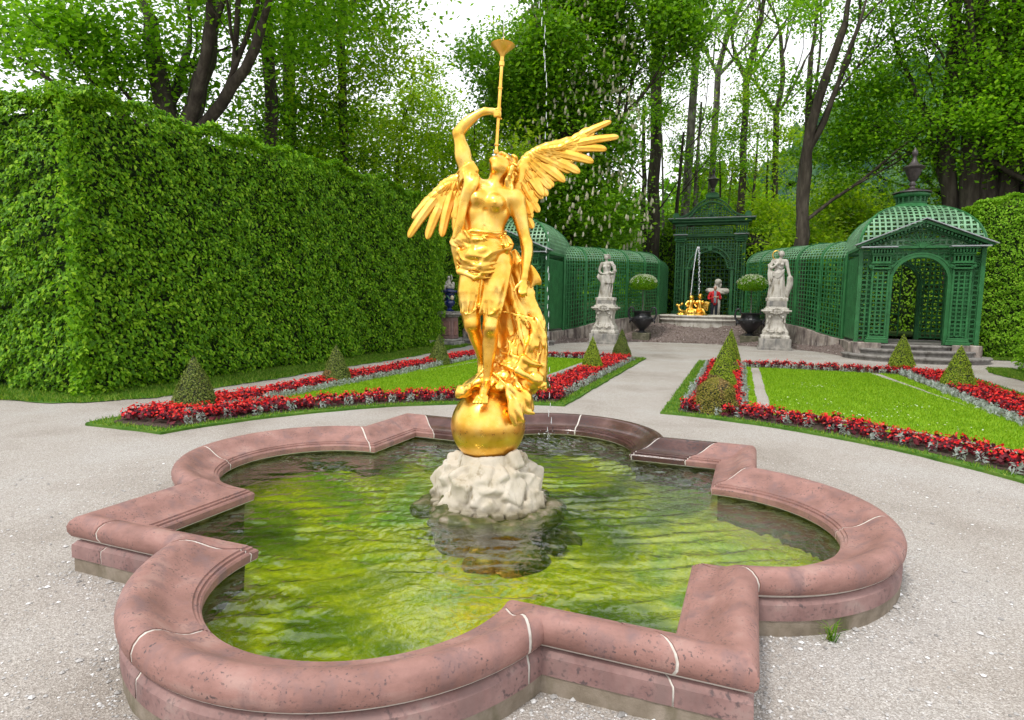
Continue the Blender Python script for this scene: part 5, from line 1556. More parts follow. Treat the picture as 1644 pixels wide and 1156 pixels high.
def central_niche():
    A = .17; Y = 30.0
    root = empty('central_pavilion', (A, Y, 0), 0, 'tall green trellis pavilion with curved pediment and urn behind the small golden fountain', 'pavilion')
    T = Trellis(root, GREEN, 295)
    mb = MB(); mb.box((0, 2.0, .70), (5.6, 6.0, .5)); mb.build('floor_slab', SLOPE, root)
    zs, R = 3.55, .98
    for sx in (-1, 1):
        for x, w in ((1.52, .50),):
            mb = MB(); mb.box((sx * x, -.10, 1.10), (.66, .34, .34), bev=.02); mb.build('column_base', GREEN_SHADE, root)
            for ex in (-.2, .2): mb = MB(); mb.box((sx * x + ex, -.12, 3.08), (.07, .10, 3.65)); mb.build('column_stile', GREEN, root)
            for ex in (-.08, .08): T.line((sx * x + ex, -.12, 1.3), (sx * x + ex, -.12, 4.9), .04, .02)
            for v in np.arange(1.4, 4.9, .22): T.line((sx * x - .2, -.10, v), (sx * x + .2, -.10, v), .035, .02)
            mb = MB(); mb.box((sx * x, -.12, 4.95), (.52, .26, .08), bev=.02)
            for q in (-1, 1): mb.tube([(sx * x + q * .25, -.26, 5.06), (sx * x + q * .25, .0, 5.06)], .08, 12)
            mb.box((sx * x, -.14, 5.06), (.40, .26, .12), bev=.04); mb.box((sx * x, -.14, 5.17), (.62, .32, .06), bev=.01); mb.build('capital', GREEN_SHADE, root)
            mb = MB(); mb.box((sx * x, -.14, 5.30), (.74, .40, .045)); mb.build('cornice_flashing', ZINC, root)
            mb = MB(); mb.box((sx * x, -.12, 5.36), (.60, .26, .06)); mb.box((sx * x, -.12, 5.78), (.60, .26, .06))
            for q in np.linspace(-.24, .24, 5): mb.box((sx * x + q, -.12, 5.57), (.05, .20, .40))
            mb.build('frieze_block', GREEN_SHADE, root)
        mb = MB(); mb.box((sx * 1.13, -.02, 2.25), (.14, .14, 2.62)); mb.box((sx * 1.12, -.03, 3.54), (.30, .24, .09), bev=.02); mb.build('inner_post', GREEN, root)
    mb = MB(); th = np.linspace(0, PI, 26)
    mb.strip([((R + .12) * math.cos(t), -.04, zs + (R + .12) * math.sin(t)) for t in th], [(math.cos(t), 0, math.sin(t)) for t in th], .20, .06)
    mb.strip([((R - .08) * math.cos(t), -.04, zs + (R - .08) * math.sin(t)) for t in th], [(math.cos(t), 0, math.sin(t)) for t in th], .20, .05)
    for t in np.linspace(0, PI, 34): mb.bar(((R - .08) * math.cos(t), -.04, zs + (R - .08) * math.sin(t)), ((R + .1) * math.cos(t + .07), -.04, zs + (R + .1) * math.sin(t + .07)), .03, .03, up=(0, 1, 0))
    mb.box((0, -.12, zs + R + .05), (.24, .16, .34), bev=.05); mb.build('arch_frame', GREEN, root)
    T.grid(list(np.arange(-1.2, 1.21, .15)), list(np.arange(3.5, 5.2, .15)), fl(.04), lambda u, v: math.hypot(u, v - zs) > R + .12, .045, .016)
    mb = MB(); mb.box((0, -.05, 5.24), (3.6, .26, .10), bev=.01); mb.box((0, -.02, 5.85), (3.7, .36, .10), bev=.01); mb.build('architrave', GREEN_SHADE, root)
    T.grid(list(np.arange(-1.15, 1.16, .13)), [5.34, 5.46, 5.58, 5.70], fl(.02), None, .04, .016)
    mb = MB(); mb.box((0, -.10, 5.97), (4.0, .62, .12), bev=.03); mb.box((0, -.12, 6.07), (4.3, .72, .08), bev=.02); mb.build('main_cornice', GREEN_SHADE, root)
    mb = MB(); mb.box((0, -.12, 6.13), (4.36, .76, .04)); mb.build('cornice_flashing', ZINC, root)
    # curved pediment
    P = catmull([(-1.85, 6.30), (-1.55, 6.24), (-1.1, 6.45), (-.6, 6.95), (0, 7.18), (.6, 6.95), (1.1, 6.45), (1.55, 6.24), (1.85, 6.30)], 6)
    mb = MB()
    for o in (0, -.20): mb.strip([(x, -.10, z + o) for x, z in P], [(0, 0, 1)] * len(P), .24, .06)
    for i in range(2, len(P) - 2): mb.bar((P[i][0], -.10, P[i][1] - .19), (P[min(i + 1, len(P) - 1)][0], -.10, P[min(i + 1, len(P) - 1)][1] - .02), .03, .03)
    for sx in (-1, 1): mb.tube([(sx * 1.80, -.24, 6.30), (sx * 1.80, .02, 6.30)], .16, 16)
    mb.build('curved_pediment', GREEN, root)
    zt = np.array(P)
    T.grid(list(np.arange(-1.35, 1.36, .13)), list(np.arange(6.2, 7.0, .12)), fl(.0), lambda u, v: v < np.interp(u, zt[:, 0], zt[:, 1]) - .16, .035, .016, step=.04)
    mb = MB()
    for sx in (-1, 1):
        t = np.linspace(0, 4.6, 22); mb.tube([(sx * (.34 - .0 + (.22 - .04 * a) * math.cos(a + 1) * .9), -.14, 6.72 + (.22 - .04 * a) * math.sin(a + 1)) for a in t], .035, 8)
        mb.tube([(sx * .55, -.14, 6.65), (sx * .8, -.14, 6.5), (sx * 1.15, -.14, 6.36)], [.04, .035, .02], 8)
    for i in range(9):
        a = PI * i / 8; mb.bar((0, -.16, 6.22), (.28 * math.cos(a), -.16, 6.22 + .32 * math.sin(a)), .05, .05)
    mb.build('scroll_ornament', GREEN, root)
    mb = MB(); mb.box((0, -.05, 7.26), (.66, .5, .20), bev=.03); mb.box((0, -.05, 7.40), (.50, .4, .08), bev=.02); mb.build('finial_block', GREEN, root)
    finial(root, (0, -.05, 7.43), .92, BROWN_METAL)
    # side and back walls
    for sx in (-1, 1):
        T.grid(list(np.arange(.1, 3.0, .2)), list(np.arange(1.1, 5.2, .22)), lambda u, v, sx=sx: ((sx * 1.75, u, v), (sx, 0, 0)), None, .05, .016)
    T.grid(list(np.arange(-1.7, 1.71, .24)), list(np.arange(1.0, 5.2, .24)), lambda u, v: ((u, 3.0, v), (0, 1, 0)), None, .05, .016)
    T.done()

# ------------------------------------------------------------------ hedges
HEDGE_LEAF = leaf_mat('hornbeam leaves', [(0, (.048, .135, .004)), (.4, (.105, .26, .006)), (.8, (.20, .39, .010)), (1, (.32, .50, .03))], .32, .40, .5)
HEDGE_LEAF_B = leaf_mat('bright hornbeam leaves', [(0, (.09, .22, .006)), (.5, (.16, .34, .010)), (1, (.27, .46, .03))], .35, .42, .45)
HEDGE_CORE = paint('dark hedge filler', (.016, .034, .008), .95, .4, 8)
def hedge(label, poly, h0, h1, dens, size, mat, faces, extra=0, top=True, core_in=.30):
    """poly: CCW corner list (x,y); faces: indices of the visible sides; h0/h1 heights at first/last corner"""
    cx, cy = np.mean([p[0] for p in poly]), np.mean([p[1] for p in poly])
    root = empty('hedge', (poly[0][0], poly[0][1], 0), 0, label, 'hedge')
    o0 = np.array((poly[0][0], poly[0][1], 0))
    n = len(poly); hs = [h0 + (h1 - h0) * (p[1] - min(q[1] for q in poly)) / (max(q[1] for q in poly) - min(q[1] for q in poly)) for p in poly]
    # solid dark box added inside to block light between the leaves
    inner = []
    for i in range(n):
        p = np.array(poly[i]); a = np.array(poly[i - 1]) - p; b = np.array(poly[(i + 1) % n]) - p
        inner.append(p + (a / np.linalg.norm(a) + b / np.linalg.norm(b)) * core_in)
    V = [(*q, -.02) for q in inner] + [(*q, hs[i] - core_in) for i, q in enumerate(inner)]
    mb = MB(); mb.add(np.array(V) - o0, [np.array([(i, (i + 1) % n, n + (i + 1) % n, n + i) for i in range(n)]), np.array([tuple(range(n, 2 * n))])]); mb.build('filler_core', HEDGE_CORE, root)
    Ps, Ns = [], []
    for i in faces:
        a = np.array(poly[i]); b = np.array(poly[(i + 1) % n]); L = np.linalg.norm(b - a); nn = np.array((b - a)[::-1]) / L * (1, -1)
        ha, hb = hs[i], hs[(i + 1) % n]
        m = int(L * (ha + hb) / 2 * dens)
        t = rng.uniform(-.01, 1.01, m); z = rng.uniform(0, 1, m) ** .98
        H = ha + (hb - ha) * t
        p = a[None] + (b - a)[None] * t[:, None]
        P = np.concatenate([p, (z * H)[:, None]], 1)
        bulge = .07 * fnoise(P, 1.4, 5) + .05 * fnoise(P, 4.5, 6) - .10 * np.clip((z - .93) / .07, 0, 1) - .12 * np.clip((.06 - z) / .06, 0, 1)
        depth = np.where(rng.uniform(0, 1, m) < .3, -rng.uniform(.05, .22, m), -np.abs(rng.normal(size=m)) * .06 + .02) + .06 * np.clip(fnoise(P, 7, 7, 2), -.5, 1)
        P[:, :2] += nn[None] * (bulge + depth)[:, None]
        N = np.concatenate([np.repeat(nn[None], m, 0), np.full((m, 1), .85)], 1) + rng.normal(size=(m, 3)) * .40
        Ps.append(P); Ns.append(N)
    if top:
        m = int(dens * .8 * 2.2 * max(np.ptp([p[0] for p in poly]), np.ptp([p[1] for p in poly])))
        t = rng.uniform(0, 1, m); q = np.abs(rng.normal(size=m)) * .35
        i = faces[0]; k = rng.integers(0, len(faces), m)
        A = np.array([poly[faces[j]] for j in k]); B = np.array([poly[(faces[j] + 1) % n] for j in k]); d = B - A; L = np.linalg.norm(d, axis=1)[:, None]
        nn = np.stack([d[:, 1], -d[:, 0]], 1) / L
        H = np.array([hs[faces[j]] for j in k]) * (1 - t) + np.array([hs[(faces[j] + 1) % n] for j in k]) * t
        P = np.concatenate([A + d * t[:, None] - nn * q[:, None], H[:, None]], 1)
        P[:, 2] += .10 * fnoise(P, 2.5, 9) + .05 * fnoise(P, 8, 10) + rng.normal(size=m) * .035 - .06
        N = np.concatenate([nn * .3, np.ones((m, 1))], 1) + rng.normal(size=(m, 3)) * .45
        Ps.append(P); Ns.append(N)
    P = np.concatenate(Ps) - o0; N = np.concatenate(Ns)
    S = size * rng.uniform(.7, 1.3, len(P))
    if extra:
        # the leaves that show largest are single objects
        W = P + o0; d = np.linalg.norm(W - np.array((1.785, -4.388, 1.7)), axis=1); order = np.argsort(d + rng.uniform(0, 2.5, len(d)))
        pick = order[:extra]; keep = np.ones(len(P), bool); keep[pick] = False
        protos = [leaf_mesh('leaf', np.zeros((1, 3)), np.array([[0, -.8, .6]]), [1.0], droop=(0, -.5, -1), roll=.4) for _ in range(6)]
        for me in protos: me.materials.append(mat)
        for k, j in enumerate(pick):
            o = bpy.data.objects.new('leaf', protos[k % 6]); COL.objects.link(o); o.parent = root; o.location = P[j]
            o.rotation_euler = (rng.normal() * .3, rng.normal() * .3, math.atan2(N[j][0], -N[j][1]) + rng.normal() * .4); o.scale = (S[j],) * 3
        P, N, S = P[keep], N[keep], S[keep]
    fm_ = leaf_mesh if size > .06 else quad_leaf_mesh
    o = link('foliage', fm_('foliage', P, N, S, .62, droop=(0, 0, -1), roll=.55), mat, root); tag(o, kind='stuff')
    return root

def hedges():
    hedge('dark hornbeam hedge closing the arch of the central trellis pavilion', [(-3.2, 33.4), (4.2, 33.4), (4.2, 34.6), (-3.2, 34.6)], 6.0, 6.0, 120, .15, HEDGE_LEAF, [0])
    hedge('bright green hedge seen through the arch of the right trellis pavilion', [(5.2, 25.4), (12, 25.4), (12, 26.6), (5.2, 26.6)], 3.9, 3.9, 170, .12, HEDGE_LEAF_B, [0])
    hedge('tall clipped hornbeam hedge along the left path, filling the left side of the photo', [(-12.6, 2.45), (-8.12, 2.45), (-8.30, 15.5), (-10.4, 15.5)],
          5.0, 5.25, 900, .088, HEDGE_LEAF, [1, 0], extra=290)
    hedge('clipped hornbeam hedge behind the blue vase beyond the left path', [(-15, 19.3), (-8.7, 19.3), (-8.7, 21.2), (-15, 21.2)], 5.1, 5.1, 650, .09, HEDGE_LEAF, [0, 1], top=True)
    hedge('sunlit hornbeam hedge directly behind the right corner pavilion', [(9.15, 20.5), (16, 20.5), (16, 22.5), (9.15, 22.5)], 5.3, 5.3, 700, .09, HEDGE_LEAF_B, [0, 3])
    hedge('hornbeam hedge at the right edge of the photo with some pale leaves near its foot', [(8.75, 6.5), (11, 6.5), (11, 15.4), (8.75, 15.4)], 5.2, 5.2, 700, .085, HEDGE_LEAF_B, [3])

# ------------------------------------------------------------------ trees
BARK = stone_mat('dark mossy bark', [(.25, (.016, .012, .009)), (.5, (.05, .040, .030)), (.7, (.10, .085, .065)), (.85, (.085, .10, .04))], 2.2, .95, .9, stretch=(2.2, 2.2, .5))
BARK_L = stone_mat('grey flaking bark', [(.3, (.04, .033, .028)), (.5, (.13, .115, .10)), (.75, (.34, .32, .29))], 2.5, .95, .9, stretch=(2, 2, .7))
LEAFM = [leaf_mat('maple leaves', [(0, (.065, .175, .006)), (.5, (.14, .31, .010)), (1, (.25, .45, .02))], .5, .5, .3),
         leaf_mat('bright beech leaves', [(0, (.12, .23, .006)), (.5, (.22, .36, .010)), (1, (.36, .48, .02))], .5, .5, .3),
         leaf_mat('chestnut leaves', [(0, (.06, .17, .006)), (.5, (.125, .28, .008)), (1, (.21, .38, .015))], .4, .45, .4),
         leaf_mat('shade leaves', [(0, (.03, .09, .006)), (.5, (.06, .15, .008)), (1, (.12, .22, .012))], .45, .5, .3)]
BLOSSOM = leaf_mat('chestnut candles', [(0, (.40, .38, .26)), (1, (.64, .60, .50))], .3, .6, .2)
TREES = []
def grow(p, d, L, r, depth, r_, mb, tips, spread=.5, up=.12):
    n = max(3, int(L / .7)); P = [np.array(p)]; d = np.array(d, float); d /= np.linalg.norm(d)
    R = [r]
    for i in range(n):
        d = d + r_.normal(size=3) * .09 + np.array((0, 0, up * .3)); d /= np.linalg.norm(d)
        P.append(P[-1] + d * L / n); R.append(r * (1 - .42 * (i + 1) / n))
    mb.tube(P, R, 9 if r > .12 else 6 if r > .05 else 4, caps=False, jit=.07 if r > .1 else 0)
    if depth == 0:
        for q in P[1:]: tips.append(q)
        return
    if depth <= 1:
        for q in P[n // 2:]: tips.append(q)
    k = r_.integers(2, 4) if depth > 1 else 3
    for j in range(k):
        i = n if j == 0 else int(r_.integers(max(1, n // 3), n + 1))
        e = r_.normal(size=3); e -= d * (e @ d); e /= np.linalg.norm(e)
        f = spread * r_.uniform(.5, 1.3) * (.45 if j == 0 else 1)
        grow(P[i], d + e * f, L * r_.uniform(.60, .82), R[i] * (.80 if j == 0 else .58), depth - 1, r_, mb, tips, spread, up)

def tree(label, x, y, r, trunk_h, lean, stems, crown, leaves, size, kind, seed, bark=None, cat='tree', z0=None, depth=3, spread=.5, candles=0, clump=.75, flat=.55, trunks=()):
    """crown: list of (dx,dy,z,rx,ry,rz,weight) ellipsoids that get extra foliage; stems: list of (dx,dy,dz direction,length,radius factor)"""
    r_ = np.random.default_rng(seed); rs = np.random.default_rng(seed + 1); leaves = int(leaves * 1.35)
    z0 = (.75 + .03 * max(0, y - 34)) if z0 is None else z0
    root = empty({'chestnut': 'chestnut_tree'}.get(cat, 'tree'), (x, y, z0), 0, label, 'tree', 'trees behind the garden')
    mb = MB(); tips = []
    d0 = np.array((lean[0], lean[1], 1.0)); d0 /= np.linalg.norm(d0)
    n = 8; P = [np.array((0, 0, -.3)) + d0 * 0]
    for i in range(n): P.append(np.array((0, 0, -.3)) + d0 * (trunk_h + .3) * (i + 1) / n + rs.normal(size=3) * r * .12)
    R = [r * (1.45 if i == 0 else 1.12 if i == 1 else 1 - .25 * i / n) for i in range(n + 1)]
    mb.tube(P, R, 14, caps=False, jit=.07)
    for (ox, oy, tr, th_, lx) in trunks:
        Q = [np.array((ox * .55, oy, -.3))]
        for i in range(9): Q.append(np.array((ox * (.55 + .45 * min(1, i / 3)) + lx * i / 8 * th_, oy, -.3 + th_ * (i + 1) / 9)) + rs.normal(size=3) * tr * .15)
        mb.tube(Q, [tr * (1.25 - .75 * i / 9) for i in range(10)], 9, caps=False, jit=.08)
        for i in (4, 6, 8): grow(Q[i], (rs.normal() * .7, rs.normal() * .3, .8), 3.0, tr * .32, 2, r_, mb, tips, spread)
    for (dx, dy, dz, L, f) in stems: grow(P[-1] - d0 * r * .3, (dx, dy, dz), L, r * f, depth, r_, mb, tips, spread)
    link('trunk', mb.mesh('trunk', True), bark or BARK, root)
    tips = np.array(tips)
    C = []
    tot = sum(c[6] for c in crown) if crown else 0
    nc = max(20, leaves // 190)
    if len(tips):
        k = rs.integers(0, len(tips), nc if not crown else nc // 2); C.append(tips[k] + rs.normal(size=(len(k), 3)) * (.5, .5, .35))
    for (dx, dy, cz, rx, ry, rz, w) in crown:
        m = int(nc * w / tot * (.5 if len(tips) else 1)); u = rs.normal(size=(m, 3)); u /= np.linalg.norm(u, axis=1)[:, None]
        u *= (rs.uniform(.15, 1, m) ** .45)[:, None]
        C.append(u * (rx, ry, rz) + (dx, dy, cz))
    C = np.concatenate(C)
    wx, wy, wz = C[:, 0] + x, C[:, 1] + y, C[:, 2] + z0
    C = C[~((np.abs(wx - .2) < 3.6) & (wy < 34.6) & (wz < 9))]           # keep the trellis free
    k = rs.integers(0, len(C), leaves)
    cs = rs.uniform(.6, 1.35, len(C))[k][:, None]
    L = C[k] + rs.normal(size=(leaves, 3)) * np.array((clump, clump, clump * flat)) * cs
    N = rs.normal(size=(leaves, 3)) * .55 + np.array((0, -.25, .8))
    global rng; keep = rng; rng = rs
    me = quad_leaf_mesh('foliage', L, N, size * 1.12 * rs.uniform(.6, 1.35, leaves), .62); rng = keep
    o = link('foliage', me, LEAFM[kind], root); tag(o, kind='stuff')
    if candles:
        mc = MB(); u = rs.normal(size=(candles * 4, 3)); u /= np.linalg.norm(u, axis=1)[:, None]; u = u[u[:, 1] < .25][:candles]
        c0 = crown[0]; big = [c for c in crown]
        for i, q in enumerate(u):
            c = big[i % len(big)]; p = q * np.array(c[3:6]) * rs.uniform(1.02, 1.22) + np.array(c[:3]); h = rs.uniform(.17, .27)
            mc.tube([p, p + (0, 0, h * .25), p + (.01, 0, h * .7), p + (.01, 0, h)], [.035, .062, .045, .01], 5)
        tag(mc.build('blossom_candles', BLOSSOM, root), kind='stuff')
    return root

def px2xy(px, dist):
    """a bearing (in photo pixels) and a distance -> ground position"""
    a = CAM_YAW - math.atan((px - 822) / 985.0)
    return 1.785 - dist * math.sin(a), -4.388 + dist * math.cos(a)

def trees():
    T = tree
    def at(px, d): return px2xy(px, d)
    # left group
    x, y = at(335, 21); T('big maple with a massive pale barked trunk and limbs spreading right, above the left hedge', x, y, .52, 6.0, (-.16, .0), [(-.45, 0, 1, 5, .72), (.1, .2, 1, 5.5, .6), (.95, .1, .62, 5.0, .40), (.75, -.1, .95, 4.5, .42), (-1, -.2, .75, 3.0, .35)],
      [(-2.6, 0, 8.4, 2.5, 2.4, 1.8, 1.0), (0, 0, 12, 4.5, 4, 3, 1.6), (3.5, 1, 11, 3.5, 3, 2.6, 1.2)], 33000, .15, 0, 11, BARK, z0=.2)
    x, y = at(440, 25); T('slim dark trunked tree, second from the left above the hedge', x, y, .27, 14, (.0, 0), [(.1, 0, 1, 5, .8), (-.5, 0, .8, 4, .5), (.6, 0, .7, 4, .5)], [(0, 0, 13, 3.4, 3, 2.6, 1), (0, 1, 8, 2.6, 2.5, 2.2, .5)], 17000, .15, 0, 21, z0=.2)
    x, y = at(462, 28); T('slim dark trunk just right of the second tree above the left hedge', x, y, .30, 14, (.03, 0), [(.1, 0, 1, 5, .8), (-.5, .3, .8, 4, .5)], [(0, 2, 12, 3.4, 3, 3.4, 1), (1, 0, 7.5, 3, 2.5, 1.4, .6)], 14000, .17, 3, 22, z0=.3)
    x, y = at(560, 27); T('yellow green tree with thin upright stems between the big maple and the open sky', x, y, .22, 12, (-.02, 0), [(.1, 0, 1, 5, .8), (-.5, 0, .9, 4, .6), (.5, 0, .9, 4, .6)], [(.4, 0, 12.5, 2.4, 2.6, 3.4, 1.1), (-1.5, 0, 8.2, 3.0, 2.5, 2.0, .8)], 20000, .15, 1, 23, z0=.3)
    x, y = at(640, 33); T('loose tree with a long low horizontal branch behind the raised arm of the statue', x, y, .26, 5, (0, 0), [(1, 0, .16, 3.6, .45), (.1, 0, 1, 3, .7), (-.8, 0, .5, 3, .5)], [(-.3, 0, 6.4, 3.8, 3, 2.4, 1), (-2.4, 0, 9.6, 1.8, 2.5, 1.6, .5)], 19000, .17, 1, 24, z0=.5)
    x, y = at(745, 38); T('light green tree filling the gap between the statue and the flowering chestnut', x, y, .28, 5, (0, 0), [(.3, 0, 1, 5, .7), (-.6, 0, .8, 4, .5)], [(-.9, 0, 8.4, 2.9, 3, 2.7, 1), (1.4, 0, 5.6, 2.8, 3, 2.4, .7)], 19000, .18, 1, 25, z0=.6)
    # chestnut
    x, y = at(912, 31.5); T('tall horse chestnut covered in white blossom candles, right of the trumpet', x, y, .45, 6, (0, 0), [(0, 0, 1, 7, .8), (.5, 0, .9, 5, .5), (-.5, 0, .9, 5, .5)],
      [(.25, 0, 9.0, 3.0, 2.6, 2.5, 1.3), (.45, 0, 5.2, 3.0, 2.6, 2.4, 1.2), (0, 0, 12.8, 2.8, 2.4, 2.7, 1.3), (-.1, 0, 16.2, 2.3, 2.0, 2.3, .9)], 78000, .19, 2, 26, cat='chestnut', candles=1300, z0=.6, clump=.60, flat=.8)
    # tall slim trunks
    for px, d, r, h, k, sd, lab in ((1043, 38, .40, 16, 0, 31, 'dark leaning trunk right of the horse chestnut'), (1086, 41, .30, 17, 0, 32, 'slender lichen covered trunk above the left end of the central pavilion'),
                              (1128, 45, .26, 16, 1, 33, 'thin grey trunk directly behind the urn of the central pavilion'), (1178, 43, .26, 15, 1, 34, 'thin dark trunk forking just right of the central pavilion'),
                              (1238, 44, .24, 13, 1, 35, 'yellow green tree between the central pavilion and the forked trunk')):
        x, y = at(px, d); r_ = np.random.default_rng(sd)
        T(lab, x, y, r, h, (r_.normal() * .03, 0), [(.1, 0, 1, 5, .8), (-.5, 0, .9, 4.0, .5), (.6, .2, .8, 4, .5)], [(0, 0, h * .70, 2.2, 2.2, h * .28, .8), (r_.normal(), 1.5, 5.6, 3.2, 2.2, 2.2, .9)], 6800, .16, k, sd, BARK_L if px in (1086, 1128) else BARK, clump=.6,
          trunks=[(.5 * (-1) ** sd, .2, r * .45, h * .8, .03 * (-1) ** sd), (-.9 * (-1) ** sd, .5, r * .35, h * .7, -.05 * (-1) ** sd)])
    x, y = at(1272, 30); T('tall maple forking into two stems, pale flaking bark at its foot, behind right trellis walk', x, y, .36, 4.6, (.03, 0), [(.10, 0, 1, 8, .70), (-.16, 0, 1, 8, .55), (1.0, 0, .75, 4.5, .26)],
      [(0, 0, 13, 4.2, 3, 3.4, 1.1), (3.2, 0, 10.2, 2.6, 2.0, 1.1, .4), (-2.0, 1, 9, 1.8, 2, 2.0, .3), (.3, 1.5, 6.2, 2.2, 1.4, 1.8, .35)], 18000, .14, 0, 41, BARK, spread=.36, clump=.6)
    # right group
    x, y = at(1560, 31)
    T('massive old maple made of several dark trunks grown together, above the right pavilion', x, y, .72, 4.2, (0, 0), [(.16, 0, 1, 8, .42), (-.12, 0, 1, 8.5, .40), (-.8, 0, .8, 5.5, .24)],
      [(-3.4, -.5, 11.6, 2.2, 2.2, 1.4, .35), (.6, -.6, 14.0, 4.2, 3, 3.4, .9), (3.4, 0, 9.6, 2.8, 2.6, 4.0, .7), (-.6, -2.0, 8.8, 2.2, 1.2, 1.4, .3), (.8, -2, 7.0, 1.6, 1.0, .9, .15)], 31000, .15, 0, 51, BARK, spread=.28, z0=.6, clump=.65,
      trunks=[(-1.3, .1, .30, 17, -.01), (-.7, -.2, .36, 18, .0), (.1, .2, .36, 19, .01), (.8, -.1, .34, 18, .0), (1.4, .1, .36, 17, .035), (1.9, .3, .25, 16, .07)])
    x, y = at(1345, 33); T('light leafy tree behind the dome of the right pavilion with a mossy bare branch', x, y, .22, 2.6, (0, 0), [(1, 0, .18, 3.2, .6), (-.6, 0, .3, 2, .7)], [(-1.2, 1, 3.3, 2.6, 2.5, 1.3, 1), (1.0, 2, 2.4, 3.2, 2.5, 1.3, .7)], 16000, .17, 1, 52)
    x, y = at(1640, 34); T('spreading tree at the right edge of the photo', x, y, .3, 4, (0, 0), [(.2, 0, 1, 5, .8), (-.8, 0, .6, 4, .5)], [(0, 0, 6.5, 4.5, 3, 3.0, 1)], 15000, .18, 0, 53)
    x, y = at(1700, 31); T('leafy tree reaching in over the right hand hedge', x, y, .3, 5, (0, 0), [(-.5, 0, 1, 5, .8), (-.9, 0, .5, 3.5, .5)], [(-.6, 0, 8.5, 3.0, 2.5, 2.6, 1)], 12000, .14, 0, 54)
    # low understory between the trunks
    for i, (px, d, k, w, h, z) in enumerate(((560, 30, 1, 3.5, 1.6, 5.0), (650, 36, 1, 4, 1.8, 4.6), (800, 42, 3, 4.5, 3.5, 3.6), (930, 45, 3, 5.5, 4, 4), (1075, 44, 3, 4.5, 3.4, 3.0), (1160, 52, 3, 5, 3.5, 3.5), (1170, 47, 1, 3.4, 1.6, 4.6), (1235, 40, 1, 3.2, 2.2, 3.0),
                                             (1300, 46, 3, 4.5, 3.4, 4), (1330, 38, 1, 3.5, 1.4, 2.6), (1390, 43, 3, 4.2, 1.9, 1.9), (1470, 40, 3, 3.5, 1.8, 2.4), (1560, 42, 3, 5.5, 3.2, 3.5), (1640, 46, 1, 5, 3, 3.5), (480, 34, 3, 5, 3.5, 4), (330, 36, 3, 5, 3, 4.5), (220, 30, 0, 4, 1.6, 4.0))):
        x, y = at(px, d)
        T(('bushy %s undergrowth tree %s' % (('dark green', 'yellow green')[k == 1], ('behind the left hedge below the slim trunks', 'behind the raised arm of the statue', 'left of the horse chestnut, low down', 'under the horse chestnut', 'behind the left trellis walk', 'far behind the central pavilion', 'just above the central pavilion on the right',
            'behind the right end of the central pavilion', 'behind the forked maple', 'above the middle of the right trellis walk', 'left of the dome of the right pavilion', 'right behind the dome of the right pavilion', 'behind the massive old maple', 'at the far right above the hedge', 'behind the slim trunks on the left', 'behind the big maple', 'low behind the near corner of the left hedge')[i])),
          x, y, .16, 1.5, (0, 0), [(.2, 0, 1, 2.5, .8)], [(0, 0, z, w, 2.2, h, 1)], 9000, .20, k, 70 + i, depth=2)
    # far-off wood closing the view
    r_ = np.random.default_rng(99); n = 70000
    a = CAM_YAW + r_.uniform(-.74, .72, n); d = r_.uniform(58, 84, n)
    top = 11.5 + 2.5 * np.sin(a * 9) + 2 * np.sin(a * 23 + 1)
    pxa = 822 - 985 * np.tan(a - CAM_YAW)
    top = np.where((pxa > 1370) & (pxa < 1500), 4.0 + (pxa - 1370) * .012, top); top = np.where((pxa > 690) & (pxa < 830), 7, top); top = np.where(pxa < 90, 6, top)
    z = r_.uniform(0, 1, n) ** .8 * top
    P = np.stack([1.785 - d * np.sin(a), -4.388 + d * np.cos(a), z + .8], 1) 
    k = fnoise(P, .45, 3) > -.25; P = P[k]
    o = link('distant_wood', quad_leaf_mesh('distant_wood', P, r_.normal(size=(len(P), 3)) * .6 + (0, -.4, .7), r_.uniform(.6, 1.2, len(P)), .75), LEAFM[0]); tag(o, kind='stuff')
    # wooded hill
    n = 90; U = np.linspace(-1, 1, n); X, Y = np.meshgrid(U, U, indexing='ij')
    cx, cy = px2xy(1560, 520)
    Z = 190 * np.exp(-((X * 1.15) ** 2 + (Y * 1.0) ** 2) * 2.2) - 22
    P = np.stack([cx + X * 330, cy + Y * 300, Z], -1); P[..., 2] += 5 * fnoise(P, .03, 4, 3)
    HM = grass_ground('wooded hillside', [(.3, (.03, .07, .035)), (.5, (.055, .11, .045)), (.75, (.10, .17, .06))], .02)
    i = np.arange(n - 1)[:, None] * n + np.arange(n - 1)[None]
    o = link('hill', np_mesh('hill', P.reshape(-1, 3), np.stack([i, i + n, i + n + 1, i + 1], -1).reshape(-1, 4), True), HM); tag(o, kind='structure')
    Q = P.reshape(-1, 3); m = 9000; j = r_.integers(0, len(Q), m); Q = Q[j] + r_.normal(size=(m, 3)) * (4, 4, 0); Q = Q[(Q[:, 2] > 3) & (Q[:, 1] < cy + 60)]; m = len(Q)
    h = r_.uniform(5, 12, m); rr = h * r_.uniform(.22, .5, m); seg = 6; th = np.arange(seg) * PI / 3
    ringv = np.stack([Q[:, None, 0] + rr[:, None] * np.cos(th), Q[:, None, 1] + rr[:, None] * np.sin(th), np.repeat((Q[:, 2] - 1)[:, None], seg, 1)], -1)
    mid = np.stack([Q[:, None, 0] + rr[:, None] * .75 * np.cos(th + .4), Q[:, None, 1] + rr[:, None] * .75 * np.sin(th + .4), np.repeat((Q[:, 2] + h * .45)[:, None], seg, 1)], -1)
    topv = Q + np.stack([0 * h, 0 * h, h], 1)
    V = np.concatenate([ringv, mid, topv[:, None]], 1).reshape(-1, 3); b = np.arange(m)[:, None] * (2 * seg + 1)
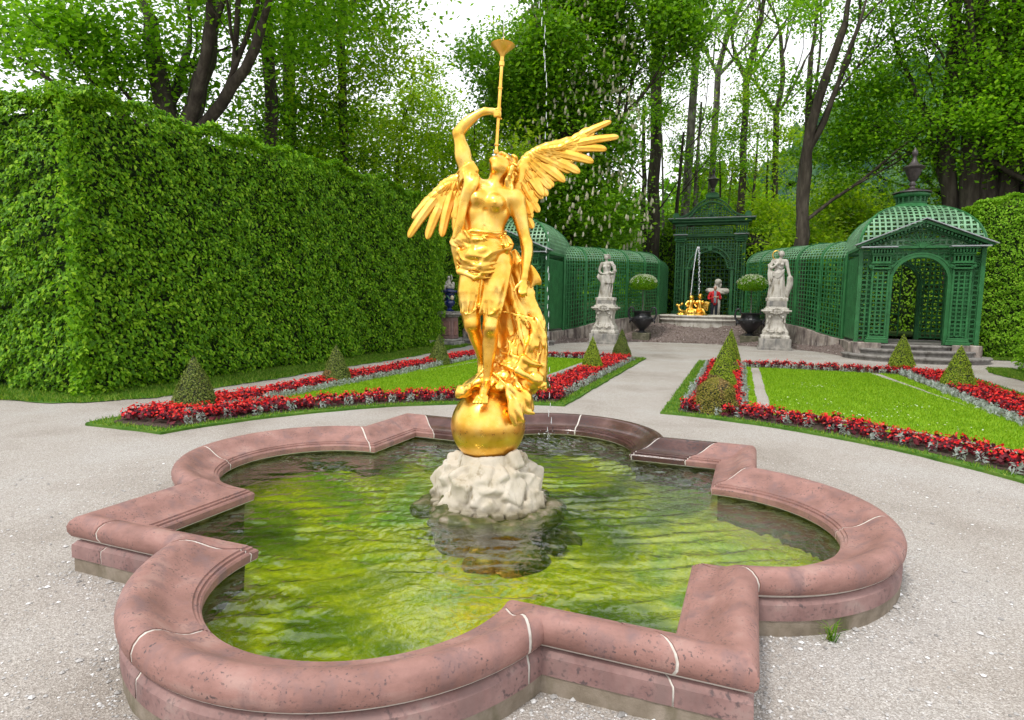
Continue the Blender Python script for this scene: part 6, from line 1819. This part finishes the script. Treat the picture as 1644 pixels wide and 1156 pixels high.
    f4 = np.concatenate([b + np.array([k, (k + 1) % seg, seg + (k + 1) % seg, seg + k]) for k in range(seg)]); f3 = np.concatenate([b + np.array([seg + k, seg + (k + 1) % seg, 2 * seg]) for k in range(seg)])
    HT = leaf_mat('hillside trees', [(0, (.025, .065, .045)), (.5, (.05, .11, .055)), (1, (.11, .20, .07))], 0, .9, .1)
    o = link('hillside_wood', np_mesh('hillside_wood', V, [f4, f3]), HT); tag(o, kind='stuff')
# ------------------------------------------------------------------ marble statues, urns, small fountain, visitor
def pedestal(x, y, label, rz=0.0, h=1.62):
    root = empty('pedestal', (x, y, 0), rz, label, 'pedestal', 'carved statue pedestals')
    mb = MB(); mb.box((0, 0, .20), (1.12, 1.0, .42), bev=.02); mb.build('lower_plinth', MARBLE_DARK, root)
    mb = MB(); mb.box((0, 0, .045), (1.20, 1.08, .09), bev=.01); mb.build('foot_course', MARBLE_DARK, root)
    s = Sculpt((-.62, -.58, .38), (.62, .62, 1.66), .018)
    s.box((0, 0, .47), (.50, .45, .07), .02, .03); s.box((0, 0, .545), (.44, .40, .04), .02, .02)
    # waisted, swelling die
    for i in range(14):
        t = i / 13; z = .60 + t * .74
        w = .335 + .115 * math.exp(-((t - .05) / .20) ** 2) + .03 * math.exp(-((t - .95) / .12) ** 2)
        s.box((0, 0, z), (w, w * .9, .045), .02, .035)
    s.box((0, 0, 1.40), (.43, .38, .035), .015, .015); s.box((0, 0, 1.455), (.52, .46, .030), .015, .015); s.box((0, 0, 1.51), (.42, .37, .045), .02, .02)
    s.box((0, 0, 1.58), (.36, .32, .04), .02, .02)
    # scroll cartouche and shell on the front
    for q in (-1, 1):
        s.curve([(q * .12, -.36, 1.28, .025), (q * .24, -.36, 1.24, .03), (q * .20, -.34, 1.10, .022), (q * .23, -.34, .92, .022), (q * .26, -.40, .74, .03), (q * .16, -.44, .66, .025), (q * .05, -.42, .69, .02)], .012)
        s.ell((q * .23, -.37, 1.22), (.05, .04, .05), .01); s.ell((q * .26, -.44, .72), (.05, .04, .05), .01)
        s.ell((q * .30, -.32, 1.05), (.04, .04, .07), .01)
    for i in range(7):
        a = PI * (i + .5) / 7; s.cap((0, -.40, 1.33), (.17 * math.cos(a), -.44, 1.36 + .15 * math.sin(a)), .018, .03, .006)
    s.curve([(-.22, -.42, 1.38, .022), (-.15, -.45, 1.50, .024), (0, -.46, 1.55, .026), (.15, -.45, 1.50, .024), (.22, -.42, 1.38, .022)], .008)
    s.ell((0, -.44, .50), (.17, .06, .05), .01)
    for q in (-1, 0, 1): s.ell((q * .12, -.47, .50), (.055, .04, .045), .008)
    s.displace(lambda P: .006 * fnoise(P, 25, 3))
    link('carved_die', s.mesh('carved_die'), MARBLE, root)
    mb = MB(); mb.box((0, 0, h + .10), (.70, .62, .20), bev=.02); mb.build('cap_block', MARBLE_DARK, root)
    return root

def marble_figure(x, y, z, rz, kind, label):
    root = empty('marble_statue', (x, y, z), rz, label, 'marble statue')
    s = Sculpt((-.52, -.42, 0), (.52, .42, 2.14), .0145)
    s.box((0, 0, .06), (.33, .28, .065), .02, .02)
    r = np.random.default_rng(3 if kind == 'a' else 4)
    if kind == 'b':                                   # right: star goddess with golden crescent, arm crossed to the chest
        s.chain([(0, 0, .2, .24), (.0, .0, .55, .20), (-.01, .0, .85, .175), (0, 0, 1.05, .165)], .05)
        for i in range(20):
            a = 2 * PI * i / 20 + r.uniform(-.1, .1); R = .245 + r.uniform(-.02, .02)
            s.curve([(R * math.cos(a) * 1.05, R * math.sin(a) * .85, .13, .028), (R * .9 * math.cos(a), R * .78 * math.sin(a), .55, .023), (R * .72 * math.cos(a + .2), R * .62 * math.sin(a + .2), 1.02, .016)], .012)
        s.chain([(0, .0, 1.0, .155), (.01, .0, 1.15, .125), (.02, .0, 1.32, .15), (.02, 0, 1.45, .135)], .04)
        s.cap((-.15, .01, 1.52), (.19, .01, 1.50), .075, .075, .04)
        s.ell((-.06, -.12, 1.38), (.065, .06, .06), .03); s.ell((.09, -.12, 1.37), (.065, .06, .06), .03)
        s.chain([(.03, .0, 1.55, .055), (.06, -.01, 1.66, .048)], .03); s.ell((.075, -.02, 1.76), (.082, .095, .115), .02); s.ell((.145, -.045, 1.745), (.03, .03, .03), .02)
        s.ell((.06, .04, 1.80), (.10, .10, .09), .02); s.ell((.03, .10, 1.76), (.06, .05, .06), .02)
        s.chain([(-.17, .0, 1.51, .066), (-.24, -.06, 1.33, .055), (-.21, -.14, 1.24, .050), (-.10, -.19, 1.33, .040), (-.02, -.20, 1.41, .034)], .02)
        s.ell((.01, -.20, 1.43), (.045, .03, .035), .012)
        s.chain([(.22, .0, 1.48, .066), (.27, .0, 1.28, .055), (.30, -.02, 1.12, .046), (.34, -.06, .96, .036)], .02)
        s.ell((.36, -.07, .89), (.05, .05, .06), .01)
        s.chain([(.36, -.05, .86, .09), (.36, -.03, .62, .10), (.30, -.02, .35, .09), (.28, -.02, .16, .08)], .03)
        for i in range(9):
            q = i / 8; s.curve([(-.27 + .05 * math.sin(i), .03, 1.42 - q * .08, .022), (-.30 + .10 * q, -.10 - .06 * q, 1.05, .024), (-.27 + .09 * q, -.13 - .05 * q, .70 - .12 * math.sin(i * 1.4), .020)], .01)
        for i in range(7): s.curve([(-.18, -.13, 1.12 - .025 * i, .018), (.0, -.185, 1.05 - .03 * i, .02), (.17, -.14, 1.20 - .02 * i, .016)], .008)
        for i in range(5): s.curve([(-.17, -.10, 1.50 - .02 * i, .014), (-.05, -.155, 1.30, .016), (.10, -.15, 1.22, .014)], .008)
    else:                                              # left: woman gathering flowers at her hip
        s.chain([(.0, 0, .2, .20), (-.02, .0, .55, .18), (.0, -.01, .85, .175), (.02, 0, 1.03, .16)], .05)
        for i in range(17):
            a = 2 * PI * i / 17 + r.uniform(-.1, .1); R = .215 + r.uniform(-.02, .02)
            s.curve([(R * math.cos(a) - .03, R * math.sin(a) * .85, .13, .026), (R * .95 * math.cos(a) - .05 + .06, R * .8 * math.sin(a), .55, .022), (R * .78 * math.cos(a + .2) + .03, R * .66 * math.sin(a + .2), 1.0, .016)], .012)
        s.chain([(-.10, -.13, .95, .10), (-.10, -.17, .66, .085), (-.15, -.12, .35, .07), (-.20, -.12, .16, .06)], .04)
        s.chain([(.02, .0, 1.0, .15), (.0, .0, 1.15, .12), (-.01, .0, 1.32, .145), (-.01, 0, 1.44, .13)], .04)
        s.cap((-.17, .01, 1.49), (.15, .01, 1.52), .07, .07, .04)
        s.ell((-.08, -.115, 1.36), (.06, .055, .058), .03); s.ell((.06, -.115, 1.37), (.06, .055, .058), .03)
        s.chain([(-.01, .0, 1.54, .05), (-.02, -.01, 1.65, .045)], .03); s.ell((-.025, -.02, 1.75), (.078, .09, .11), .02); s.ell((-.085, -.06, 1.735), (.026, .026, .028), .015)
        s.ell((-.01, .03, 1.80), (.095, .095, .085), .02); s.ell((.05, .08, 1.75), (.05, .05, .07), .02)
        for i in range(9): a = i * .7; s.ell((-.02 + .085 * math.cos(a), -.0 + .085 * math.sin(a), 1.845), (.026, .026, .026), .008)
        s.chain([(-.19, .0, 1.48, .062), (-.25, -.02, 1.30, .052), (-.24, -.06, 1.16, .046), (-.13, -.17, 1.08, .040), (.0, -.22, 1.06, .034)], .02)
        s.chain([(.17, .0, 1.50, .064), (.25, .0, 1.34, .055), (.30, -.04, 1.18, .046), (.22, -.16, 1.12, .038)], .02)
        for i in range(15): s.ell((.22 + r.uniform(-.12, .13), -.18 + r.uniform(-.05, .05), 1.14 + r.uniform(-.06, .07)), (.042, .04, .04), .006)
        for i in range(9): s.curve([(-.27, -.03, 1.02 - .02 * i, .02), (-.16, -.17 - .004 * i, .98 - .03 * i, .022), (.03, -.21, 1.00 - .035 * i, .022), (.25, -.14, 1.03 - .04 * i, .020)], .008)
        for i in range(6): s.curve([(.10 + .03 * i, -.09, 1.54 - .02 * i, .018), (.20 + .02 * i, -.06, 1.38, .02), (.28, -.0 - .02 * i, 1.10, .022), (.26, -.04 * i + .05, .82 - .05 * (i % 3), .016)], .008)
        for i in range(5): s.curve([(-.30 + .02 * i, .0, 1.06, .028), (-.33 + .03 * i, -.04, .96, .026), (-.29 + .03 * i, -.05, .86, .018)], .01)
    s.displace(lambda P: crumple(P, 15, .010, 61, (1, 1, .25)))
    f_ = link('figure', s.mesh('figure'), MARBLE, root); f_.scale = (1.15, 1.1, 1)
    if kind == 'b':
        mb = MB(); t = np.linspace(-.9, 2.9, 24)
        mb.tube([(-.09 + .14 * math.cos(a + 1.7), -.06, 1.72 + .16 * math.sin(a + 1.7)) for a in t], .004 + .022 * np.sin(np.linspace(0, PI, 24)), 8)
        tag(mb.build('crescent', GOLD, root, smooth=True), 'gilded crescent behind the shoulder')
    return root

def urn(x, y, label, z0):
    root = empty('iron_urn', (x, y, 0), 0, label, 'urn', 'black urns on stone blocks')
    mb = MB(); mb.box((0, 0, z0 - .16), (.74, .66, .34), bev=.025); mb.build('stone_block', stone_moss, root)
    mb = MB()
    pr = [(.19, 0), (.22, .02), (.22, .05), (.14, .08), (.11, .13), (.16, .18), (.28, .28), (.40, .44), (.455, .58), (.47, .64), (.44, .67), (.40, .69), (.375, .75), (.37, .84), (.38, .90), (.46, .94), (.47, .965), (.43, .97), (.36, .965), (.34, .93), (.30, .925)]
    mb.lathe([(r * .98, z) for r, z in pr], 40, (0, 0, z0), flute=(.035, 18, z0 + .2, z0 + .5))
    mb.build('bowl', IRON, root, angle=45)
    mb = MB()
    for i in range(40):
        a = 2 * PI * i / 40; mb.tube([(.455 * math.cos(a), .455 * math.sin(a), z0 + .93), (.475 * math.cos(a), .475 * math.sin(a), z0 + .955)], .016, 5)
    for i in range(9):
        a = 2 * PI * i / 9
        mb.tube([(.43 * math.cos(a + d), .43 * math.sin(a + d), z0 + .60 - .05 * math.cos(d * 9)) for d in np.linspace(-.3, .3, 7)], .022, 5)
    tag(mb.build('relief', IRON, root, smooth=True), kind='stuff')
    for q in (-1, 1):
        P = catmull([(q * .40, 0, z0 + .50), (q * .52, 0, z0 + .62), (q * .60, 0, z0 + .80), (q * .585, 0, z0 + 1.02), (q * .50, 0, z0 + 1.12), (q * .41, 0, z0 + 1.08), (q * .385, 0, z0 + .99), (q * .43, 0, z0 + .945)], 5)
        mb = MB(); mb.tube(P, np.linspace(.05, .026, len(P)), 8)
        mb.tube([(q * .46, 0, z0 + .60), (q * .53, 0, z0 + .52), (q * .54, 0, z0 + .42)], [.05, .045, .02], 8); mb.build('handle', IRON, root, smooth=True)
    t = empty('flowering_standard', (x, y, z0 + .9), 0, 'round headed shrub on a thin bare stem with white flowers, growing in ' + label.split('black ')[1] if False else
              ('white flowered standard shrub planted in the %s black urn' % ('left' if x < 0 else 'right')), 'shrub', 'standard shrubs in the black urns')
    mb = MB(); mb.tube([(0, 0, -.02), (.01, 0, .4), (-.01, 0, .8), (0, 0, 1.06)], [.028, .022, .02, .018], 7)
    for i in range(6):
        a = i * 1.05; mb.tube([(0, 0, .95), (.2 * math.cos(a), .2 * math.sin(a), 1.10), (.38 * math.cos(a), .38 * math.sin(a), 1.18)], [.014, .01, .005], 4)
    mb.build('stem', BARK_L, t)
    n = 5200; u = rng.normal(size=(n, 3)); u /= np.linalg.norm(u, axis=1)[:, None]; u *= (rng.uniform(.45, 1, n) ** .5)[:, None]
    P = u * (.60, .58, .40) + (0, 0, 1.24); P[:, 2] = np.where(P[:, 2] < 1.12, 1.12 + (P[:, 2] - 1.12) * .5, P[:, 2]); P += rng.normal(size=P.shape) * .02
    link('foliage', quad_leaf_mesh('foliage', P, u + rng.normal(size=u.shape) * .5, rng.uniform(.035, .07, n), .5), LEAFM[2], t)
    m = 230; u = rng.normal(size=(m, 3)); u[:, 2] = np.abs(u[:, 2]) * 1.3 + .05; u /= np.linalg.norm(u, axis=1)[:, None]
    P = u * (.60, .58, .41) + (0, 0, 1.25); P = np.repeat(P, 5, 0) + rng.normal(size=(m * 5, 3)) * .018
    W = leaf_mat('white blossoms', [(0, (.45, .47, .34)), (1, (.66, .67, .58))], .2, .6, .2)
    link('blossoms', quad_leaf_mesh('blossoms', P, rng.normal(size=P.shape) + (0, -.3, .8), .032, .9), W, t)
stone_moss = stone_mat('mossy stone block', [(.25, (.035, .035, .020)), (.5, (.10, .095, .06)), (.8, (.24, .21, .17))], 7, .9, .5)

def blue_vase(x, y):
    root = empty('vase_pedestal', (x, y, 0), 0, 'red and grey marble pedestal at the far end of the left hedge', 'pedestal')
    mb = MB(); mb.box((0, 0, .08), (.86, .86, .16), bev=.02); mb.box((0, 0, .20), (.74, .74, .10), bev=.04); mb.build('base', MARBLE_DARK, root)
    mb = MB(); mb.box((0, 0, .64), (.52, .52, .80), taper=.94, bev=.03); mb.build('shaft', SAND2, root)
    for f in ((0, -.275), (.275, 0), (-.275, 0)):
        mb = MB(); mb.box((f[0] * .985, f[1] * .985, .64), (.30 if f[0] == 0 else .03, .30 if f[1] == 0 else .03, .52), bev=.01); mb.build('raised_panel', SAND, root)
    mb = MB(); mb.box((0, 0, 1.08), (.56, .56, .07), bev=.02); mb.box((0, 0, 1.16), (.72, .72, .10), bev=.03); mb.box((0, 0, 1.235), (.60, .60, .05), bev=.01); mb.build('cap', MARBLE_DARK, root)
    BLUE = paint('cobalt glazed majolica', (.012, .022, .11), .12, .4, 14, .8)
    v = empty('majolica_vase', (x, y, 1.26), 0, 'cobalt blue glazed vase with garlands and a white figure group on its lid', 'vase')
    mb = MB(); mb.lathe([(.17, 0), (.18, .03), (.10, .07), (.07, .13), (.10, .17), (.17, .22), (.21, .30), (.205, .36), (.16, .40), (.15, .46), (.17, .60), (.20, .66)], 30); mb.build('body', BLUE, v, angle=50)
    mb = MB(); mb.lathe([(.20, .66), (.33, .70), (.36, .73), (.35, .76), (.20, .79), (.14, .82), (.12, .86)], 30); mb.build('rim', BLUE, v, angle=50)
    G2 = paint('green glazed garland', (.03, .16, .07), .2, .6, 20, .7); CR = paint('cream glazed medallion', (.62, .50, .34), .25, .4, 14)
    mb = MB()
    for k in range(4):
        a0 = k * PI / 2; mb.tube([(.195 * math.cos(a0 + t), .195 * math.sin(a0 + t), .58 - .14 * math.sin(t * 2)) for t in np.linspace(0, PI / 2, 9)], .022, 6)
    mb.build('garland', G2, v)
    s = Sculpt((-.3, -.3, .35), (.3, .3, .62), .014); s.ell((.16, -.12, .50), (.07, .07, .09), .01); s.ell((-.16, -.12, .50), (.07, .07, .09), .01); link('medallions', s.mesh('medallions'), CR, v)
    s = Sculpt((-.25, -.25, .78), (.25, .25, 1.42), .013); s.ell((0, 0, .88), (.19, .16, .09), .03)
    s.chain([(-.02, 0, .95, .09), (-.04, 0, 1.08, .075), (-.03, 0, 1.15, .05)], .03); s.ell((-.02, -.02, 1.24), (.055, .06, .065), .02)
    s.chain([(-.08, 0, 1.12, .03), (-.13, -.05, 1.04, .025), (-.06, -.10, .99, .02)], .01); s.chain([(.04, 0, 1.12, .03), (.11, -.03, 1.20, .025), (.08, -.03, 1.33, .02)], .01)
    s.chain([(.03, -.05, .95, .05), (.14, -.10, .96, .04), (.17, -.10, .85, .03)], .015); s.chain([(-.05, -.05, .95, .05), (-.12, -.13, .92, .04), (-.13, -.14, .82, .03)], .015); s.ell((.12, .05, 1.0), (.06, .06, .09), .02)
    link('figure_group', s.mesh('figure_group'), MARBLE, v)

def small_fountain():
    A = .15; Y = 25.9
    root = empty('small_fountain_basin', (A, Y, 0), 0, 'pale stone rim of the raised oval fountain in front of the central trellis pavilion', 'fountain basin')
    def oval(rx, ry, n=56):
        return [(rx * math.cos(t) * (1 + .05 * math.cos(4 * t)), ry * math.sin(t)) for t in np.linspace(0, 2 * PI, n, endpoint=False)]
    prof = [(1.00, .55), (1.00, .86), (1.045, .88), (1.06, .93), (1.03, .97), (1.02, 1.02), (1.05, 1.05), (1.07, 1.09), (1.05, 1.13), (.98, 1.15), (.90, 1.14), (.88, 1.10), (.88, .90)]
    n = 56; V = [];
    for k, z in prof: V += [(x * (1 + (k - 1)), y * (1 + (k - 1)), z) for x, y in oval(1.85, 1.15, n)]
    FT = []
    m = len(prof); per = n // 8
    for s0 in range(8):                                 # eight rim stones
        mb = MB(); idx = [(s0 * per + i) % n for i in range(per + 1)]
        vv = [V[j * n + i] for j in range(m) for i in idx]; w = per + 1
        F = [(j * w + i, j * w + i + 1, (j + 1) * w + i + 1, (j + 1) * w + i) for j in range(m - 1) for i in range(per)]
        mb.add(np.array(vv), np.array(F)); mb.build('rim_stone', MARBLE if s0 != 5 else MARBLE, root, angle=40)
    WM = bpy.data.materials.get('pool water')
    mb = MB(); mb.lathe([(1.6, 1.0), (1.6, 1.02)], 40); me = mb.mesh('water_surface'); o = link('water_surface', me, WM, root); o.scale = (1.0, .62, 1)
    # gilded group of children with a dolphin
    g = empty('golden_cherub_group', (A - .42, Y - .05, 1.02), 0, 'small gilded group of winged children on a dolphin in the raised fountain', 'statue')
    s = Sculpt((-.85, -.5, -.05), (.85, .5, 1.28), .02)
    s.ell((0, 0, .10), (.62, .36, .14), .05); s.ell((-.55, 0, .12), (.22, .22, .11), .05); s.ell((.45, .05, .12), (.2, .2, .10), .05)
    s.curve([(.30, -.1, .16, .12), (-.05, -.2, .22, .15), (-.35, -.12, .22, .12), (-.58, 0, .30, .08), (-.68, 0, .46, .05), (-.62, 0, .58, .03)], .03)
    s.ell((-.72, 0, .56), (.10, .05, .06), .02, R=rotm((0, 1, 0), .6)); s.ell((-.55, 0, .62), (.10, .05, .06), .02, R=rotm((0, 1, 0), -.6))
    for cx, hz, q in ((-.12, .98, -1), (.28, 1.06, 1)):
        s.chain([(cx, 0, .30, .13), (cx + .02 * q, 0, .52, .13), (cx, 0, .70, .12), (cx, 0, .78, .08)], .03)
        s.ell((cx + .01, -.02, hz - .06), (.105, .11, .12), .02)
        s.chain([(cx - .12, 0, .76, .05), (cx - .22, -.08, .62, .045), (cx - .14, -.18, .52, .035)], .015); s.chain([(cx + .12, 0, .76, .05), (cx + .22, -.10, .66, .045), (cx + .16, -.18, .78, .035)], .015)
        s.chain([(cx - .06, -.05, .34, .085), (cx - .16, -.26, .34, .07), (cx - .18, -.30, .14, .05)], .02); s.chain([(cx + .06, -.05, .34, .085), (cx + .18, -.24, .36, .07), (cx + .26, -.28, .15, .05)], .02)
        for i in range(14): a = i * 1.1; s.ell((cx + .08 * math.cos(a), .02 + .07 * math.sin(a), hz - .0 + .03 * math.sin(i * 2)), (.032,) * 3, .008)
    for i in range(6): s.cap((.36, .08, .72 - .02 * i), (.72 - .02 * i, .12, .72 - .075 * i), .05, .03, .01, flat=((0, 1, 0), .5))
    s.cap((-.14, .1, .9), (-.16, .1, 1.12), .03, .03, .02)
    s.displace(lambda P: .008 * fnoise(P, 22, 3))
    link('figures', s.mesh('figures'), GOLD, g)
    # its jet
    mb = MB(); Pj = [(A - .57 + .36 * t + .0, Y - .05, 1.9 + 2.55 * (1 - (1 - 1.45 * t) ** 2) * .95) for t in np.linspace(0, 1, 40)]
    k = 27; mb.tube(Pj[:k], np.linspace(.022, .030, k), 6)
    for i in range(60):
        t = .62 + .38 * (i / 60); z = 4.32 - (t - .62) ** 2 * 16; p = (A - .57 + .40 * t + rng.normal() * .02, Y - .05 + rng.normal() * .02, z + rng.normal() * .02)
        mb.tube([p, (p[0], p[1], p[2] - .09)], [.022, .008], 5)
    o = mb.build('fountain_jet', bpy.data.materials['falling water'], smooth=True); tag(o, 'thin white water jet arching above the small gilded group', 'water jet')
    # bust on a slender pedestal behind the visitor
    b = empty('marble_bust', (.67, 28.9, .9), 0, 'white marble bust with a spreading cloak on a slim pedestal, behind the visitor in red', 'bust')
    mb = MB(); mb.box((0, 0, .08), (.5, .4, .16), bev=.02); mb.box((0, 0, .62), (.34, .30, .95), bev=.02); mb.box((0, 0, 1.14), (.46, .40, .10), bev=.02); mb.build('pedestal', MARBLE, b)
    s = Sculpt((-.62, -.35, 1.1), (.62, .35, 2.20), .02); s.ell((0, 0, 1.42), (.40, .22, .17), .05)
    s.ell((-.34, -.02, 1.45), (.24, .16, .14), .05); s.ell((.34, -.02, 1.43), (.24, .16, .15), .05); s.cap((0, 0, 1.2), (0, 0, 1.4), .12, .2, .05)
    s.cap((0, 0, 1.5), (0, 0, 1.72), .12, .085, .04); s.ell((.01, -.02, 1.86), (.12, .14, .16), .03); s.ell((.01, .03, 1.90), (.165, .15, .15), .02); s.ell((-.1, .02, 1.72), (.07, .08, .12), .03); s.ell((.12, .02, 1.72), (.07, .08, .12), .03)
    for i in range(9): s.curve([(-.5 + .05 * i, -.10, 1.50, .03), (-.3 + .06 * i, -.22, 1.36, .03), (.0 + .05 * i, -.18, 1.30, .03)], .012)
    s.displace(lambda P: .012 * fnoise(P, 16, 5)); link('bust', s.mesh('bust'), MARBLE, b)

def visitor(x, y, z, rz):
    root = empty('person', (x, y, z), rz, 'person in a red jacket and dark trousers standing behind the small golden group, hands together', 'person')
    SK = paint('skin', (.46, .25, .18), .5, .15, 20); RJ = paint('red jacket', (.52, .012, .018), .7, .25, 14); GS = paint('grey shirt', (.22, .27, .33), .8, .2, 20)
    TR = paint('dark trousers', (.012, .014, .026), .8, .3, 10); HR = paint('grey hair', (.34, .31, .29), .8, .2, 30)
    s = Sculpt((-.26, -.36, 1.02), (.26, .20, 1.80), .012)
    s.cap((0, 0, 1.42), (0, -.03, 1.56), .055, .052, .03); s.ell((0, -.055, 1.645), (.074, .092, .108), .02); s.ell((0, -.152, 1.63), (.014, .020, .022), .01)
    s.ell((.076, -.04, 1.64), (.012, .02, .028), .008); s.ell((-.076, -.04, 1.64), (.012, .02, .028), .008); s.ell((0, -.13, 1.585), (.035, .02, .02), .015)
    for q in (-1, 1):
        s.ell((q * .028, -.138, 1.655), (.013, .008, .009), .004, op='s')
        s.cap((q * .16, -.20, 1.16), (q * .085, -.27, 1.20), .030, .028, .015); s.ell((q * .05, -.285, 1.21), (.042, .026, .030), .015)
        for i in range(4): s.cap((q * .04, -.29 - .008 * i, 1.225 - .015 * i), (q * .005, -.305 - .004 * i, 1.222 - .015 * i), .0105, .009, .004)
        s.cap((q * .05, -.28, 1.225), (q * .02, -.275, 1.255), .011, .009, .005)
    link('body', s.mesh('body'), SK, root)
    s = Sculpt((-.12, -.18, 1.55), (.12, .12, 1.80), .010); s.ell((0, -.03, 1.68), (.082, .090, .092), .01); s.ell((0, -.17, 1.63), (.08, .08, .075), .01, op='s'); s.displace(lambda P: .003 * fnoise(P, 60, 4)); link('hair', s.mesh('hair'), HR, root)
    s = Sculpt((-.36, -.34, .78), (.36, .24, 1.56), .0125)
    s.chain([(0, 0, .90, .155), (0, 0, 1.10, .165), (0, .0, 1.30, .175)], .05, flat=((0, 1, 0), .78)); s.cap((-.15, .0, 1.40), (.15, .0, 1.40), .078, .078, .04)
    for q in (-1, 1):
        s.chain([(q * .20, .0, 1.39, .072), (q * .27, .01, 1.22, .064), (q * .28, -.02, 1.10, .058), (q * .21, -.14, 1.12, .050), (q * .14, -.215, 1.165, .044)], .02)
        s.cap((q * .05, -.12, 1.42), (q * .09, -.05, 1.50), .026, .024, .015)
    s.box((0, -.16, 1.20), (.055, .10, .30), .015, .02, op='s'); s.displace(lambda P: crumple(P, 12, .010, 71, (1, 1, .6))); link('jacket', s.mesh('jacket'), RJ, root)
    s = Sculpt((-.16, -.18, .86), (.16, .14, 1.52), .0125); s.chain([(0, -.02, .92, .13), (0, -.02, 1.20, .14), (0, -.02, 1.38, .12)], .03, flat=((0, 1, 0), .72)); s.cap((0, -.01, 1.40), (0, -.02, 1.47), .07, .062, .02); link('shirt', s.mesh('shirt'), GS, root)
    s = Sculpt((-.28, -.26, -.01), (.28, .22, 1.02), .0135)
    s.ell((0, 0, .90), (.165, .115, .12), .04)
    for q in (-1, 1): s.chain([(q * .085, .0, .86, .092), (q * .095, -.01, .62, .078), (q * .10, .0, .46, .066), (q * .105, .01, .08, .058)], .02)
    s.displace(lambda P: crumple(P, 10, .008, 72, (1, 1, 1))); link('trousers', s.mesh('trousers'), TR, root)
    for q in (-1, 1):
        s = Sculpt((q * .105 - .09, -.24, -.005), (q * .105 + .09, .12, .13), .010); s.cap((q * .105, .03, .045), (q * .115, -.13, .035), .05, .042, .02); s.box((q * .11, -.05, .008), (.05, .12, .012), .01, .005); link('shoe', s.mesh('shoe'), IRON, root)

def weeds():
    for (x, y, h, lab) in ((1.70, -1.22, .10, 'small grass tuft growing against the footing beside the square front corner of the basin'), (2.30, -1.03, .085, 'small grass tuft at the foot of the right lobe of the basin')):
        n = 26; V = []
        for i in range(n):
            a = rng.uniform(0, 6.28); l = h * rng.uniform(.5, 1.2); b = np.array((x + rng.normal() * .012, y + rng.normal() * .012, 0)); d = np.array((math.cos(a), math.sin(a), 0)); w = np.array((-d[1], d[0], 0)) * .004
            V += [b - w, b + w, b + d * l * .4 + (0, 0, l * .8) + w * .6, b + d * l * .4 + (0, 0, l * .8) - w * .6, b + d * l * .9 + (0, 0, l * .9), b + d * l * .9 + (0, 0, l * .9)]
        F = np.array([(i * 6, i * 6 + 1, i * 6 + 2, i * 6 + 3) for i in range(n)]); F3 = np.array([(i * 6 + 3, i * 6 + 2, i * 6 + 4) for i in range(n)])
        o = link('grass_tuft', np_mesh('grass_tuft', np.array(V), [F, F3]), GRASSY); tag(o, lab, 'grass tuft')
# ------------------------------------------------------------------ build everything
basin(); water(); ground(); beds(); cones()
hedges()
corner_pavilion(7.07, 18.5, 'green domed trellis pavilion with pediment and steps at the right of the garden')
corner_pavilion(-6.93, 18.5, 'green domed trellis pavilion half hidden behind the golden statue')
tunnel(1, 'curved green trellis walk between the right marble statue and the right domed pavilion')
tunnel(-1, 'curved green trellis walk behind the left marble statue')
central_niche()
rock(); golden_statue(); tip, tdir = trumpet(); jet(tip, tdir)
pedestal(3.08, 20.95, 'carved white pedestal under the marble statue with the golden crescent', .0)
marble_figure(3.08, 20.95, 1.82, .0, 'b', 'white marble woman with a golden crescent at her shoulder and one arm across her chest')
pedestal(-3.36, 20.6, 'weathered carved pedestal under the marble statue left of the central fountain', .0, h=1.55)
marble_figure(-3.36, 20.6, 1.75, .0, 'a', 'white marble woman gathering flowers at her hip, in front of the left trellis walk')
urn(2.22, 23.25, 'black iron urn with scrolled handles beside the marble statue with the crescent', .36)
urn(-2.22, 23.0, 'black iron urn with scrolled handles beside the left marble statue', .36)
blue_vase(-8.30, 16.2)
small_fountain(); visitor(.58, 28.0, .82, .3)
weeds()
trees()
